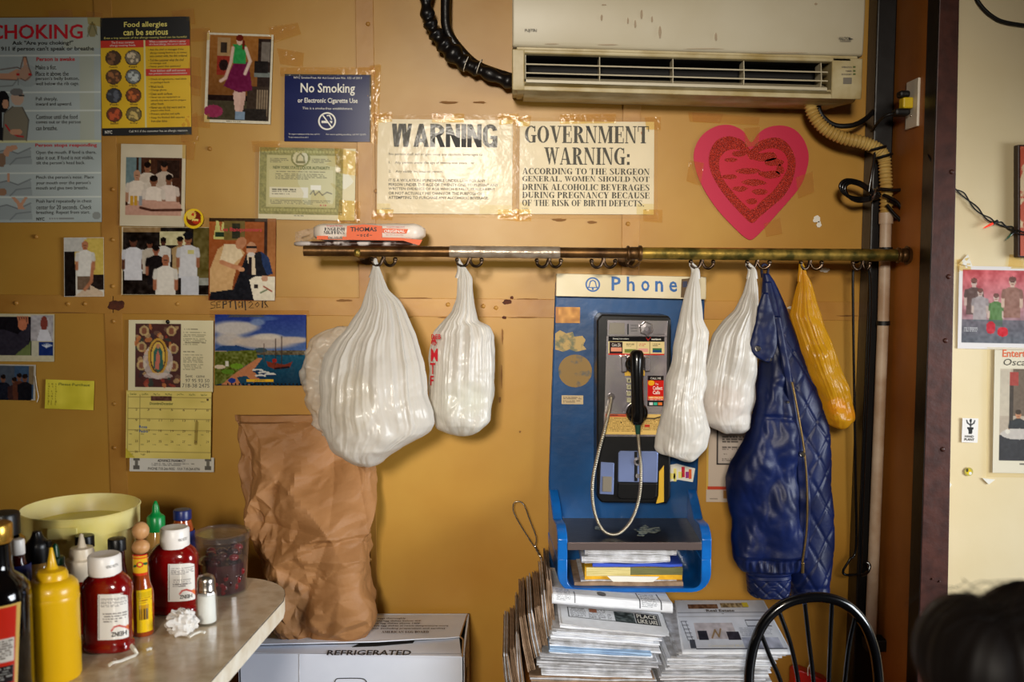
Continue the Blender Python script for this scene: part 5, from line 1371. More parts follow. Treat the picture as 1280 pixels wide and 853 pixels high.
def pleats(k0, amp=.22, freq=5.0, low=.05, fold=1.0):
    """thin film gathered at the top: sharp irregular pleats that fan out and die away, soft dents below"""
    def f(q, t, x, y, hw):
        wq = q + .3 * noise.noise(Vector((math.cos(q) * 1.3 + k0, math.sin(q) * 1.3, t * .8)))
        c, s_ = math.cos(wq), math.sin(wq)
        r1 = 1 - 2.2 * abs(noise.noise(Vector((c * 3.1 + k0, s_ * 3.1, t * .5))))
        r2 = 1 - 2.2 * abs(noise.noise(Vector((c * 7.5 + k0, s_ * 7.5, t * .45 + 5))))
        r3 = 1 - 2.2 * abs(noise.noise(Vector((c * 19 + k0, s_ * 19, t * .5 + 9))))
        m = .5 + .9 * noise.noise(Vector((c * 1.4, s_ * 1.4 + k0, t * 2.2)))
        top = (1 - t) ** 1.5
        a = (r1 - .5) * amp * top * .6 + (r2 - .5) * (amp * .20 * top + low * .22 * m) + (r3 - .5) * (amp * .17 * top + low * .16 * m)
        bx = x * .03 + k0; by = y * .035
        b = noise.noise(Vector((bx, by, s_ * 1.1))) * .016 * min(1, t * 1.6)
        fc_ = (facets(x + 40 * s_, y, 30, k0) * .016 + facets(x + 20 * s_, y, 10, k0 + 3) * .003) * max(0, t - .35)
        cr_ = (abs(noise.noise(Vector((x * .05 + by, y * .045 - x * .02, s_ * 1.5 + k0)))) - .22) * .014 * t * fold
        cr2_ = (abs(noise.noise(Vector((x * .13, y * .09 + k0, s_ * 3)))) - .2) * .0045 * t * fold
        return a * max(hw, .01) + b + (cr_ + cr2_) * .5 + fc_
    return f
def handles(parent, hxp, hyp, top, m, Yh=YRL - .008, spread=6):
    for q in (-1, 1):
        mb = MB()
        mb.tube(ppath([(top[0] + q * spread, top[1] + 14, Yh), (top[0] + q * 2.5, top[1] + 3, Yh), (hxp + q * .8, hyp - 1, Yh + q * .003), (hxp - q * .5, hyp - 3.4, Yh + q * .003), (hxp - q * 1.5, hyp + 2, Yh)], None, 6), [.0075 - .0035 * min(1, i / 14) for i in range(25)], 8, flat=.6)
        mb.build('handle', m, parent, smooth=70)

L1 = [(468, 333), (464, 345), (461, 359), (457, 398), (436, 413), (410, 425), (394, 438), (378, 455), (375, 470), (380, 490), (384, 500), (392, 520), (399, 533), (408, 550), (419, 566), (440, 577), (458, 583)]
R1 = [(473, 333), (477, 343), (485, 363), (499, 376), (506, 388), (518, 417), (530, 452), (536, 494), (545, 530), (540, 540), (516, 553), (492, 567), (474, 581), (463, 583)]
b1 = thing('plastic_bag', 'largest white plastic bag, bulging wide over the brown paper bag', 'bag', P(460, 583, -.2), 'bags hanging from the rail')
L1b = [(468, 333), (464, 345), (460, 360), (452, 385), (436, 410), (420, 425), (408, 445), (402, 470), (398, 500), (399, 530), (408, 550), (419, 566), (440, 577), (458, 583)]
loft_px('bag_body', L1b, R1, lambda t: -.213 - .095 * min(1, t * 1.35), lambda t: .008 + .085 * math.sin(min(1, t * 1.15) * math.pi * .62) ** 1.3 * (1 if t < .9 else math.sqrt(max(0, (1 - t) / .1)) * .9 + .1), 'bag_white', b1, 150, 300, pleats(3.1, .30, 6.5, .05))
handles(b1, 469, 328, (470, 334), 'bag_white')
Ls = [(420, 408), (398, 416), (387, 425), (378, 448), (374, 466), (377, 485), (384, 505), (394, 528), (404, 545)]
Rs = [(440, 408), (452, 420), (450, 440), (446, 460), (440, 480), (432, 500), (424, 520), (414, 540), (408, 545)]
loft_px('crumpled_side', Ls, Rs, lambda t: -.235, lambda t: .012 + .045 * math.sin(t * math.pi) ** .7, 'bag_thin', b1, 60, 90, lambda q, t, x, y, hw: .020 * facets(x + 20 * math.sin(q), y, 15, 2) + .008 * facets(x, y, 6, 5))
L2 = [(574, 333), (572, 352), (571, 374), (566, 390), (551, 405), (541, 415), (537, 450), (535, 486), (536, 515), (545, 533), (560, 542), (574, 545)]
R2 = [(581, 333), (590, 347), (592, 380), (597, 402), (610, 407), (616, 420), (617, 460), (617, 502), (611, 525), (603, 537), (590, 544), (578, 545)]
b2 = thing('plastic_bag', 'short round white plastic bag with red print on its left side', 'bag', P(577, 545, -.2), 'bags hanging from the rail')
loft_px('bag_body', L2, R2, lambda t: -.213 - .01 * t, lambda t: .008 + .062 * math.sin(min(1, t * 1.1) * math.pi * .62) ** 1.2 * (1 if t < .92 else math.sqrt(max(0, (1 - t) / .08)) * .9 + .1), 'bag_white', b2, 130, 240, pleats(9.7, .34, 6.0, .05))
handles(b2, 573, 328, (577, 334), 'bag_white', spread=5)
mb = MB()
YB2 = -.238
def red_at(x, y):
    u = (x - 577) / 40.5
    return P(x, y, -.222 - .066 * math.sqrt(max(.0, 1 - u * u)) - .003)
for t, bx in (('WORLD', (538.5, 425, 545, 432)), ('DEB', (539, 418, 551, 424)), ('M', (538.5, 436, 547, 452)), ('T', (537.6, 454, 544, 468)), ('A', (538.5, 420, 546, 430)), ('F', (537.8, 470, 542, 482))):
    put_text(mb, sans(t, .05), bx, red_at)
mb.build('lettering', 'ink_red', b2, smooth=0)
L3 = [(867, 335), (862, 350), (857, 365), (850, 400), (843, 430), (838, 457), (829, 507), (821, 545), (819, 560), (824, 569), (842, 571), (858, 577)]
R3 = [(871, 335), (875, 360), (878, 400), (886, 415), (884, 430), (882, 457), (877, 500), (880, 520), (886, 538), (883, 560), (872, 571), (862, 577)]
b3 = thing('plastic_bag', 'long narrow white plastic bag hanging over the phone', 'bag', P(855, 577, -.25), 'bags hanging from the rail')
loft_px('bag_body', L3, R3, lambda t: -.213 - .055 * min(1, t * 1.5), lambda t: .008 + .042 * math.sin(min(1, t * 1.1) * math.pi * .6) * (1 if t < .94 else math.sqrt(max(0, (1 - t) / .06)) * .9 + .1), 'bag_white', b3, 140, 200, pleats(15.2, .34, 5.0, .09))
handles(b3, 864, 331, (869, 335), 'bag_white', spread=3)
L4 = [(938, 335), (930, 365), (919, 388), (905, 402), (892, 418), (882, 448), (876, 473), (873, 505), (877, 522), (889, 535), (904, 542)]
R4 = [(943, 335), (947, 360), (948, 389), (948, 430), (947, 468), (941, 505), (940, 521), (937, 536), (925, 543), (910, 543)]
b4 = thing('plastic_bag', 'white plastic bag with a round tub inside, hanging left of the jacket', 'bag', P(905, 543, -.23), 'bags hanging from the rail')
tub = Vector(P(905, 505, -.228))
loft_px('bag_body', L4, R4, lambda t: -.215 - .02 * t, lambda t: .008 + .055 * math.sin(min(1, t * 1.1) * math.pi * .62) * (1 if t < .93 else math.sqrt(max(0, (1 - t) / .07)) * .9 + .1), 'bag_white', b4, 130, 200, pleats(21.4, .36, 5.0, .05))
handles(b4, 934.5, 331, (940, 335), 'bag_white', spread=4)
L5 = [(1001, 338), (998, 352), (993, 372), (988, 394), (996, 422), (1005, 448), (1016, 475), (1025, 500), (1030, 522), (1036, 531), (1048, 536)]
R5 = [(1005, 338), (1013, 352), (1020, 378), (1030, 408), (1042, 440), (1052, 470), (1064, 496), (1069, 512), (1068, 526), (1060, 533), (1052, 536)]
b5 = thing('plastic_bag', 'yellow plastic bag hanging right of the jacket', 'bag', P(1048, 536, -.2), 'bags hanging from the rail')
loft_px('bag_body', L5, R5, lambda t: -.213 - .01 * t, lambda t: .008 + .036 * math.sin(min(1, t * 1.1) * math.pi * .6) * (1 if t < .93 else math.sqrt(max(0, (1 - t) / .07)) * .9 + .1), 'bag_yellow', b5, 120, 180, pleats(27.3, .36, 5.0, .08))
handles(b5, 1001.5, 331, (1003, 338), 'bag_yellow', spread=3)
# things inside the bags
mat('tub_plastic', (206, 120, 70), .4)
o = MB().lathe([(.001, -.03), (.05, -.03), (.055, .02), (.058, .022), (.058, .03), (.001, .03)], (0, 0, 0), 28)
o.v = [(tub.x + x, tub.y + z * .7, tub.z + y * .85) for x, y, z in o.v]
tag(o.build('food_tub', 'tub_plastic', smooth=50), 'round orange tub showing through the white bag left of the jacket', 'food tub')
mat('contents_yellow', (240, 214, 130), .7); mat('orange_skin', (232, 120, 40), .5); mat('cabbage', (196, 214, 140), .6)
def lump(name, m, px, py, Y, r, label, cat, rz=None, ry=None):
    c = P(px, py, Y); o = MB().ball((0, 0, 0), 1, 20)
    o.v = [(c[0] + x * r * (1 + .1 * noise.noise(Vector((x * 2, y * 2, z * 2)))), c[1] + y * (ry or r) * .9, c[2] + z * (rz or r)) for x, y, z in o.v]
    return tag(o.build(name, m, smooth=180), label, cat)
lump('paper_parcel', 'contents_yellow', 442, 505, -.305, .055, 'yellowish parcel showing through the largest white bag', 'parcel', .085, .055)
lump('cabbage', 'cabbage', 580, 500, -.225, .058, 'pale green round vegetable showing through the short white bag', 'vegetable', .055, .045)
lump('orange', 'orange_skin', 1046, 508, -.222, .026, 'orange fruit at the left of two low in the yellow bag', 'fruit', None, .022)
lump('orange', 'orange_skin', 1060, 519, -.224, .018, 'orange fruit at the right of two low in the yellow bag', 'fruit', None, .018)

# ------------------------------------------------------------------ jacket
jk = thing('jacket', 'navy blue quilted jacket with snaps and a zip, hanging from the rail', 'jacket', P(975, 743, -.2))
def quilt(q, t, x, y, hw):
    s1 = (x + y * .62) % 26 - 13; s2 = (x - y * .62) % 26 - 13
    e = math.exp(-(s1 / 1.7) ** 2) + math.exp(-(s2 / 1.7) ** 2)
    k = min(1, max(0, (t - .08) / .1))
    hem = math.exp(-((y - 728) / 2.0) ** 2)
    return -.0032 * e * k - .004 * hem + .014 * noise.noise(Vector((x * .03, y * .014, math.sin(q)))) * k
def puff(q, t, x, y, hw):
    k = min(1, max(0, (t - .1) / .15))
    s_ = math.sin(q)
    seam = -.005 * math.exp(-((y - 517 - (x - 930) * .06) / 1.6) ** 2)
    f = noise.noise(Vector((x * .022, y * .016 + x * .006, s_))) * .022
    u = x * .030 - y * .012; v = y * .020 + x * .012
    crease = (abs(noise.noise(Vector((u, v, 1 + s_ * .3)))) - .2) * .009 + (abs(noise.noise(Vector((u * 2.3 + 4, v * 2.1, 2)))) - .2) * .006
    gath = .0032 * math.sin(x * .8 + 2 * noise.noise(Vector((x * .1, 0, 0)))) * math.exp(-((y - 703) / 7) ** 2)
    return (f + crease + gath + facets(x + y * .4, y - x * .5, 30, 8) * .004) * k + seam
Lb = [(953, 342), (955, 400), (960, 452), (965, 505), (972, 600), (982, 700), (985, 741)]
Rb = [(961, 342), (968, 352), (985, 389), (1002, 437), (1010, 460), (1019, 484), (1030, 521), (1038, 574), (1040, 640), (1039, 690), (1035, 741)]
loft_px('quilted_body', Lb, Rb, lambda t: -.19 - .008 * t, lambda t: .012 + .05 * min(1, t * 2.2), 'navy_nylon', jk, 170, 170, quilt, sq=.8)
Lf = [(953, 352), (951, 380), (952, 430), (950, 470), (947, 505), (934, 540), (915, 578), (910, 600), (913, 625), (915, 650), (912, 680), (914, 700), (924, 711)]
Rf = [(964, 352), (972, 380), (980, 430), (986, 470), (992, 505), (1000, 560), (1005, 610), (1008, 660), (1006, 690), (1002, 703), (996, 712)]
loft_px('sleeve_and_front', Lf, Rf, lambda t: -.205 - .03 * min(1, t * 1.6), lambda t: .012 + .05 * min(1, t * 1.9) * (1 if t < .95 else .75), 'navy_nylon', jk, 150, 170, puff, sq=.85)
Lc = [(934, 706), (933, 715), (934, 728), (935, 741), (938, 743)]
Rc = [(988, 706), (988, 715), (987, 728), (986, 740), (983, 743)]
def cuffq(q, t, x, y, hw):
    s1 = (x + y * 1.1) % 15 - 7.5; s2 = (x - y * 1.1) % 15 - 7.5
    return -.003 * (math.exp(-(s1 / 1.1) ** 2) + math.exp(-(s2 / 1.1) ** 2)) * (1 if t > .4 else 0) - .003 * math.exp(-((y - 717) / 1.3) ** 2)
loft_px('cuff', Lc, Rc, lambda t: -.235, lambda t: .045, 'navy_nylon', jk, 50, 120, cuffq, sq=.7)
Lk = [(953, 366), (947, 385), (943, 410), (936, 432), (938, 440), (948, 449), (957, 453)]
Rk = [(960, 366), (966, 385), (970, 405), (972, 425), (970, 438), (966, 448), (961, 453)]
loft_px('collar_flap', Lk, Rk, lambda t: -.262 - .01 * t, lambda t: .007, 'navy_nylon', jk, 40, 60, lambda q, t, x, y, hw: .003 * noise.noise(Vector((x * .1, y * .1, 0))), sq=.7)
Lp = [(966, 395), (974, 440), (981, 480), (986, 520), (994, 570), (998, 620), (998, 660), (995, 700)]
Rp = [(975, 395), (984, 440), (991, 480), (997, 520), (1008, 570), (1013, 620), (1013, 660), (1009, 700)]
loft_px('zip_placket', Lp, Rp, lambda t: -.262 - .012 * min(1, t * 1.5), lambda t: .007, 'navy_nylon', jk, 90, 40, lambda q, t, x, y, hw: .004 * noise.noise(Vector((x * .05, y * .06, 0))), sq=.7)
mb = MB()
zpp = ppath([(990, 478, -.278), (998, 520, -.282), (1006, 570, -.284), (1009, 620, -.285), (1008, 665, -.285), (1003, 703, -.285)], None, 24)
mb.tube(zpp, .0022, 6, flat=.6)
for i in range(0, len(zpp), 1):
    p = zpp[i]; mb.box(p.x - .0034, p.x + .0034, p.y - .0024, p.y, p.z - .0007, p.z + .0007)
mb.build('zip_teeth', 'zip_brass', jk, smooth=50)
MB().box(zpp[-1].x - .004, zpp[-1].x + .004, zpp[-1].y - .006, zpp[-1].y, zpp[-1].z - .03, zpp[-1].z).build('zip_pull', 'zip_brass', jk, smooth=0, bevel=.002)
def stud(x, y, Y, r=.008):
    c = P(x, y, Y); mb = MB()
    mb.loft([[(c[0] + a * r * math.cos(q), c[1] - d, c[2] + a * r * math.sin(q)) for q in [2 * math.pi * k / 16 for k in range(16)]] for a, d in ((1, -.004), (1, .001), (.8, .003), (.72, .0018), (.1, .002))])
    mb.build('snap', 'snap_metal', jk, smooth=50)
stud(947.5, 436, -.281); stud(962, 449, -.276, .006); stud(1003, 568, -.284); stud(985, 503, -.279, .004); stud(1013, 696, -.25, .007)
MB().tube(ppath([(953, 347, -.178), (952, 338, -.182), (954, 331, -.184), (960, 334, -.182), (959, 346, -.178)], None, 6), .0035, 6).build('hanging_loop', 'navy_lining', jk)

# wire pole hanging at the end of the rail
wp = thing('wire_hook_pole', 'long black wire pole with a triangular lower end, hanging at the rail end', 'pole', P(1070, 720, -.19))
MB().tube(ppath([(1080, 330, -.185), (1078, 326, -.185), (1071, 328, -.185), (1066.5, 336, -.185), (1066.5, 400, -.185), (1068, 500, -.185), (1069.5, 600, -.185), (1070, 684, -.185), (1062, 700, -.19), (1054, 714, -.19), (1058, 719, -.19), (1075, 718, -.19)], None, 10), .0036, 8).build('wire_rod', 'black_gloss', wp, smooth=70)
MB().tube(ppath([(1084, 334, -.185), (1087, 350, -.185), (1087, 400, -.185), (1083, 500, -.185), (1079, 600, -.185), (1076, 700, -.19), (1075, 718, -.19), (1084, 716, -.18), (1087, 708, -.175), (1084, 703, -.17)], None, 10), .0045, 8).build('second_rod', 'black_gloss', wp, smooth=70)

# twisted wire fork leaning by the phone
fk = thing('wire_toasting_fork', 'long looped twisted wire utensil leaning beside the blue phone board', 'utensil', P(690, 728, -.1))
MB().tube(ppath([(667, 683), (650, 656), (642, 640), (642, 630), (648, 627), (655, 632), (662, 650), (670, 672), (669, 683)], -.05, 10), .0016, 6).build('wire_loop', 'steel', fk, smooth=70)
for q in (0, math.pi):
    pt = ppath([(668, 682, -.05), (676, 698, -.06), (690, 725, -.09), (694, 734, -.1)], None, 14)
    MB().tube([p + Vector((.0022 * math.cos(i * .9 + q), .0022 * math.sin(i * .9 + q), 0)) for i, p in enumerate(pt)], .0015, 5).build('twisted_shank', 'steel', fk, smooth=70)

# ------------------------------------------------------------------ phone board
YB = -.045
bd = thing('phone_board', 'blue steel payphone backboard with a Phone header and a low shelf', 'phone board', P(785, 741, -.15))
MB().prism([(694.5, 352), (882, 354), (870, 660), (868, 735), (686, 735), (686, 600)], YB, -.008).build('backboard', 'blue_steel', bd, smooth=0, bevel=.004)
hs = MB().prism([(695.5, 342), (883, 346.5), (882.6, 374.5), (695, 370.5)], -.075, -.02).build('header_sign', 'header_cream', bd, smooth=0, bevel=.002)
mb = MB(); f3 = lambda x, y: P(x, y + (x - 789) * .024, -.0757)
for ch, a, b, y0 in (('P', 764.5, 776, 346.5), ('h', 783.5, 793.5, 346), ('o', 801.5, 812, 350.5), ('n', 819, 829, 350.5), ('e', 836.5, 846.5, 350.5)):
    put_text(mb, sans(ch, .035), (a, y0, b, 364), f3)
def ring(mb, cx, cy, r0, r1, w, n=32, a0=0, a1=360):
    k = n
    q = [R(a0 + (a1 - a0) * i / n) for i in range(n + 1)]
    mb.add([w(cx + r1 * math.cos(a), cy + r1 * math.sin(a)) for a in q] + [w(cx + r0 * math.cos(a), cy + r0 * math.sin(a)) for a in q], [(i, i + 1, n + 2 + i, n + 1 + i) for i in range(n)])
ring(mb, 741, 357, 7.3, 9.2, f3)
bell = [(741, 351), (744.4, 352.6), (745.4, 356), (746, 359), (748, 361.4), (734, 361.4), (736, 359), (736.6, 356), (737.6, 352.6)]
bin_ = [(741, 352.4), (743.2, 353.6), (744.2, 356.4), (744.7, 359), (745.4, 360.2), (736.6, 360.2), (737.3, 359), (737.8, 356.4), (738.8, 353.6)]
mb.add([f3(*p) for p in bell] + [f3(*p) for p in bin_], [(i, (i + 1) % 9, 9 + (i + 1) % 9, 9 + i) for i in range(9)])
ring(mb, 741, 362.6, 0, 1.4, f3, 10)
mb.build('lettering', 'ink_blue', hs, smooth=0)
o = MB().prism([(852, 349), (862, 348), (862, 373), (851, 372)], -.0765, -.075).build('brown_sticker', 'ink_brown', hs, smooth=0)
o = MB().prism([(853.5, 352), (859, 351.5), (859, 359), (853.5, 359.5)], -.0775, -.0765).build('navy_label', 'ink_navy', hs, smooth=0)
MB().prism([(866, 349), (873, 349.3), (873, 373.4), (866, 373)], -.0762, -.075).build('cream_label', 'paper_white', hs, smooth=0)
# stickers on the board
def bsheet(name, x0, y0, x1, y1, base, draw=None, rot=0, label=None, m='print', Y=YB - .001):
    s = Sheet(x0, y0, x1, y1, Y, rot, base, .8, .0004)
    if draw: draw(s)
    o = s.build(name, m, bd)
    if label: o['label'] = label
    return o
bsheet('sticker', 694.5, 384, 725, 404, (196, 132, 40), lambda s: s.noise(34, 5).rect(694, 384, 698, 404, (176, 110, 30)), .5, 'rusty orange sticker')
pts = [(694, 417), (700, 413), (708, 417), (716, 415), (718, 421), (728, 420), (732, 425), (729, 432), (733, 437), (720, 440), (712, 437), (704, 440), (694, 437)]
mat('torn_paper', (190, 160, 100), .6, col2=(120, 120, 90), vs=50, lo=.4, hi=.55)
MB().prism(pts, YB - .0012, YB).build('torn_sticker', 'torn_paper', bd, smooth=0)
mat('round_gold', (140, 108, 46), .5, col2=(44, 74, 90), vs=22, lo=.4, hi=.5)
MB().prism([(719 + 21 * math.cos(q), 464 + 20.5 * math.sin(q)) for q in [math.pi * k / 20 for k in range(40)]], YB - .0012, YB).build('round_sticker', 'round_gold', bd, smooth=0)
bsheet('small_label', 702, 494.5, 729, 505.5, (196, 172, 130), lambda s: s.lines(704, 496.5, 727, 504.5, 4, (50, 36, 24)), .5)
# scribbled colour sticker
hh = [((832, 588, 4, 12), (196, 60, 140)), ((836, 592, 8, 7), (226, 190, 40)), ((842, 586, 3.6, 16), (230, 206, 60)), ((848, 590, 5, 8), (226, 120, 40)), ((852, 584, 4, 13), (206, 40, 70)), ((857, 590, 4, 8), (150, 50, 120)), ((861, 587, 3.4, 12), (220, 110, 30))]
mb = MB(); mb.prism([(830, 583), (846, 580), (869, 586), (866, 603), (848, 600), (836, 603), (829, 596)], YB - .001, YB); o = mb.build('letter_sticker', 'paper_white', bd, smooth=0, bevel=.0)
for (x, y, w_, h_), c in hh:
    nm = {196: 'ink_purple', 226: 'ink_yellow', 230: 'ink_yellow', 206: 'ink_red', 150: 'ink_purple', 220: 'ink_orange'}[c[0]]
    MB().prism([(x, y), (x + w_, y), (x + w_, y + h_), (x, y + h_)], YB - .0018, YB - .001).build('letter_stroke', nm, o, smooth=0)
# lower housing: wings, rounded tray, shelf
YFt = -.30
A = P(697, 672, YFt); B = P(888.5, 741, YFt)
XL, XRr, ZT, ZB_ = A[0], B[0], A[2], B[2]
tw = .026
zbk = P(780, 612, YB)[2]
XLb, XRb = P(686, 700, YB)[0], P(869, 700, YB)[0]
for nm_x in (0, 1):
    xo, xi = (XL, XL + tw) if nm_x == 0 else (XRr, XRr - tw)
    xob = (XLb) if nm_x == 0 else XRb
    xib = xob + tw if nm_x == 0 else xob - tw
    prof = [(YB, ZB_ + .089), (YB, zbk), (YB - .05, zbk - .02), (YB - .12, zbk - .055), (YFt + .05, ZT + .022), (YFt + .015, ZT + .010), (YFt, ZT - .006), (YFt, ZB_ + .089)]
    n = len(prof); k = lambda y: (y - YB) / (YFt - YB)
    vs = [(xob + (xo - xob) * k(y), y, z) for y, z in prof] + [(xib + (xi - xib) * k(y), y, z) for y, z in prof]
    fs = [tuple(range(n)), tuple(range(2 * n - 1, n - 1, -1))] + [(i, i + n, (i + 1) % n + n, (i + 1) % n) for i in range(n)]
    MB().add(vs, fs).build('side_wing', 'blue_bright', bd, smooth=30, bevel=.002)
mb = MB(); rings = []
for Y in (YB, YFt):
    k = (Y - YB) / (YFt - YB); a, b = XLb + (XL - XLb) * k, XRb + (XRr - XRb) * k
    def arc(cx, cz, r_, a0, a1, n=7): return [(cx + r_ * math.cos(R(a0 + (a1 - a0) * i / (n - 1))), cz + r_ * math.sin(R(a0 + (a1 - a0) * i / (n - 1)))) for i in range(n)]
    r_ = .05; outer = [(a, ZB_ + .09)] + arc(a + r_, ZB_ + r_, r_, 180, 270) + arc(b - r_, ZB_ + r_, r_, 270, 360) + [(b, ZB_ + .09)]
    r2 = .024; inn = [(b - tw, ZB_ + .09)] + arc(b - tw - r2, ZB_ + .011 + r2, r2, 0, -90) + arc(a + tw + r2, ZB_ + .011 + r2, r2, -90, -180) + [(a + tw, ZB_ + .09)]
    rings.append([(x, Y, z) for x, z in outer + inn])
n = len(rings[0]); h = n // 2
fs = [(i, (i + 1) % n, n + (i + 1) % n, n + i) for i in range(n)]
for e in (0, n):
    for i in range(h - 1):
        fs.append((e + i, e + i + 1, e + n - 2 - i, e + n - 1 - i))
MB().add(rings[0] + rings[1], fs).build('tray_rim', 'blue_bright', bd, smooth=40, bevel=.002)
zs = P(790, 679, YFt)[2]
MB().add([(XLb + tw, YB, zs), (XRb - tw, YB, zs), (XRr - tw, YFt + .004, zs), (XL + tw, YFt + .004, zs), (XLb + tw, YB, zs - .012), (XRb - tw, YB, zs - .012), (XRr - tw, YFt + .004, zs - .012), (XL + tw, YFt + .004, zs - .012)],
         [(3, 2, 1, 0), (4, 5, 6, 7), (0, 1, 5, 4), (1, 2, 6, 5), (2, 3, 7, 6), (3, 0, 4, 7)]).build('shelf', 'shelf_black', bd, smooth=0)
MB().box(XL + tw, XRr - tw, YFt - .001, YFt + .006, P(0, 688, YFt)[2], zs + .001).build('shelf_edge', 'shelf_steel', bd, smooth=0, bevel=.001)
s = Sheet(790, 657, 826, 671, 0, -2, (170, 170, 150), .8, .0003, place=lambda x, y, l: PZ(x, y, zs + .0006 + l)); s.noise(50, 6)
pts = [(792, 662), (800, 660), (806, 656), (812, 660), (824, 659), (826, 664), (818, 667), (810, 666), (804, 671), (796, 670), (799, 666)]
mat('worn_sticker', (150, 156, 140), .5, col2=(40, 60, 80), vs=70, lo=.4, hi=.55)
mb = MB(); mb.add([PZ(x, y, zs + .0008) for x, y in pts], [tuple(range(len(pts)))]); mb.build('worn_sticker', 'worn_sticker', bd, smooth=0)
mb = MB(); mb.add([PZ(x, y, zs + .0008) for x, y in [(743, 659), (748, 658), (754, 661), (750, 663), (744, 662)]], [(0, 1, 2, 3, 4)]); mb.build('worn_sticker', 'worn_sticker', bd, smooth=0)

# things in the tray
def slab(name, label, cat, x0, x1, y0, y1, Yf, Yb, m, parent=None, wav=.0, group=None, n=14, rnd_=.5):
    """paper block: front face from pixel rows y0..y1"""
    mb = MB(); rings = []
    a, b = P(x0, y1, Yf), P(x1, y0, Yf)
    for i in range(n + 1):
        t = i / n; x = a[0] + (b[0] - a[0]) * t
        w = wav * (noise.noise(Vector((x0 * .3 + t * 3.5, y0, 1))))
        w2 = wav * (noise.noise(Vector((x0 * .3 + t * 3.5, y0 + .4, 5))))
        z0, z1 = a[2] + w, b[2] + w2
        hz = max((z1 - z0) / 2, .0006); zc_ = (z0 + z1) / 2
        e = .004 * noise.noise(Vector((t * 6, y0, 9))) if wav else 0
        rr = min(hz, .006) * rnd_
        rings.append([(x, Yf + rr + e, zc_ - hz), (x, Yf + e, zc_ - hz + rr), (x, Yf + e, zc_ + hz - rr), (x, Yf + rr + e, zc_ + hz), (x, Yb, zc_ + hz), (x, Yb, zc_ - hz)])
    mb.loft(rings)
    o = mb.build(name, m, parent, smooth=35)
    if label: tag(o, label, cat, group)
    return o
slab('magazine', 'lowest creased magazine in the phone tray', 'magazine', 718, 854, 728.5, 733.5, -.285, -.08, 'newspaper_tan', wav=.003)
slab('magazine', 'thin colourful magazine under the yellow phone book', 'magazine', 726, 846, 725.8, 728.8, -.275, -.08, 'newspaper_grey', wav=.002)
pb = slab('phone_book', 'thick yellow phone book in the tray', 'book', 731, 853, 709.5, 726, -.268, -.08, 'phonebook')
MB().pbox(733, 709.8, 788, 720.5, -.2695, -.266).build('page_block', 'phonebook_pages', pb, smooth=0)
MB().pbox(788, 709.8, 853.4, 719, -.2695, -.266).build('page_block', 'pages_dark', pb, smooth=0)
env = MB().prism([(759, 720.5), (824, 721.5), (815, 729), (768, 729)], -.279, -.276).build('envelope', 'paper_white', smooth=0); tag(env, 'torn white envelope in front of the yellow phone book', 'envelope')
slab('magazine', 'blue edged magazine lying on the yellow phone book', 'magazine', 741, 853, 705.5, 709.3, -.272, -.08, 'mag_blue', wav=.002)
def curl_paper(label, x0, x1, y0, y1, Yf):
    o = slab('newspaper', label, 'newspaper', x0, x1, y0, y1, Yf, -.08, 'newspaper_grey', wav=.005, rnd_=1)
    for k in range(3):
        y = y0 + (y1 - y0) * (k + .5) / 3
        MB().tube([P(x0 + 4 + (x1 - x0 - 8) * i / 10, y + .8 * math.sin(i * .9 + k), Yf - .0008) for i in range(11)], .0005, 4).build('page_edge', 'newspaper', o)
    return o
curl_paper('rolled newspaper just above the blue edged magazine in the tray', 727, 838, 696, 705, -.272)
curl_paper('topmost folded newspaper in the tray, curling at its left end', 731, 846, 688, 695.6, -.265)

# ------------------------------------------------------------------ payphone
YP = -.155
ph = thing('payphone', 'black and chrome coin payphone on the blue board', 'payphone', P(792, 630, -.1))
MB().prism([(752, 393), (836, 395), (839, 400), (838, 622), (834, 630), (752, 629), (746, 622), (746, 400)], YP, YB - .001).build('housing', 'phone_black', ph, smooth=0, bevel=.005)
def chr_(name, pts, Y0, Y1, m='chrome', bevel=.001, parent=ph):
    return MB().prism(pts, Y0, Y1).build(name, m, parent, smooth=0, bevel=bevel)
chr_('top_plate', [(759, 400), (835, 401), (834, 421), (759, 420)], YP - .004, YP)
chr_('dial_plate', [(758, 420), (834, 421), (833, 516), (755.5, 515)], YP - .003, YP)
chr_('lower_plate', [(755, 515), (833, 516), (832, 546.5), (754, 546)], YP - .004, YP)
chr_('coin_face', [(762, 403.5), (781, 404), (781, 418.5), (761, 418)], YP - .0055, YP - .004, 'ac_grey')
chr_('coin_slot', [(784, 405), (786, 405), (786, 418.4), (784, 418.4)], YP - .006, YP - .004, 'phone_black', 0)
mb = MB(); fw = lambda x, y: P(x, y, YP - .0048)
for k in range(3): put_text(mb, sans(['NICKELS', 'DIMES', 'QUARTERS'][k]), (788.5, 406 + k * 3.5, 797, 408.2 + k * 3.5), fw)
put_text(mb, sans('COIN RELEASE'), (816, 417.4, 831, 419), fw)
mb.build('lettering', 'ink', ph, smooth=0)
c = P(807.5, 411, YP - .004); mb = MB()
mb.loft([[(c[0] + r_ * (1 + (.09 if (k // 2) % 2 else -.05)) * math.cos(2 * math.pi * k / 24), c[1] - d, c[2] + r_ * (1 + (.09 if (k // 2) % 2 else -.05)) * math.sin(2 * math.pi * k / 24)) for k in range(24)] for r_, d in ((.0185, 0), (.0185, .005), (.015, .007), (.0149, .009), (.007, .0095), (.006, .006), (.001, .006))])
mb.build('coin_return_knob', 'chrome', ph, smooth=40)
def psheet(name, x0, y0, x1, y1, base, draw, Y, m='print'):
    s = Sheet(x0, y0, x1, y1, Y, .4, base, .5, .0003); draw(s); return s
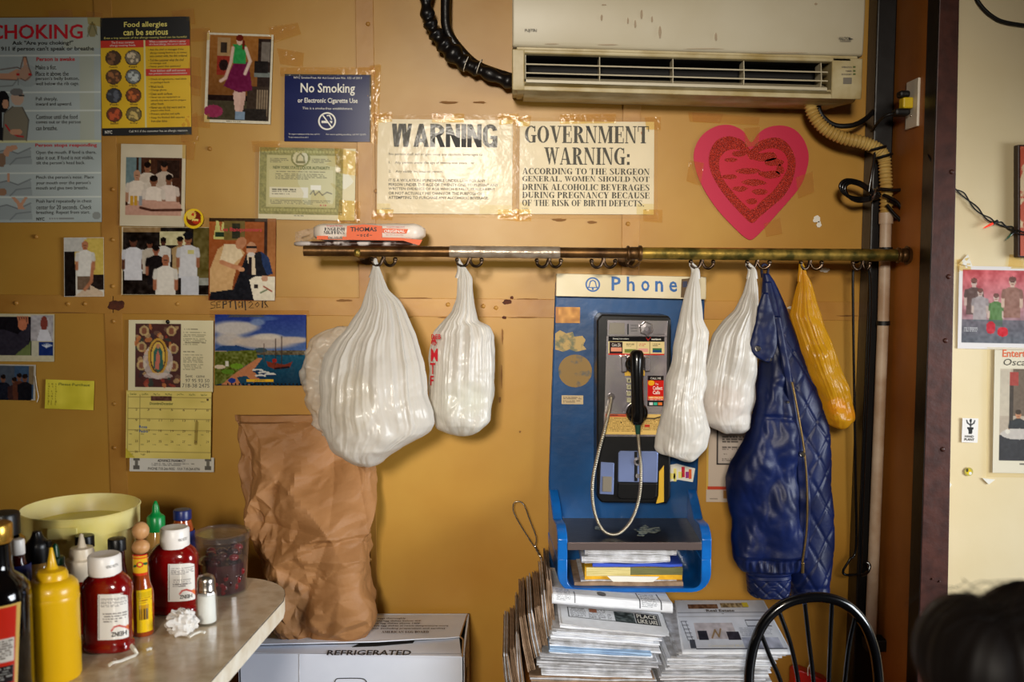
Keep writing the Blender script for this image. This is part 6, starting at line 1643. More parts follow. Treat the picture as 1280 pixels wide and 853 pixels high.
s = psheet('', 760.5, 421, 830.5, 444, (226, 206, 150), lambda s: s.rect(760, 421, 831, 427, (20, 18, 20)).rect(762, 428, 778, 442.5, (50, 34, 34)).rect(764, 435, 777, 439.5, (226, 150, 120)).rect(760, 442.5, 831, 444.5, (200, 50, 40)).rect(795.6, 427, 796.2, 443, (150, 120, 90)).rect(812, 427, 812.6, 443, (150, 120, 90)).rect(781, 437, 795, 441, (120, 130, 60)).rect(798, 436, 810, 440, (226, 160, 150)).rect(816, 435.5, 827, 440.5, (60, 110, 70)).rect(816, 438, 827, 440.5, (30, 70, 120)).lines(783, 430, 793, 434, 3, (90, 80, 50)).lines(799, 430, 808, 434, 2, (200, 80, 80)).lines(816, 430, 826, 434, 2, (90, 80, 60)), YP - .0045)
s.text('Dialing Instructions', (766, 423, 786, 425), 'ink_white'); s.text('verizon', (814, 423, 826, 425.2), 'ink_white', .03); s.line([(808, 422.6), (810, 425.4), (813, 422)], .9, (210, 40, 40)); s.text('Coins 25c', (765, 429.5, 776, 433.5), 'ink_white')
s.build('instruction_card', 'print_glossy', ph)
s = psheet('', 757, 518, 831, 543.5, (226, 190, 112), lambda s: s.rect(757, 518, 795, 521.5, (200, 90, 60)).lines(760, 523, 828, 541, 9, (110, 80, 44)).lines(760, 519, 780, 520.6, 1, (60, 30, 20)).line([(800, 526), (806, 523), (818, 523.4), (826, 521)], 1.6, (50, 40, 34)).rect(806, 531, 812, 534, (190, 60, 40)).rect(776, 528, 777, 529.5, (40, 30, 20)), YP - .0045)
s.text('Dialing Directions', (761, 519, 781, 521), 'ink'); s.build('information_card', 'print_glossy', ph)
s = psheet('', 809.5, 470, 829.5, 508, (204, 28, 24), lambda s: s.rect(809, 470, 830, 475.5, (26, 18, 20)).rect(809, 501, 830, 508.5, (24, 20, 22)).ell(814, 479, 4, 3.4, (236, 170, 30)).rect(811, 496, 829, 498.6, (236, 150, 40)).rect(812, 503.5, 816, 506.5, (220, 220, 220)).rect(817.4, 503.5, 821.6, 506.5, (60, 180, 150)).rect(823, 503.5, 827.6, 506.5, (230, 120, 50)), YP - .0045)
s.text('The', (819, 479, 823, 481.5), 'ink_white'); s.text('Collect', (816, 483, 828, 487.6), 'ink_white', .03); s.text('Calls', (816, 488.6, 825, 493), 'ink_white', .03); s.text('CALL ME', (813, 472, 826, 474.4), 'ink_white'); s.text('1-800-COLLECT', (811, 496.4, 828.4, 498.4), 'ink_white'); s.text('1-800-265-5328', (811, 499.2, 828.4, 500.8), 'ink_white')
s.build('collect_call_card', 'print_glossy', ph)
# keypad
for r_ in range(4):
    for c_ in range(3):
        x, y = 783.5 + c_ * 7.5, 473 + r_ * 8.2
        k = MB().prism([(x, y), (x + 5.4, y), (x + 5.4, y + 6), (x, y + 6)], YP - .009, YP - .003).build('key', 'key_metal', ph, smooth=0, bevel=.0012)
        mb = MB(); put_text(mb, sans('123456789*0#'[r_ * 3 + c_], .03), (x + 1.8, y + 1.4, x + 3.6, y + 4.4), lambda a, b: P(a, b, YP - .0093)); mb.build('key_number', 'ink', k, smooth=0)
MB().prism([(781, 463), (806, 463), (806, 470), (781, 470)], YP - .006, YP - .003).build('number_plate', 'yellow_paint', ph, smooth=0)
# cradle
for q in ([(776, 446), (783, 445), (784, 465), (777, 466)], [(806, 446), (813, 447), (813, 464), (806, 465)]):
    MB().prism(q, YP - .028, YP - .003).build('cradle_arm', 'chrome', ph, smooth=0, bevel=.003)
# handset
def hs_loft(rows, name):
    rings = []
    for (x, y, hw, hd_, Y) in rows:
        c = P(x, y, Y)
        rings.append([(c[0] + hw * math.cos(q), c[1] - hd_ * math.sin(q), c[2]) for q in [2 * math.pi * k / 24 for k in range(24)]])
    return MB().loft(rings).build(name, 'black_gloss', hsd, smooth=60)
hsd = thing('payphone_handset', 'black handset hooked upright on the payphone, cord below', 'handset', P(796, 532, -.2))
hs_loft([(796, 437.5, .004, .004, -.2), (796, 438.5, .014, .013, -.2), (796, 442, .0185, .018, -.2), (796, 450, .0195, .021, -.2), (796, 462, .0175, .017, -.205), (796.5, 480, .016, .0135, -.208), (797, 500, .0165, .014, -.205), (797, 515, .019, .017, -.2), (797, 526, .018, .016, -.2), (797, 531, .012, .010, -.2), (797, 532, .003, .003, -.2)], 'grip')
def cup(x, y, r_, name, sy=1.0):
    c = P(x, y, -.185); mb = MB()
    mb.loft([[(c[0] + a * r_ * math.cos(q), c[1] + d, c[2] + a * r_ * math.sin(q) * sy) for q in [2 * math.pi * k / 24 for k in range(24)]] for a, d in ((.2, -.022), (.7, -.02), (.95, -.012), (1, 0), (1, .012), (.85, .02), (.2, .021))])
    mb.build(name, 'black_gloss', hsd, smooth=60)
cup(793, 455, .026, 'earpiece'); cup(796, 516, .030, 'mouthpiece', 1.0)
MB().tube([P(797, 528, -.2), P(797.3, 533, -.2), P(797.5, 543, -.2)], [.0085, .008, .006], 12).build('strain_relief', 'green_plastic', hsd, smooth=60)
mb = MB()
cpth = ppath([(797.5, 541, -.2), (799, 560, -.215), (801, 585, -.225), (800, 615, -.235), (794, 640, -.24), (784, 658, -.245), (771, 668, -.245), (757, 666, -.24), (747, 652, -.235), (741, 628, -.23), (741, 600, -.225), (747, 570, -.215), (755, 540, -.2), (761, 515, -.18), (764, 500, -.17), (763, 495, -.155)], None, 34)
mb.tube(cpth, [.0042 + .0007 * (1 if i % 3 else -1) for i in range(len(cpth))], 8)
mb.build('armoured_cord', 'armored', hsd, smooth=60)
c = P(764, 496, YP - .002); MB().tube([(c[0], c[1] - .006, c[2] + .003), (c[0], c[1], c[2])], [.008, .011], 14).build('cord_bushing', 'chrome', ph, smooth=60)
# lower part
chr_('vault_door', [(775, 564), (820, 564.5), (823, 567), (822, 604), (772.5, 603), (773, 567)], YP - .008, YP, 'chrome_sky_tint', .003)
chr_('vault_skirt', [(772.5, 604), (822, 604.5), (821, 622), (817, 625), (775, 624.5), (771.5, 621)], YP - .009, YP, 'phone_black', .003)
lk = chr_('lock_bar', [(793, 565), (797, 565), (797, 602), (793, 602)], YP - .010, YP - .007, 'phone_black', .0008)
c = P(797, 577, YP - .009); MB().tube([(c[0], c[1] - .004, c[2]), (c[0], c[1], c[2])], .0115, 20).build('lock_ring', 'chrome', ph, smooth=50)
MB().tube([(c[0], c[1] - .006, c[2]), (c[0], c[1], c[2])], .006, 16).build('lock_barrel', 'phone_black', ph, smooth=50)
c = P(797, 595, YP - .009); MB().tube([(c[0], c[1] - .004, c[2]), (c[0], c[1], c[2])], .006, 16).build('lower_lock', 'chrome', ph, smooth=50)
chr_('coin_return', [(751, 578), (768, 579), (767, 619), (749.5, 618)], YP - .006, YP, 'chrome_sky_tint', .002)
chr_('coin_return_flap', [(753.5, 596), (765, 596.5), (764.5, 615.5), (753, 615)], YP - .010, YP - .005, 'ac_grey', .0015)
chr_('yellow_edge', [(824, 590), (830, 582), (830, 628), (820, 630), (823, 620)], YP - .006, YP, 'yellow_paint', .001)
# ------------------------------------------------------------------ table
ZTB = .76
tb = thing('diner_table', 'marbled laminate table with a thick pale edge holding the bottles', 'table', (-1.0, -.9, 0))
cr = Vector(PZ(354, 751, ZTB)); fr_ = Vector(PZ(262, 853, ZTB))
dirx = (fr_ - cr).normalized()
yback = PZ(310, 722, ZTB)[1]
rc = .12
pts = [(-2.3, yback), (cr.x - .16, yback)]
for i in range(1, 9):
    a = R(90 - i * 10); pts.append((cr.x - .16 + .155 * math.cos(a), yback - .15 + .15 * math.sin(a)))
pts += [(cr.x, cr.y), (cr.x + dirx.x * 1.0, cr.y + dirx.y * 1.0), (-2.3, cr.y + dirx.y * 1.0)]
def slabz(pts, z0, z1, name, m, parent, bevel=0):
    n = len(pts); vs = [(x, y, z1) for x, y in pts] + [(x, y, z0) for x, y in pts]
    return MB().add(vs, [tuple(range(n - 1, -1, -1)), tuple(range(n, 2 * n))] + [(i, (i + 1) % n, n + (i + 1) % n, n + i) for i in range(n)]).build(name, m, parent, smooth=30, bevel=bevel)
slabz(pts, ZTB - .042, ZTB - .0025, 'table_edge', 'laminate_edge', tb)
cx_, cy_ = -1.3, -1.0
slabz([(cx_ + (x - cx_) * 1.0015, cy_ + (y - cy_) * 1.0015) for x, y in pts], ZTB - .0025, ZTB - .0012, 'edge_line', 'dark_line', tb)
slabz(pts, ZTB - .0012, ZTB, 'tabletop', 'laminate', tb)
MB().lathe([(.045, .02), (.045, .72)], (-1.2, -.95, 0), 20).build('pedestal', 'black_paint', tb)
MB().lathe([(.001, 0), (.26, 0), (.26, .012), (.08, .035), (.04, .05)], (-1.2, -.95, 0), 28).build('base', 'black_paint', tb)

def spot(px, py):
    p = PZ(px, py, ZTB); return (p[0], p[1], ZTB + .0005)
def at_depth(px, Y):
    """table spot at depth Y under a pixel column (x read at mid height)"""
    p = P(px, 740, Y); return (p[0], Y, ZTB + .0005)
def zt_of(py, Y): return P(640, py, Y)[2] - ZTB
def bottle(name, label, cat, loc): return thing(name, label, cat, loc)
def ridged(prof, c, m, name, parent, n=36, depth=.0012):
    o = MB().lathe(prof, c, n * 2); k = n * 2
    for i, (x, y, z) in enumerate(o.v):
        if (i % k) % 2 and 0 < i // k < len(prof) - 1:
            dx, dy = x - c[0], y - c[1]; L = math.hypot(dx, dy) or 1
            o.v[i] = (x - dx / L * depth, y - dy / L * depth, z)
    return o.build(name, m, parent, smooth=50)
def wrap(cx, cy, rx, ry, lift0=.0006, e=1.0):
    def f(x, y, l):
        p = P(x, y, cy - ry * .95); u = max(-.97, min(.97, (p[0] - cx) / rx))
        return (cx + u * rx, cy - ry * (1 - abs(u) ** (2 / e)) ** (e / 2) - lift0 - l, p[2])
    return f

def ketchup(px, base, top, capx, label, lab, Y):
    c = at_depth(px, Y); H = zt_of(top, Y); k = (2.87 + Y) / F
    t = bottle('ketchup_bottle', label, 'bottle', c)
    w = 31.5 * k; d = .034
    prof = [(0, 0), (.82, .0), (.95, .012), (1, .03), (.98, .07), (.9, .1), (.955, .125), (.955, .4), (.97, .56), (1, .62), (.97, .68), (.86, .74), (.62, .80), (.5, .82), (.5, .86)]
    rings = []
    for r_, z in prof:
        ring = []
        for j in range(40):
            q = 2 * math.pi * j / 40; cc_, ss = math.cos(q), math.sin(q)
            e = .72
            ring.append((c[0] + max(r_, .001) * w * math.copysign(abs(cc_) ** e, cc_), c[1] + max(r_, .001) * d * math.copysign(abs(ss) ** e, ss), c[2] + z * H))
        rings.append(ring)
    MB().grid(rings, True).build('body', 'ketchup', t, smooth=60)
    cw = (capx[1] - capx[0]) / 2 * k; ccx = P((capx[0] + capx[1]) / 2, top + 10, Y)[0]
    cz = zt_of(top + 24, Y)
    ridged([(.001, H - .002), (cw * .9, H), (cw, H - .004), (cw, cz + .004), (cw * .98, cz), (.001, cz)], (ccx, c[1], c[2]), 'cap_white', 'cap', t, 60, .0003)
    mb = MB(); f = wrap(ccx, c[1], cw, cw); put_text(mb, sans('HEINZ KETCHUP'), (capx[0] + 22, top + 15, capx[1] - 4, top + 18.5), lambda x, y: f(x, y, .0005)); mb.build('lettering', 'ink_grey', t, smooth=0)
    x0, y0, x1, y1 = lab
    s = Sheet(x0, y0, x1, y1, 0, 0, (232, 228, 220), .8, 0, place=wrap(c[0], c[1], w * .975, d * .975, .0012, .72))
    s.rect(x0 + 1, y0 + 1, x1 - 1, y0 + 1.6, (90, 80, 76)).rect(x0 + 1, y1 - 1.6, x1 - 1, y1 - 1, (90, 80, 76)).rect(x0 + 1, y0 + 1, x0 + 1.7, y1 - 1, (90, 80, 76)).rect(x1 - 1.7, y0 + 1, x1 - 1, y1 - 1, (90, 80, 76))
    w_, h_ = x1 - x0, y1 - y0
    s.lines(x0 + 4, y0 + 5, x1 - 4, y0 + h_ * .3, 6, (90, 84, 84)).lines(x0 + 6, y0 + h_ * .42, x1 - 6, y0 + h_ * .64, 4, (100, 94, 94))
    s.line([(x0 + w_ * .42, y1 - h_ * .2), (x0 + w_ * .5, y1 - h_ * .28), (x0 + w_ * .64, y1 - h_ * .3), (x0 + w_ * .8, y1 - h_ * .24), (x0 + w_ * .9, y1 - h_ * .14)], 1.8, (190, 60, 50))
    s.poly([(x0 + w_ * .78, y1 - h_ * .26), (x0 + w_ * .86, y1 - h_ * .28), (x0 + w_ * .97, y1 - h_ * .1), (x0 + w_ * .9, y1 - h_ * .09)], (214, 110, 60))
    s.text('HEINZ', (x0 + w_ * .82, y1 - h_ * .07, x0 + w_ * .42, y1 - h_ * .17), 'ink', .03)
    s.build('label', 'print_glossy', t)
    return t
ketchup(134, 826, 693, (110.5, 151), 'red ketchup bottle standing nearer, its white label turned upside down, paper scraps at its foot', (123, 743, 163, 800), -.885)
ketchup(217.5, 777, 659.5, (200.5, 236.5), 'red ketchup bottle behind the salt shaker and crumpled napkin', (210.5, 705, 245, 752), -.665)

# mustard
c = at_depth(66, -1.02); Y = -1.02; k = (2.87 + Y) / F
t = bottle('mustard_bottle', 'yellow squeeze bottle of mustard with a cone tip', 'bottle', c)
H = lambda y: zt_of(y, Y)
MB().lathe([(.001, 0), (.044, 0), (.0465, .006), (.0465, H(752)), (.0475, H(749)), (.0475, H(746)), (.0465, H(743))], c, 40).build('body', 'mustard', t, smooth=40)
MB().lathe([(.0468, H(743)), (.0468, H(738)), (.045, H(730)), (.038, H(725)), (.029, H(723)), (.028, H(717)), (.024, H(713)), (.012, H(711)), (.009, H(708)), (.006, H(698)), (.0032, H(688)), (.0032, H(685.5)), (.0005, H(685))], c, 40).build('nozzle_cap', 'mustard', t, smooth=40)

# dark soy bottle at the edge
Y = -1.12; c = at_depth(-4, Y)
t = bottle('sauce_bottle', 'tall dark glass bottle with a gold cap and red label at the left edge', 'bottle', c); H = lambda y: zt_of(y, Y)
MB().lathe([(.001, 0), (.054, 0), (.057, .008), (.057, H(745)), (.054, H(733)), (.044, H(724)), (.029, H(716)), (.027, H(705)), (.026, H(680))], c, 40).build('glass_body', 'soy_glass', t, smooth=50)
ridged([(.001, H(654)), (.028, H(654.6)), (.030, H(657)), (.030, H(676)), (.028, H(678))], c, 'gold_cap', 'cap', t, 40, .0006)
s = Sheet(-40, 760, 14.5, 880, 0, 0, (190, 40, 26), 1, 0, place=wrap(c[0], c[1], .0575, .0575, .001)); s.rect(-40, 760, 15, 762, (206, 170, 90)).rect(12, 760, 14.5, 880, (206, 170, 90)).rect(-10, 802, 11, 830, (206, 200, 190)).lines(-8, 804, 10, 828, 8, (80, 70, 66)).rect(-10, 836, 11, 856, (30, 26, 30)).lines(-8, 838, 10, 854, 5, (190, 190, 180)).build('label', 'print_glossy', t)
Y = -.90; c = at_depth(8, Y); H = lambda y: zt_of(y, Y)
t = bottle('sauce_bottle', 'dark jar with a wide black lid behind the gold capped bottle', 'bottle', c)
MB().lathe([(.001, 0), (.036, 0), (.038, .006), (.038, H(700)), (.032, H(680)), (.028, H(672))], c, 32).build('glass_body', 'soy_glass', t, smooth=50)
ridged([(.001, H(641)), (.029, H(641.6)), (.031, H(644)), (.031, H(668)), (.001, H(669))], c, 'black_cap', 'lid', t, 30, .0006)
Y = -.985; c = at_depth(25, Y); H = lambda y: zt_of(y, Y)
t = bottle('sauce_bottle', 'slim bottle with a white cap and blue label beside the gold cap', 'bottle', c)
MB().lathe([(.001, 0), (.020, 0), (.021, .004), (.021, H(720)), (.016, H(708)), (.011, H(700)), (.011, H(694))], c, 28).build('glass_body', 'sauce_dark', t, smooth=50)
MB().lathe([(.001, H(674)), (.0105, H(674.5)), (.012, H(677)), (.012, H(693)), (.001, H(694))], c, 24).build('cap', 'cap_white', t)
MB().lathe([(.0216, H(705)), (.0218, H(708)), (.0218, H(726)), (.0216, H(727))], c, 28).build('label', 'blue_cap', t)
Y = -.80; c = at_depth(49, Y); H = lambda y: zt_of(y, Y)
t = bottle('squeeze_bottle', 'amber bottle with a stepped black nozzle behind the mustard', 'bottle', c)
MB().lathe([(.001, 0), (.026, 0), (.027, .005), (.027, H(715)), (.024, H(704)), (.020, H(700))], c, 28).build('body', 'pale_liquid', t, smooth=50)
MB().lathe([(.024, H(702)), (.024, H(685)), (.0235, H(680)), (.020, H(677)), (.014, H(673)), (.010, H(668)), (.009, H(665)), (.001, H(664))], c, 28).build('nozzle_cap', 'black_cap', t)
MB().box(c[0] + .012, c[0] + .028, c[1] - .008, c[1] + .008, c[2] + H(684), c[2] + H(676)).build('flip_tab', 'black_cap', t, smooth=0, bevel=.003)
Y = -.86; c = at_depth(71, Y); H = lambda y: zt_of(y, Y)
t = bottle('squeeze_bottle', 'bottle with a small green cone nozzle behind the mustard tip', 'bottle', c)
MB().lathe([(.001, 0), (.020, 0), (.021, .004), (.021, H(712)), (.017, H(706))], c, 26).build('body', 'sauce_dark', t, smooth=50)
MB().lathe([(.017, H(708)), (.0175, H(699)), (.016, H(697)), (.009, H(696)), (.007, H(690)), (.005, H(682)), (.001, H(680))], c, 26).build('nozzle_cap', 'green_dark', t)
Y = -.945; c = at_depth(75, Y); H = lambda y: zt_of(y, Y)
Y = -.775; c = at_depth(104, Y); H = lambda y: zt_of(y, Y)
t = bottle('squeeze_bottle', 'white topped squeeze bottle with a cone tip behind the nearer ketchup', 'bottle', c)
MB().lathe([(.001, 0), (.034, 0), (.036, .006), (.036, H(730)), (.034, H(718))], c, 32).build('body', 'ketchup', t, smooth=50)
MB().lathe([(.0365, H(722)), (.037, H(712)), (.0365, H(706)), (.033, H(699)), (.026, H(697)), (.0255, H(690)), (.023, H(685)), (.011, H(684)), (.008, H(681)), (.004, H(669)), (.001, H(667.5))], c, 32).build('nozzle_cap', 'squeeze_pale', t, smooth=40)
Y = -.70; c = at_depth(108, Y); H = lambda y: zt_of(y, Y)
t = bottle('sauce_bottle', 'bottle with a flat black cap directly in front of the bucket', 'bottle', c)
MB().lathe([(.001, 0), (.022, 0), (.023, .005), (.023, H(712)), (.018, H(700)), (.016, H(684))], c, 26).build('glass_body', 'sauce_dark', t, smooth=50)
ridged([(.001, H(669)), (.019, H(669.6)), (.0205, H(671)), (.0205, H(684)), (.001, H(685))], c, 'black_cap', 'cap', t, 24, .0006)
Y = -.755; c = at_depth(148, Y); H = lambda y: zt_of(y, Y)
t = bottle('sauce_bottle', 'reddish sauce bottle with a black cap left of the wooden ball stopper', 'bottle', c)
MB().lathe([(.001, 0), (.023, 0), (.024, .005), (.024, H(735)), (.019, H(715)), (.016, H(705)), (.0155, H(688))], c, 26).build('glass_body', 'sauce_dark', t, smooth=50)
ridged([(.001, H(673)), (.0175, H(673.5)), (.019, H(675)), (.019, H(688)), (.001, H(689))], c, 'black_cap', 'cap', t, 24, .0006)

# hot sauce with wooden stopper
Y = -.80; c = at_depth(177, Y); H = lambda y: zt_of(y, Y)
t = bottle('hot_sauce_bottle', 'hot sauce bottle with a wooden ball stopper and yellow label', 'bottle', c)
MB().lathe([(.001, 0), (.0225, 0), (.0245, .005), (.0245, H(745)), (.0235, H(738)), (.018, H(728)), (.0158, H(718)), (.0155, H(694))], c, 32).build('glass_body', 'sauce_brown', t, smooth=50)
MB().ball((c[0] + .001, c[1], c[2] + (H(693.5) + H(675)) / 2), .0185, 20, rz=(H(675) - H(693.5)) / 2).build('stopper_ball', 'wood_ball', t, smooth=180)
MB().ball((c[0] + .002, c[1], c[2] + (H(675) + H(653)) / 2), .0175, 20, rz=(H(653) - H(675)) / 2).build('stopper_ball', 'wood_ball', t, smooth=180)
s = Sheet(164, 694, 191, 720, 0, 0, (226, 180, 40), .7, 0, place=wrap(c[0], c[1], .0166, .0166, .0012)); s.rect(160, 694, 194, 696, (200, 50, 30)).rect(160, 716.5, 194, 720.5, (206, 60, 30)).rect(160, 697, 194, 699, (214, 90, 30)); s.ell(175, 706, 4, 3.6, (200, 40, 40)).ell(175, 706, 2, 1.8, (240, 200, 60)).ell(169, 708, 3, 1.6, (40, 90, 50), rot=-30).ell(181, 706, 3, 1.6, (40, 90, 50), rot=30); s.build('neck_label', 'print_glossy', t)
s = Sheet(171.5, 738, 197, 791, 0, -1.0, (232, 190, 20), .8, 0, place=wrap(c[0], c[1], .025, .025, .001)); s.rect(173, 741, 188, 747, (206, 170, 20)).rect(174, 757, 184, 775, (190, 140, 20)).rect(188, 738, 191, 792, (190, 80, 20)).lines(174, 748, 187, 756, 3, (120, 60, 20))
for k_ in range(8): s.rect(174.5 + k_ * 1.2, 762, 175 + k_ * 1.2, 775, (60, 40, 20))
s.build('label', 'print_glossy', t)

# green capped bottle
Y = -.585; c = at_depth(197.5, Y); H = lambda y: zt_of(y, Y)
t = bottle('chili_sauce_bottle', 'tall bottle with a bright green cone cap behind the second ketchup', 'bottle', c)
MB().lathe([(.001, 0), (.028, 0), (.030, .005), (.030, H(705)), (.027, H(680)), (.021, H(668)), (.018, H(662))], c, 32).build('body', 'pale_liquid', t, smooth=50)
ridged([(.0195, H(664)), (.0205, H(661)), (.0205, H(647)), (.017, H(644.5))], c, 'green_cap', 'cap', t, 26, .0006)
MB().lathe([(.018, H(645)), (.012, H(643)), (.0085, H(640)), (.0075, H(634)), (.005, H(630)), (.003, H(627)), (.001, H(626.6))], c, 24).build('cone_tip', 'green_cap', t, smooth=50)
Y = -.535; c = at_depth(230.5, Y); H = lambda y: zt_of(y, Y)
t = bottle('sauce_jar', 'small glass jar with a dark blue lid behind the deli tub', 'jar', c)
MB().lathe([(.001, 0), (.026, 0), (.027, .005), (.027, H(668)), (.022, H(655)), (.0195, H(650))], c, 30).build('glass_body', 'sauce_brown', t, smooth=50)
ridged([(.001, H(637)), (.0195, H(637.4)), (.0212, H(639)), (.0212, H(649)), (.001, H(650))], c, 'blue_cap', 'lid', t, 30, .0005)
MB().lathe([(.0276, H(690)), (.0278, H(688)), (.0278, H(664)), (.0276, H(663))], c, 30).build('label', 'blue_cap', t)

# bucket
Y = -.56; c = at_depth(102, Y); H = lambda y: zt_of(y, Y)
c = (P(102, 660, Y)[0], Y, ZTB + .0005)
t = bottle('plastic_bucket', 'translucent yellowish plastic bucket behind the bottles', 'bucket', c)
Hr = H(634)
MB().lathe([(.001, .0), (.108, 0), (.112, .006), (.121, Hr - .05), (.121, Hr - .045), (.130, Hr - .043), (.131, Hr - .004), (.1335, Hr), (.131, Hr + .002), (.128, Hr - .002), (.126, Hr - .03), (.118, Hr - .05), (.108, .006), (.001, .005)], c, 64).build('tub', 'bucket_plastic', t, smooth=50)
MB().lathe([(.001, Hr - .040), (.1235, Hr - .040)], c, 48).build('liquid', 'bucket_liquid', t)
s = MB(); rings = []
for z in (Hr - .042, Hr - .016):
    rings.append([(c[0] + r_ * math.cos(R(a)), c[1] + r_ * math.sin(R(a)), c[2] + z) for r_, a in [(.137, x) for x in range(-98, -66, 4)] + [(.1305, x) for x in range(-70, -102, -4)]])
s.loft(rings).build('grip_tab', 'bucket_plastic', t, smooth=40, bevel=.002)

# deli tub of beets
c = spot(279, 738); Y = c[1]; H = lambda y: zt_of(y, Y); k = (2.87 + Y) / F
t = bottle('deli_container', 'clear lidded deli tub of dark red pickled beets', 'container', c)
r0, r1 = 29.5 * k, 35 * k
Ht = H(667)
MB().lathe([(.001, .002), (r0 - .001, .002), (r0, .006), (r1 - .003, Ht - .012), (r1 - .003, Ht)], c, 48).build('clear_wall', 'clear_plastic', t, smooth=50)
MB().lathe([(r1 - .004, Ht - .010), (r1, Ht - .010), (r1 + .0008, Ht + .002), (r1 - .002, Ht + .005), (r1 - .005, Ht + .003), (r1 - .007, Ht), (.001, Ht)], c, 48).build('lid', 'clear_plastic', t, smooth=40)
Hf = H(700)
MB().lathe([(.001, .004), (r0 - .0025, .004), (r0 - .002 + (r1 - r0) * .5, Hf), (.001, Hf)], c, 40).build('dark_juice', 'beet', t, smooth=50)
for i in range(26):
    a = rnd.uniform(0, 6.28); r_ = (r0 - .012) * (rnd.uniform(.2, 1) ** .5); z = Hf + rnd.uniform(-.002, .014) + (.012 if math.cos(a) > .3 else 0)
    MB().ball((c[0] + r_ * math.cos(a), c[1] + r_ * math.sin(a), c[2] + z), rnd.uniform(.009, .014), 10, rz=rnd.uniform(.007, .010)).build('beet_piece', rnd.choice(['beet', 'beet', 'beet_red']), t, smooth=180)
for i in range(22):
    a = R(rnd.uniform(-150, -20)); z = rnd.uniform(.01, Hf - .01); rr = r0 - .006 + (r1 - r0) * z / Ht
    MB().ball((c[0] + rr * math.cos(a), c[1] + rr * math.sin(a), c[2] + z), rnd.uniform(.006, .011), 10, ry=.004).build('beet_piece', rnd.choice(['beet_red', 'beet']), t, smooth=180)

# salt shaker
c = spot(259, 780); Y = c[1]; H = lambda y: zt_of(y, Y)
t = bottle('salt_shaker', 'glass salt shaker with a metal cap beside the crumpled napkin', 'shaker', c)
def octa(rows, m, name, n=8, rot=22.5):
    rings = [[(c[0] + r_ * math.cos(R(rot + 360 / n * j)), c[1] + r_ * math.sin(R(rot + 360 / n * j)), c[2] + z) for j in range(n)] for r_, z in rows]
    return MB().loft(rings).build(name, m, t, smooth=30 if n < 12 else 60, bevel=.0)
octa([(.0235, 0), (.025, .004), (.0225, .055), (.022, H(742)), (.0185, H(736))], 'glass', 'glass_body')
octa([(.019, .005), (.0205, .007), (.019, H(744)), (.0185, H(743.6))], 'salt', 'salt_fill', 16)
octa([(.0195, H(740)), (.0205, H(736)), (.0195, H(735)), (.0198, H(728)), (.019, H(724)), (.0155, H(720.5)), (.008, H(718.6)), (.001, H(718.2))], 'steel', 'shaker_cap', 24)

# napkin and scraps
def crumple(name, label, px, py, r, rz, m='tissue', cat='napkin', k=1.0):
    c = spot(px, py); mb = MB().ball((0, 0, 0), 1, 30); vs = []
    prof = [(math.sin(math.pi * i / 22), -math.cos(math.pi * i / 22)) for i in range(23)]
    mb = MB().lathe(prof, (0, 0, 0), 36)
    for x, y, z in mb.v:
        d = 1 + .16 * facets(x * 30 + 40 * z, y * 30 + 25 * z, 22, 4) + .35 * (abs(noise.noise(Vector((x * 1.9 + px, y * 1.9, z * 1.9)))) - .2) * k + .25 * noise.noise(Vector((x * 4, y * 4, z * 4 + px)))
        vs.append((c[0] + x * r * d, c[1] + y * r * d * .8, c[2] + max(0, (z * d + .8)) * rz))
    mb.v = vs
    return tag(mb.build(name, m, smooth=30), label, cat)
crumple('napkin', 'crumpled white napkin between the second ketchup and the salt shaker', 228, 792, .034, .028, k=1.6)
def scrap(name, label, pts, th=.0035, wdt=.006):
    mb = MB().tube([PZ(x, y, ZTB + .004 + dz) for x, y, dz in pts], wdt, 6, flat=.5)
    mb.v = [(x, y, max(z, ZTB + .0006)) for x, y, z in mb.v]
    return tag(mb.build(name, 'paper_scrap', smooth=30), label, 'paper scrap')
scrap('straw_wrapper', 'folded white paper wrapper in front of the nearer ketchup', [(136, 832, 0), (140, 829, .004), (150, 827, .001), (160, 823, 0), (168, 820, 0), (171, 817, .003), (168, 813, .010), (164, 808, .014)])
scrap('paper_scrap', 'tiny white paper scrap near the hot sauce foot', [(183, 813, 0), (187, 811, .002), (190, 812, 0)], wdt=.005)
scrap('torn_wrapper', 'strip of torn white paper at the salt shaker foot', [(236, 797, 0), (242, 793, .003), (250, 790, .002), (256, 791, .001)], wdt=.005)

# ------------------------------------------------------------------ paper bag and egg box
zbx = P(520, 767.5, -.03)[2]
bx = thing('egg_box', 'white corrugated egg case with black print, brown paper bag on it', 'box', (P(445, 800, -.2)[0], -.17, .215))
fx0, fx1 = PZ(302, 812, zbx)[0], PZ(580, 821, zbx)[0]
yf_, yb_ = PZ(445, 818, zbx)[1], -.03
MB().box(fx0, fx1, yf_, yf_ + .005, .215, zbx).build('front_face', 'carton', bx, smooth=0, bevel=.0015)
MB().box(fx0, fx1, yb_ - .005, yb_, .215, zbx).build('rear_face', 'carton', bx, smooth=0)
MB().box(fx0, fx0 + .005, yf_, yb_, .215, zbx).build('side_face', 'carton', bx, smooth=0)
MB().box(fx1 - .005, fx1, yf_, yb_, .215, zbx).build('side_face', 'carton', bx, smooth=0)
MB().box(fx0, fx1, yf_, yb_, .215, .222).build('bottom_face', 'carton', bx, smooth=0)
MB().box(fx0 + .006, fx1 - .006, yf_ + .006, yb_ - .006, .3, zbx - .02).build('dark_contents', 'carton_dark', bx, smooth=0)
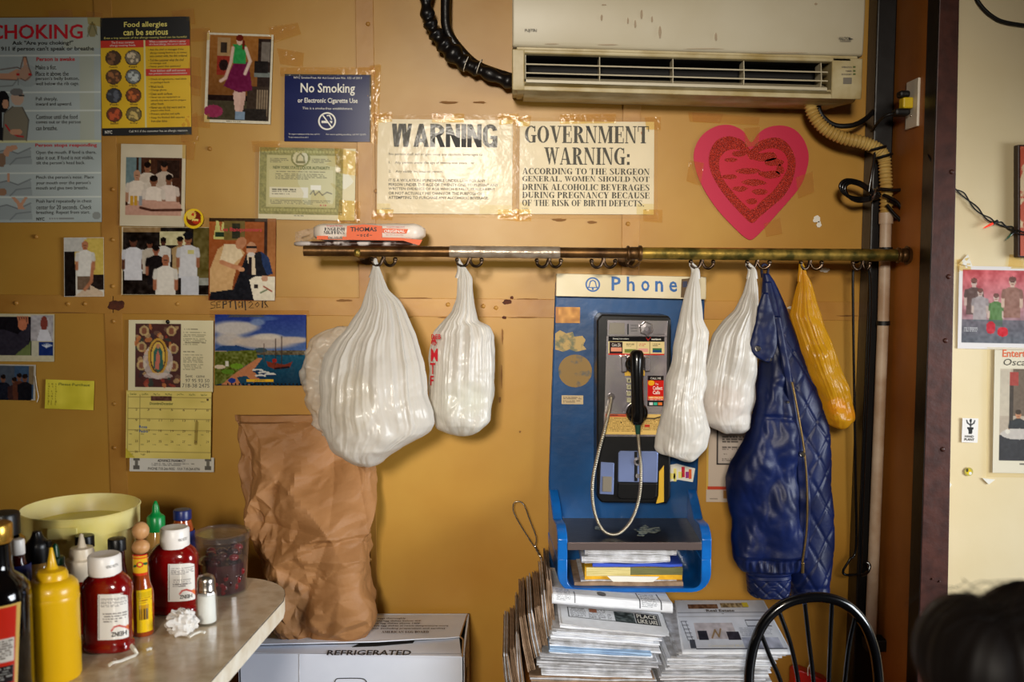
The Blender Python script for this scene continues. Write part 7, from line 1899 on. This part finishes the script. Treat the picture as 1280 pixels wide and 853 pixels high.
def zpoly(pts, z, name, m, parent, th=.003, zz=None):
    vs = [PZ(x, y, z if zz is None else zz[i]) for i, (x, y) in enumerate(pts)]; n = len(vs)
    return MB().add(vs + [(x, y, w - th) for x, y, w in vs], [tuple(range(n)), tuple(range(2 * n - 1, n - 1, -1))] + [(i, i + n, (i + 1) % n + n, (i + 1) % n) for i in range(n)]).build(name, m, parent, smooth=0)
zpoly([(310, 770), (584, 768.5), (575, 796), (556, 797.5), (520, 799), (470, 802), (300, 806)], zbx + .005, 'rear_flap', 'carton', bx, zz=[zbx + .002, zbx + .002, zbx + .006, zbx + .008, zbx + .010, zbx + .012, zbx + .012])
zpoly([(299, 808), (440, 805.5), (518, 801.5), (574, 798), (577, 821), (303, 816)], zbx, 'front_flap', 'carton', bx)
zpoly([(455, 802), (490, 800), (519, 800.2), (516, 804), (470, 808), (440, 809)], zbx + .0015, 'flap_gap', 'carton_dark', bx, .001)
mb = MB(); fz = lambda x, y: PZ(x, y, zbx + .001)
put_text(mb, sans('REFRIGERATED', .05), (408, 813, 513, 819.5), fz, shear=.3)
mb.build('lettering', 'ink', bx, smooth=0)
mb = MB(); fz = lambda x, y: PZ(x, y, zbx + .0115)
for t_, x0, x1, y in (('Cook eggs thoroughly', 458, 507, 773), ('Keep cold egg dishes below 40F', 455, 526, 776.2), ('Keep hot egg dishes above 140F', 452, 525, 779.2), ('Never leave egg dishes at room temperature more', 448, 560, 782.3), ('than 1 hour (including preparation and service)', 446, 556, 785.6)):
    put_text(mb, sans(t_, .02), (x0, y - .6, x1, y + 1.7), fz, shear=.2)
put_text(mb, serif('AMERICAN EGG BOARD'), (477, 789, 536, 791.6), fz)
mb.build('lettering', 'ink_navy', bx, smooth=0)
MB().tube(ppath([(418, 856, yf_ - .001), (420, 850, yf_ - .001), (426, 848.5, yf_ - .001), (450, 848.5, yf_ - .001), (457, 851, yf_ - .001), (460, 858, yf_ - .001)], None, 6), .0012, 5).build('printed_outline', 'ink', bx)
MB().tube([P(374, y, yf_ - .0003) for y in (818, 840, 880)], .0008, 4).build('flute_line', 'newspaper_grey', bx)
o = MB().tube(ppath([(586.5, 812, yf_ + .1), (584, 830, yf_ + .1)], None, 4), .004, 5)
MB().xprism([(yf_ + .10 + .035 * math.cos(q), zbx - .10 + .018 * math.sin(q)) for q in [math.pi * j / 10 for j in range(20)]], fx1 - .0045, fx1 + .0006).build('hand_hole', 'carton_dark', bx, smooth=0)
MB().tube([PZ(584, 769, zbx + .003), PZ(575, 796, zbx + .006), PZ(579, 800, zbx + .004), PZ(578, 821, zbx)], .0022, 5).build('torn_edge', 'carton_raw', bx)

ye = proj(-.45, -.2, zbx + .002)[1]
L = [(293.5, 519), (296, 545), (302, 580), (305, 603), (315, 650), (325, 686), (334, 720), (342, 748), (350, ye - 8), (358, ye)]
Rr = [(392, 515), (430, 530), (458, 560), (463, 587), (462, 630), (461, 665), (462, 700), (463, 736), (471, 758), (471, ye - 14), (464, ye - 4), (456, ye)]
def cr2(q, t, x, y, hw):
    s_ = math.sin(q); X = x + 70 * s_
    g = facets(X, y * .8, 52, 1) * .034 + facets(X + y * .3, y, 24, 3) * .014 + facets(X, y + x * .3, 11, 6) * .0052 + noise.noise(Vector((x * .012, y * .008, s_))) * .012
    wv = 5 * noise.noise(Vector((x * .05, 0, 2))); ridge = .003 * math.exp(-((y - 664 + wv + (x - 380) * .05) / 2.6) ** 2) - .003 * math.exp(-((y - 669 + wv + (x - 380) * .05) / 2.6) ** 2)
    low = 1 + max(0, (t - .8)) * 2.5
    return g * low * (1 if t > .03 else .3) + ridge
def dpt(t): return .085 + .012 * t if t < .96 else .097 * max(.6, 1 - (t - .96) * 8)
pb_ = loft_px('paper_bag', L, Rr, lambda t: -.095 - .105 * min(1, t * 1.25), lambda t: .012 + .082 * min(1, t * 1.6) if t < .95 else .094 - (t - .95) * .4, 'kraft', None, 230, 320, cr2, sq=.62, smooth=17)
tag(pb_, 'tall crumpled brown paper bag standing on the egg case', 'paper bag')

# ------------------------------------------------------------------ newspapers
def paper(label, x0, x1, y0, y1, Yf, Yb, roll=0.0, mats=('newspaper', 'newspaper_grey', 'newspaper'), seed=0, group=None, layers=3, wav=.004):
    """a folded newspaper: layered wavy sheets; its front edge fills pixel rows y0..y1 at the left end"""
    r_ = random.Random(seed); mb = MB()
    a, b = P(x0, y1, Yf), P(x1, y0, Yf)
    zlo, zhi = a[2], b[2]
    for L_ in range(layers):
        f0, f1 = L_ / layers, (L_ + 1) / layers
        in0, in1 = r_.uniform(0, .012), r_.uniform(0, .018); off = r_.uniform(0, .014)
        rings = []; n = 16; sd = r_.random() * 50
        for i in range(n + 1):
            t = i / n; x = a[0] + in0 + (b[0] - in1 - a[0] - in0) * t
            dz = -roll * (x - a[0])
            w0 = wav * noise.noise(Vector((t * 2.6, seed, L_))) ; w1 = wav * noise.noise(Vector((t * 2.6, seed, L_ + 1)))
            z0 = zlo + (zhi - zlo) * f0 + dz + w0 * (1 if L_ else 0); z1 = zlo + (zhi - zlo) * f1 + dz + w1 * (1 if L_ < layers - 1 else 0)
            z1 = max(z1, z0 + .0012) - .0004
            yy = Yf + off + .004 * noise.noise(Vector((t * 5, sd, 1)))
            rr = (z1 - z0) * .45
            rings.append([(x, yy + rr, z0), (x, yy, z0 + rr), (x, yy, z1 - rr), (x, yy + rr, z1), (x, Yb, z1), (x, Yb, z0)])
        mb.loft(rings, mi=r_.randrange(len(mats)))
    o = mb.build('newspaper', list(dict.fromkeys(mats)) if len(set(mats)) > 1 else [mats[0]], smooth=35)
    return tag(o, label, 'newspaper', group)
ordn = ['second', 'third', 'fourth', 'fifth', 'sixth', 'seventh', 'eighth', 'ninth', 'tenth', 'eleventh', 'twelfth', 'thirteenth']
W3 = ('newspaper', 'newspaper_grey', 'newspaper_tan')
G1, G2 = 'newspapers of the taller stack under the phone', 'newspapers of the lower stack behind the chair'
YL = -.445
rows = [(690, 829, 786, 793.5), (688, 826, 793.7, 801), (684, 833, 801.3, 810.5), (684, 822, 811, 819.5), (673, 830, 820, 826.5), (669, 824, 827, 835.5), (673, 817, 836, 846.5), (660, 822, 847, 855), (668, 818, 855.3, 864), (664, 820, 864.3, 873), (662, 818, 873.3, 881)]
rolls = [.075, .075, .07, .055, .05, .045, .035, .02, .01, .0, .0]
for i, (a, b, c_, d_) in enumerate(rows):
    m3 = ('newspaper', 'newspaper_grey') if i != 3 else ('newspaper_blue', 'newspaper_blue', 'newspaper')
    if i in (7, 8): m3 = W3
    paper(ordn[i + 1] + ' newspaper from the top of the taller stack' + (', pale blue on its fold' if i == 3 else ''), a, b, c_, d_, YL + .004 * (i % 3) , -.16, rolls[i], m3, 31 + i, G1, 3 if i % 2 else 4)
# second one shows its printed page
zt2 = P(700, 781, YL - .01)[2]
def tilt_place(zl, roll, x_ref):
    def f(x, y, l):
        # level plane rolled about the y axis: z = zl - roll * (X - x_ref)
        d = ray(x, y); t = (zl + l + roll * x_ref - CAM[2]) / (d[2] + roll * d[0])
        return (d[0] * t, CAM[1] + d[1] * t, CAM[2] + d[2] * t)
    return f
xr0 = P(700, 781, YL)[0]
o2 = paper('second newspaper from the top of the taller stack, its page with a black headline block', 698, 838, 779, 786, YL - .008, -.16, .085, ('newspaper', 'newspaper'), 71, G1, 2, 0)
def paper_print(par, quad, w, draw, nx=150, ny=50):
    """flat print on a lying page: quad = px corners (far-left, far-right, near-right, near-left), painted in 0..1 page coordinates scaled to 200 x 100"""
    def place(u, v, l):
        s_, t_ = u / 200, v / 100
        x = (quad[0][0] * (1 - s_) + quad[1][0] * s_) * (1 - t_) + (quad[3][0] * (1 - s_) + quad[2][0] * s_) * t_
        y = (quad[0][1] * (1 - s_) + quad[1][1] * s_) * (1 - t_) + (quad[3][1] * (1 - s_) + quad[2][1] * s_) * t_
        return w(x, y, l)
    s = Sheet(0, 0, 200, 100, 0, 0, (226, 228, 232), 1.0, 0.0002, place=place)
    draw(s); return s.build('printed_page', 'newsprint', par)
def dr(s):
    s.rect(14, 4, 190, 5, (20, 20, 24)).rect(14, 4, 15.2, 56, (20, 20, 24)).rect(14, 55, 190, 57, (20, 20, 24)).rect(189, 4, 190, 57, (20, 20, 24))
    s.lines(18, 8, 50, 54, 9, (60, 60, 64)).lines(54, 8, 88, 54, 9, (60, 60, 64)).rect(56, 6, 70, 22, (150, 90, 60)).lines(90, 24, 98, 54, 8, (60, 60, 64))
    s.rect(104, 8, 142, 54, (60, 70, 70)).noise(60, 5, (104, 8, 142, 54)).rect(144, 8, 187, 54, (24, 24, 28)); s.noise(6, 9)
    s.text('LIKE', (147, 34, 166, 52), 'ink_white', .05); s.text('PLACE', (147, 11, 185, 29), 'ink_white', .05); s.text('LAKE', (169, 34, 185, 52), 'ink_white', .05)
paper_print(o2, [(700, 757), (828, 768), (837, 796), (703, 780)], tilt_place(P(698, 779, YL - .008)[2] + .001, .085, P(698, 779, YL)[0]), dr)
# the folded section on top, hanging forward under the tray
o1 = thing('newspaper', 'topmost folded newspaper of the taller stack, tucked under the blue tray', 'newspaper', P(760, 770, -.36), G1)
mb = MB(); rings = []
for i in range(25):
    t = i / 24; x = 690 + 151 * t; yb0 = 755.5 + 12.5 * t
    c_ = P(x, yb0, -.395); R_ = .010
    ring = []
    top_ = [(c_[0], -.10, c_[2] + .004), (c_[0], -.30, c_[2] + .010 + .006 * t), (c_[0], -.345, c_[2] + .020)]
    nose = [(c_[0], -.385 + .012 * math.cos(R(a)) , c_[2] + .012 + .014 * math.sin(R(a))) for a in (80, 120, 160, 200, 240)]
    bot = [(c_[0], -.34, c_[2] + .002), (c_[0], -.30, c_[2] + .0), (c_[0], -.10, c_[2] - .003)]
    rings.append(top_ + nose + bot)
mb.loft(rings).build('folded_sheets', 'newspaper', o1, smooth=60)
def dr1(s):
    s.rect(0, 0, 200, 100, (232, 234, 238)); s.lines(6, 6, 30, 94, 12, (120, 124, 130)).lines(150, 6, 176, 94, 12, (96, 100, 106)); s.rect(146, 0, 147.4, 100, (50, 50, 56)).rect(182, 0, 183.4, 100, (50, 50, 56)).rect(36, 20, 37, 100, (120, 120, 124)); s.ell(84, 22, 8, 16, (90, 92, 96)).noise(40, 5, (76, 6, 92, 38)); s.noise(6, 8)
def fold_place(u, v, l):
    """over the top of the folded section and round its front"""
    t = min(1, max(0, u / 200)) * .98 + .01; c_ = P(690 + 151 * t, 755.5 + 12.5 * t, -.395)
    line_ = [(-.30, .010 + .006 * t), (-.345, .020)] + [(-.385 + .012 * math.cos(R(a)), .012 + .014 * math.sin(R(a))) for a in (80, 120, 160, 200)]
    q = min(.999, max(0, v / 100)) * 5; k_ = int(q); f_ = q - k_
    (y0, z0), (y1, z1) = line_[k_], line_[k_ + 1]
    return (c_[0], y0 + (y1 - y0) * f_ - .0008 - l * .5, c_[2] + z0 + (z1 - z0) * f_ + .0012 + l)
s = Sheet(0, 0, 200, 100, 0, 0, (226, 228, 232), 1.0, 0.0001, place=fold_place); dr1(s); s.build('printed_page', 'newsprint', o1)
# chair side stack
YR2 = PZ(900, 814, P(900, 750, -.03)[2])[1]
rows = [(845, 985, 817, 823), (834, 976, 823.3, 832), (833, 970, 832.2, 838.5), (827, 968, 838.7, 845), (822, 964, 845.2, 853), (826, 966, 853.2, 862), (824, 965, 862.2, 871), (824, 964, 871.2, 880)]
for i, (a, b, c_, d_) in enumerate(rows):
    paper(ordn[i] + ' newspaper from the top of the lower stack behind the chair', a + 14 * 0, b, c_, d_, YR2 + .006 * (i % 2), -.04, .01 if i < 3 else 0, ('newspaper', 'newspaper_grey'), 131 + i, G2, 3 if i % 2 else 4)
zr = P(900, 750, -.03)[2]
o3 = thing('newspaper', 'topmost newspaper of the lower stack behind the chair, showing its printed page', 'newspaper', (P(915, 800, -.3)[0], -.25, zr), G2)
x0_, x1_ = PZ(853, 814, zr)[0], PZ(989, 814, zr)[0]; bx0, bx1 = PZ(843, 750, zr)[0], PZ(954, 750, zr)[0]
mb = MB(); rings = []
for i in range(17):
    t = i / 16
    xf, xb = x0_ + (x1_ - x0_) * t, bx0 + (bx1 - bx0) * t
    rings.append([(xf, YR2 + .006, zr - .014), (xf, YR2 - .001, zr - .009), (xf, YR2, zr - .003), (xf, YR2 + .008, zr), (xb, -.035, zr), (xb, -.035, zr - .014)])
mb.loft(rings).build('folded_sheets', 'newspaper', o3, smooth=40)
def dr3(s):
    s.rect(0, 0, 200, 100, (222, 224, 230)).rect(26, 8, 92, 16, (110, 70, 40)).noise(40, 4, (26, 8, 92, 16)).rect(100, 6, 160, 14, (150, 130, 90)).noise(70, 4, (100, 6, 160, 14)).rect(150, 5, 162, 13, (226, 206, 50)).rect(0, 24, 200, 25, (160, 160, 166)).rect(0, 32, 200, 33, (190, 190, 194))
    s.text('Real Estate', (64, 18, 126, 23), 'ink', .03); s.lines(96, 27, 104, 29, 1, (90, 90, 90))
    s.rect(30, 46, 110, 78, (196, 186, 186)).rect(34, 62, 52, 80, (30, 30, 44)).rect(92, 64, 116, 80, (34, 30, 44)).noise(20, 6, (30, 46, 110, 78)); s.line([(60, 76), (70, 60), (74, 74), (82, 58)], 3, (150, 116, 70)); s.rect(118, 76, 190, 98, (176, 180, 196)).noise(36, 8, (118, 76, 190, 98)); s.rect(140, 40, 190, 41, (60, 60, 70)).rect(140, 52, 190, 53, (60, 60, 70)).rect(140, 40, 140.8, 53, (60, 60, 70)); s.lines(120, 56, 188, 74, 6, (170, 172, 180)); s.rect(14, 80, 24, 97, (70, 74, 84))
    for k_ in range(5): s.line([(4 + k_ * 1.5, 42 + k_ * 8), (16 + k_ * 1.5, 42 + k_ * 8)], 1.2, (50, 50, 60)); s.line([(4 + k_ * 1.5, 42 + k_ * 8), (6 + k_ * 1.5, 50 + k_ * 8)], 1, (50, 50, 60)); s.line([(13 + k_ * 1.5, 42 + k_ * 8), (15 + k_ * 1.5, 50 + k_ * 8)], 1, (50, 50, 60))
    s.text('Commercial Mall', (48, 89, 116, 95), 'ink_white', .03); s.rect(24, 97.5, 196, 99.5, (50, 52, 60)); s.noise(6, 10)
paper_print(o3, [(844.5, 751.5), (952.5, 750.5), (987, 812), (855, 812.5)], lambda x, y, l: PZ(x, y, zr + .0006 + l), dr3)
# aged papers leaning against the left side of the taller stack
lean_p = [([(683, 722), (690, 727), (696, 790), (687, 793)], -.40), ([(676, 742), (682, 738), (690, 796), (682, 800)], -.41), ([(668, 758), (676, 754), (686, 806), (676, 809)], -.42), ([(659, 768), (667, 764), (679, 820), (668, 822)], -.425), ([(649, 774), (657, 770), (670, 838), (660, 840)], -.43), ([(644, 792), (649, 790), (658, 868), (648, 868)], -.435), ([(637, 812), (643, 808), (652, 868), (644, 868)], -.44), ([(628, 820), (636, 818), (645, 872), (634, 872)], -.445)]
wh = ['nearest the stack top', 'second from the stack', 'third from the stack', 'fourth from the stack', 'fifth from the stack', 'sixth from the stack', 'second from the outside', 'outermost and lowest']
for i, (q, Yf) in enumerate(lean_p):
    o = MB(); ns = 5
    for k_ in range(ns):
        f0, f1 = k_ / ns, (k_ + .72) / ns
        j0, j1 = rnd.uniform(-3, 3), rnd.uniform(-2, 2)
        lp = lambda a, b, f: (a[0] + (b[0] - a[0]) * f, a[1] + (b[1] - a[1]) * f)
        A_, B_, C_, D_ = lp(q[0], q[1], f0), lp(q[0], q[1], f1), lp(q[3], q[2], f1), lp(q[3], q[2], f0)
        mid = lambda p, r_: ((p[0] + r_[0]) / 2 - 1.2 + .5 * k_ / ns, (p[1] + r_[1]) / 2)
        o.prism([(A_[0], A_[1] + j0), (B_[0], B_[1] + j0 + .6), mid(B_, C_), (C_[0], C_[1] + j1), (D_[0], D_[1] + j1), mid(A_, D_)], Yf + rnd.uniform(0, .02), -.12, mi=1 if k_ in (1, 3) and i % 2 else 0)
    ob = o.build('newspaper', ['newspaper_tan', 'newspaper_grey'], smooth=0)
    tag(ob, 'aged brownish newspaper leaning on the taller stack, ' + wh[i], 'newspaper', 'aged newspapers leaning beside the taller stack')

# ------------------------------------------------------------------ chair
YC = -.53
ch = thing('metal_chair', 'black metal chair with an arched spindle back by the newspapers', 'chair', (P(1018, 850, YC)[0], YC - .2, 0))
zs_ = .46
arch = [(934, 900, YC), (936, 860, YC), (937, 835, YC), (943, 805, YC), (957, 776, YC), (980, 756, YC), (1008, 747.5, YC), (1035, 748, YC), (1060, 758, YC), (1080, 780, YC), (1092, 810, YC), (1097, 840, YC), (1098, 865, YC), (1096, 905, YC)]
MB().tube(ppath(arch, None, 8), .0125, 14).build('back_arch', 'chair_black', ch, smooth=70)
for a in ([(951, 792), (962, 820), (976, 853), (990, 905)], [(974, 765), (988, 805), (998, 853), (1004, 905)], [(1006, 755), (1011, 800), (1017, 853), (1019, 905)], [(1040, 754), (1038, 800), (1036, 853), (1034, 905)], [(1069, 771), (1061, 810), (1056, 853), (1050, 905)]):
    MB().tube(ppath(a, YC, 8), .0055, 8).build('spindle', 'chair_black', ch, smooth=70)
cxs = P(1017, 850, YC)[0]; zsb = P(0, 903, YC)[2]
def rrect(cx, cy, w, d, r_, n=6):
    out = []
    for sx, sy, a0 in ((1, 1, 0), (-1, 1, 90), (-1, -1, 180), (1, -1, 270)):
        for i in range(n): a = R(a0 + 90 * i / (n - 1)); out.append((cx + sx * (w - r_) + r_ * math.cos(a), cy + sy * (d - r_) + r_ * math.sin(a)))
    return out
zse = .455
slabz(rrect(cxs, YC - .19, .185, .19, .07)[::-1], zse - .045, zse, 'seat', 'seat_vinyl', ch, .008)
mb = MB(); mb.tube([(x, y, zse - .05) for x, y in rrect(cxs, YC - .19, .18, .185, .07)], .010, 8, closed=True); mb.build('seat_frame', 'chair_black', ch, smooth=60)
e0, e1 = P(934, 900, YC), P(1096, 905, YC)
for e, sx in ((e0, -1), (e1, 1)):
    MB().tube(smooth_path([e, (cxs + sx * .15, YC - .01, zse - .04), (cxs + sx * .17, YC + .03, .0)], 6), .0115, 10).build('leg', 'chair_black', ch, smooth=70)
    MB().tube([(cxs + sx * .15, YC - .34, zse - .05), (cxs + sx * .18, YC - .38, 0)], .0115, 10).build('leg', 'chair_black', ch, smooth=70)
MB().tube([(cxs + .16 * math.cos(q), YC - .18 + .17 * math.sin(q), .2) for q in [math.pi * i / 14 for i in range(28)]], .006, 8, closed=True).build('foot_ring', 'chair_black', ch, smooth=70)
# unidentified red thing on the floor side, with a white wire
rd = MB().prism([(993, 842), (1000, 838), (1037, 853), (1040, 930), (990, 930)], -.10, -.05).build('red_object', 'red_plastic', smooth=0, bevel=.004)
tag(rd, 'red plastic object with a white wire behind the chair spindles', 'red object')
MB().tube(ppath([(1010, 845, -.105), (1010, 836, -.106), (1013, 830, -.106), (1014, 832, -.106)], None), .0016, 6).build('white_wire', 'string_white', rd)

# ------------------------------------------------------------------ person seen from behind
YPn = -1.78
hc_ = Vector(P(1272, 852, YPn)); k = (2.87 + YPn) / F
gx, gy = hc_.x, hc_.y
pe = thing('person', 'person with dark parted hair sitting close by, only the top of the head in view', 'person', (gx, gy - .05, 0))
hz = hc_.z
verts, edges, rad = [], [], []
def vtx(p, r_, par=None):
    verts.append(p); rad.append(r_)
    if par is not None: edges.append((par, len(verts) - 1))
    return len(verts) - 1
pel = vtx((gx, gy - .06, .52), .13)
wai = vtx((gx, gy - .05, .66), .115, pel); che = vtx((gx, gy - .03, .83), .125, wai); shd = vtx((gx, gy - .02, .93), .095, che)
nk = vtx((gx, gy - .01, hz - .10), .05, shd); hd0 = vtx((gx, gy + .005, hz - .01), .075, nk); hd1 = vtx((gx, gy + .005, hz + .04), .07, hd0)
for sx in (-1, 1):
    sh_ = vtx((gx + sx * .15, gy - .02, .91), .055, shd); el = vtx((gx + sx * .20, gy + .05, .68), .038, sh_); wr_ = vtx((gx + sx * .11, gy + .25, .60), .025, el)
    pa = vtx((gx + sx * .09, gy + .31, .595), .026, wr_)
    for f_ in range(4):
        bx_ = gx + sx * .09 + (f_ - 1.5) * .017; L_ = [.055, .066, .062, .048][f_]
        a_ = vtx((bx_, gy + .345, .598), .0085, pa); b_ = vtx((bx_, gy + .345 + L_ * .5, .592), .008, a_); vtx((bx_, gy + .345 + L_, .578), .007, b_)
    a_ = vtx((gx + sx * .09 - sx * .035, gy + .30, .597), .010, wr_); vtx((gx + sx * .09 - sx * .045, gy + .335, .588), .008, a_)
    hp_ = vtx((gx + sx * .09, gy - .02, .51), .09, pel); kn = vtx((gx + sx * .11, gy + .38, .50), .06, hp_); an = vtx((gx + sx * .11, gy + .36, .10), .04, kn); vtx((gx + sx * .12, gy + .50, .045), .035, an)
me = bpy.data.meshes.new('body'); og = Vector(ORG[pe])
me.from_pydata([tuple(Vector(v) - og) for v in verts], edges, [])
body = bpy.data.objects.new('body', me); COL.objects.link(body); body.parent = pe; ORG[body] = ORG[pe]
sk = body.modifiers.new('skin', 'SKIN'); sk.use_smooth_shade = True
for i, sv in enumerate(me.skin_vertices[0].data): sv.radius = (rad[i], rad[i]); sv.use_root = (i == 0)
su = body.modifiers.new('sub', 'SUBSURF'); su.levels = 1; su.render_levels = 2
me.materials.append(M['skin'])
# face on the far side: nose, ears, eyes, mouth
MB().ball((gx, gy + .098, hz - .03), .012, 12, rz=.022, ry=.018).build('nose', 'skin', pe, smooth=180)
for sx in (-1, 1):
    MB().ball((gx + sx * .082, gy + .0, hz - .02), .010, 12, rz=.028, ry=.017).build('ear', 'skin', pe, smooth=180)
    MB().ball((gx + sx * .032, gy + .082, hz - .005), .011, 12, rz=.007, ry=.008).build('eye', 'salt', pe, smooth=180)
MB().ball((gx, gy + .088, hz - .068), .022, 12, rz=.005, ry=.006).build('mouth', 'ketchup', pe, smooth=180)
# hair: one mass with two swells and a parting
cL, cR = Vector((P(1203, 800, YPn)[0], gy - .02, P(0, 812, YPn)[2])), Vector((P(1283, 800, YPn)[0], gy - .03, P(0, 806, YPn)[2]))
ctr = Vector((gx, gy - .012, hz + .0))
mb = MB(); rings = []
NL, NA = 90, 150
def hit(cn, rad3, d):
    o_ = ctr - cn; A_ = sum((d[i] / rad3[i]) ** 2 for i in range(3)); B_ = sum(o_[i] * d[i] / rad3[i] ** 2 for i in range(3)); C_ = sum((o_[i] / rad3[i]) ** 2 for i in range(3)) - 1
    D = B_ * B_ - A_ * C_
    return (-B_ + math.sqrt(D)) / A_ if D > 0 else 0
for i in range(NL + 1):
    th = math.pi * (.002 + .70 * i / NL); ring = []
    for j in range(NA):
        ph_ = 2 * math.pi * j / NA
        d = Vector((math.sin(th) * math.cos(ph_), math.sin(th) * math.sin(ph_), math.cos(th)))
        rs = [hit(cL, (.055, .085, .066), d), hit(cR, (.072, .095, .078), d), hit(ctr + Vector((0, 0, -.01)), (.100, .108, .10), d)]
        m_ = max(rs); r_ = m_ + .004 * math.log(sum(math.exp((q - m_) / .004) for q in rs))
        st = noise.noise(Vector((ph_ * 14, th * 1.2, 0))) * .0025 + noise.noise(Vector((ph_ * 34, th * 2.0, 4))) * .0012
        face = max(0, math.sin(ph_)) * max(0, math.sin(th)) * (1 if th > .9 else 0)
        p = ctr + d * (r_ + st) * (1 - .24 * face if face > .35 else 1)
        ring.append(tuple(p))
    rings.append(ring)
mb.loft(rings).build('hair', 'hair', pe, smooth=180)
mb = MB()
for i in range(46):
    x = rnd.uniform(-.09, .09); y_ = rnd.uniform(-.07, .04)
    p0 = cR + Vector((x * .6 - .02, y_, .070)) if i % 2 else cL + Vector((x * .5, y_, .060))
    q = rnd.uniform(-.03, .05)
    mb.tube(smooth_path([p0 + Vector((-.03, 0, -.012)), p0 + Vector((0, 0, rnd.uniform(.0, .010))), p0 + Vector((.03 + q, .01, rnd.uniform(-.012, .006))), p0 + Vector((.07 + q, .02, -.03))], 4), .00045, 4)
mb.build('loose_hair', 'hair', pe, smooth=70)['kind'] = 'stuff'
# shirt and trousers as clothing shells
def shell(name, m, rows, seg=32):
    rings = [[(cx + a * math.copysign(abs(math.cos(q)) ** .8, math.cos(q)), cy + b * math.copysign(abs(math.sin(q)) ** .8, math.sin(q)), z) for q in [2 * math.pi * j / seg for j in range(seg)]] for cx, cy, z, a, b in rows]
    return MB().loft(rings).build(name, m, pe, smooth=60)
shell('shirt', 'shirt', [(gx, gy - .06, .47, .17, .15), (gx, gy - .05, .60, .155, .135), (gx, gy - .03, .80, .185, .14), (gx, gy - .02, .90, .19, .12), (gx, gy - .02, .955, .13, .09), (gx, gy - .01, .985, .07, .066)])
for sx in (-1, 1):
    MB().tube([(gx + sx * .15, gy - .02, .91), (gx + sx * .18, gy + .015, .79), (gx + sx * .20, gy + .05, .68), (gx + sx * .155, gy + .15, .64), (gx + sx * .12, gy + .235, .605)], [.066, .058, .05, .043, .036], 14).build('sleeve', 'shirt', pe, smooth=60)
    MB().tube([(gx + sx * .09, gy - .06, .51), (gx + sx * .1, gy + .2, .505), (gx + sx * .11, gy + .37, .50), (gx + sx * .112, gy + .385, .44), (gx + sx * .11, gy + .36, .11)], [.105, .09, .078, .072, .056], 14).build('trouser_leg', 'denim', pe, smooth=60)
    MB().tube([(gx + sx * .11, gy + .33, .05), (gx + sx * .115, gy + .42, .045), (gx + sx * .12, gy + .55, .03)], [.046, .046, .03], 12).build('shoe', 'black_rubber', pe, smooth=60)
stl = thing('stool', 'round black stool under the person in front', 'stool', (gx, gy - .06, 0))
MB().lathe([(.001, .34), (.17, .34), (.175, .35), (.175, .375), (.16, .388), (.001, .39)], (gx, gy - .06, 0), 36).build('seat', 'seat_vinyl', stl, smooth=40)
MB().lathe([(.03, .03), (.03, .34)], (gx, gy - .06, 0), 16).build('post', 'steel', stl)
MB().lathe([(.001, 0), (.2, 0), (.2, .012), (.05, .035), (.03, .045)], (gx, gy - .06, 0), 32).build('base', 'steel', stl)
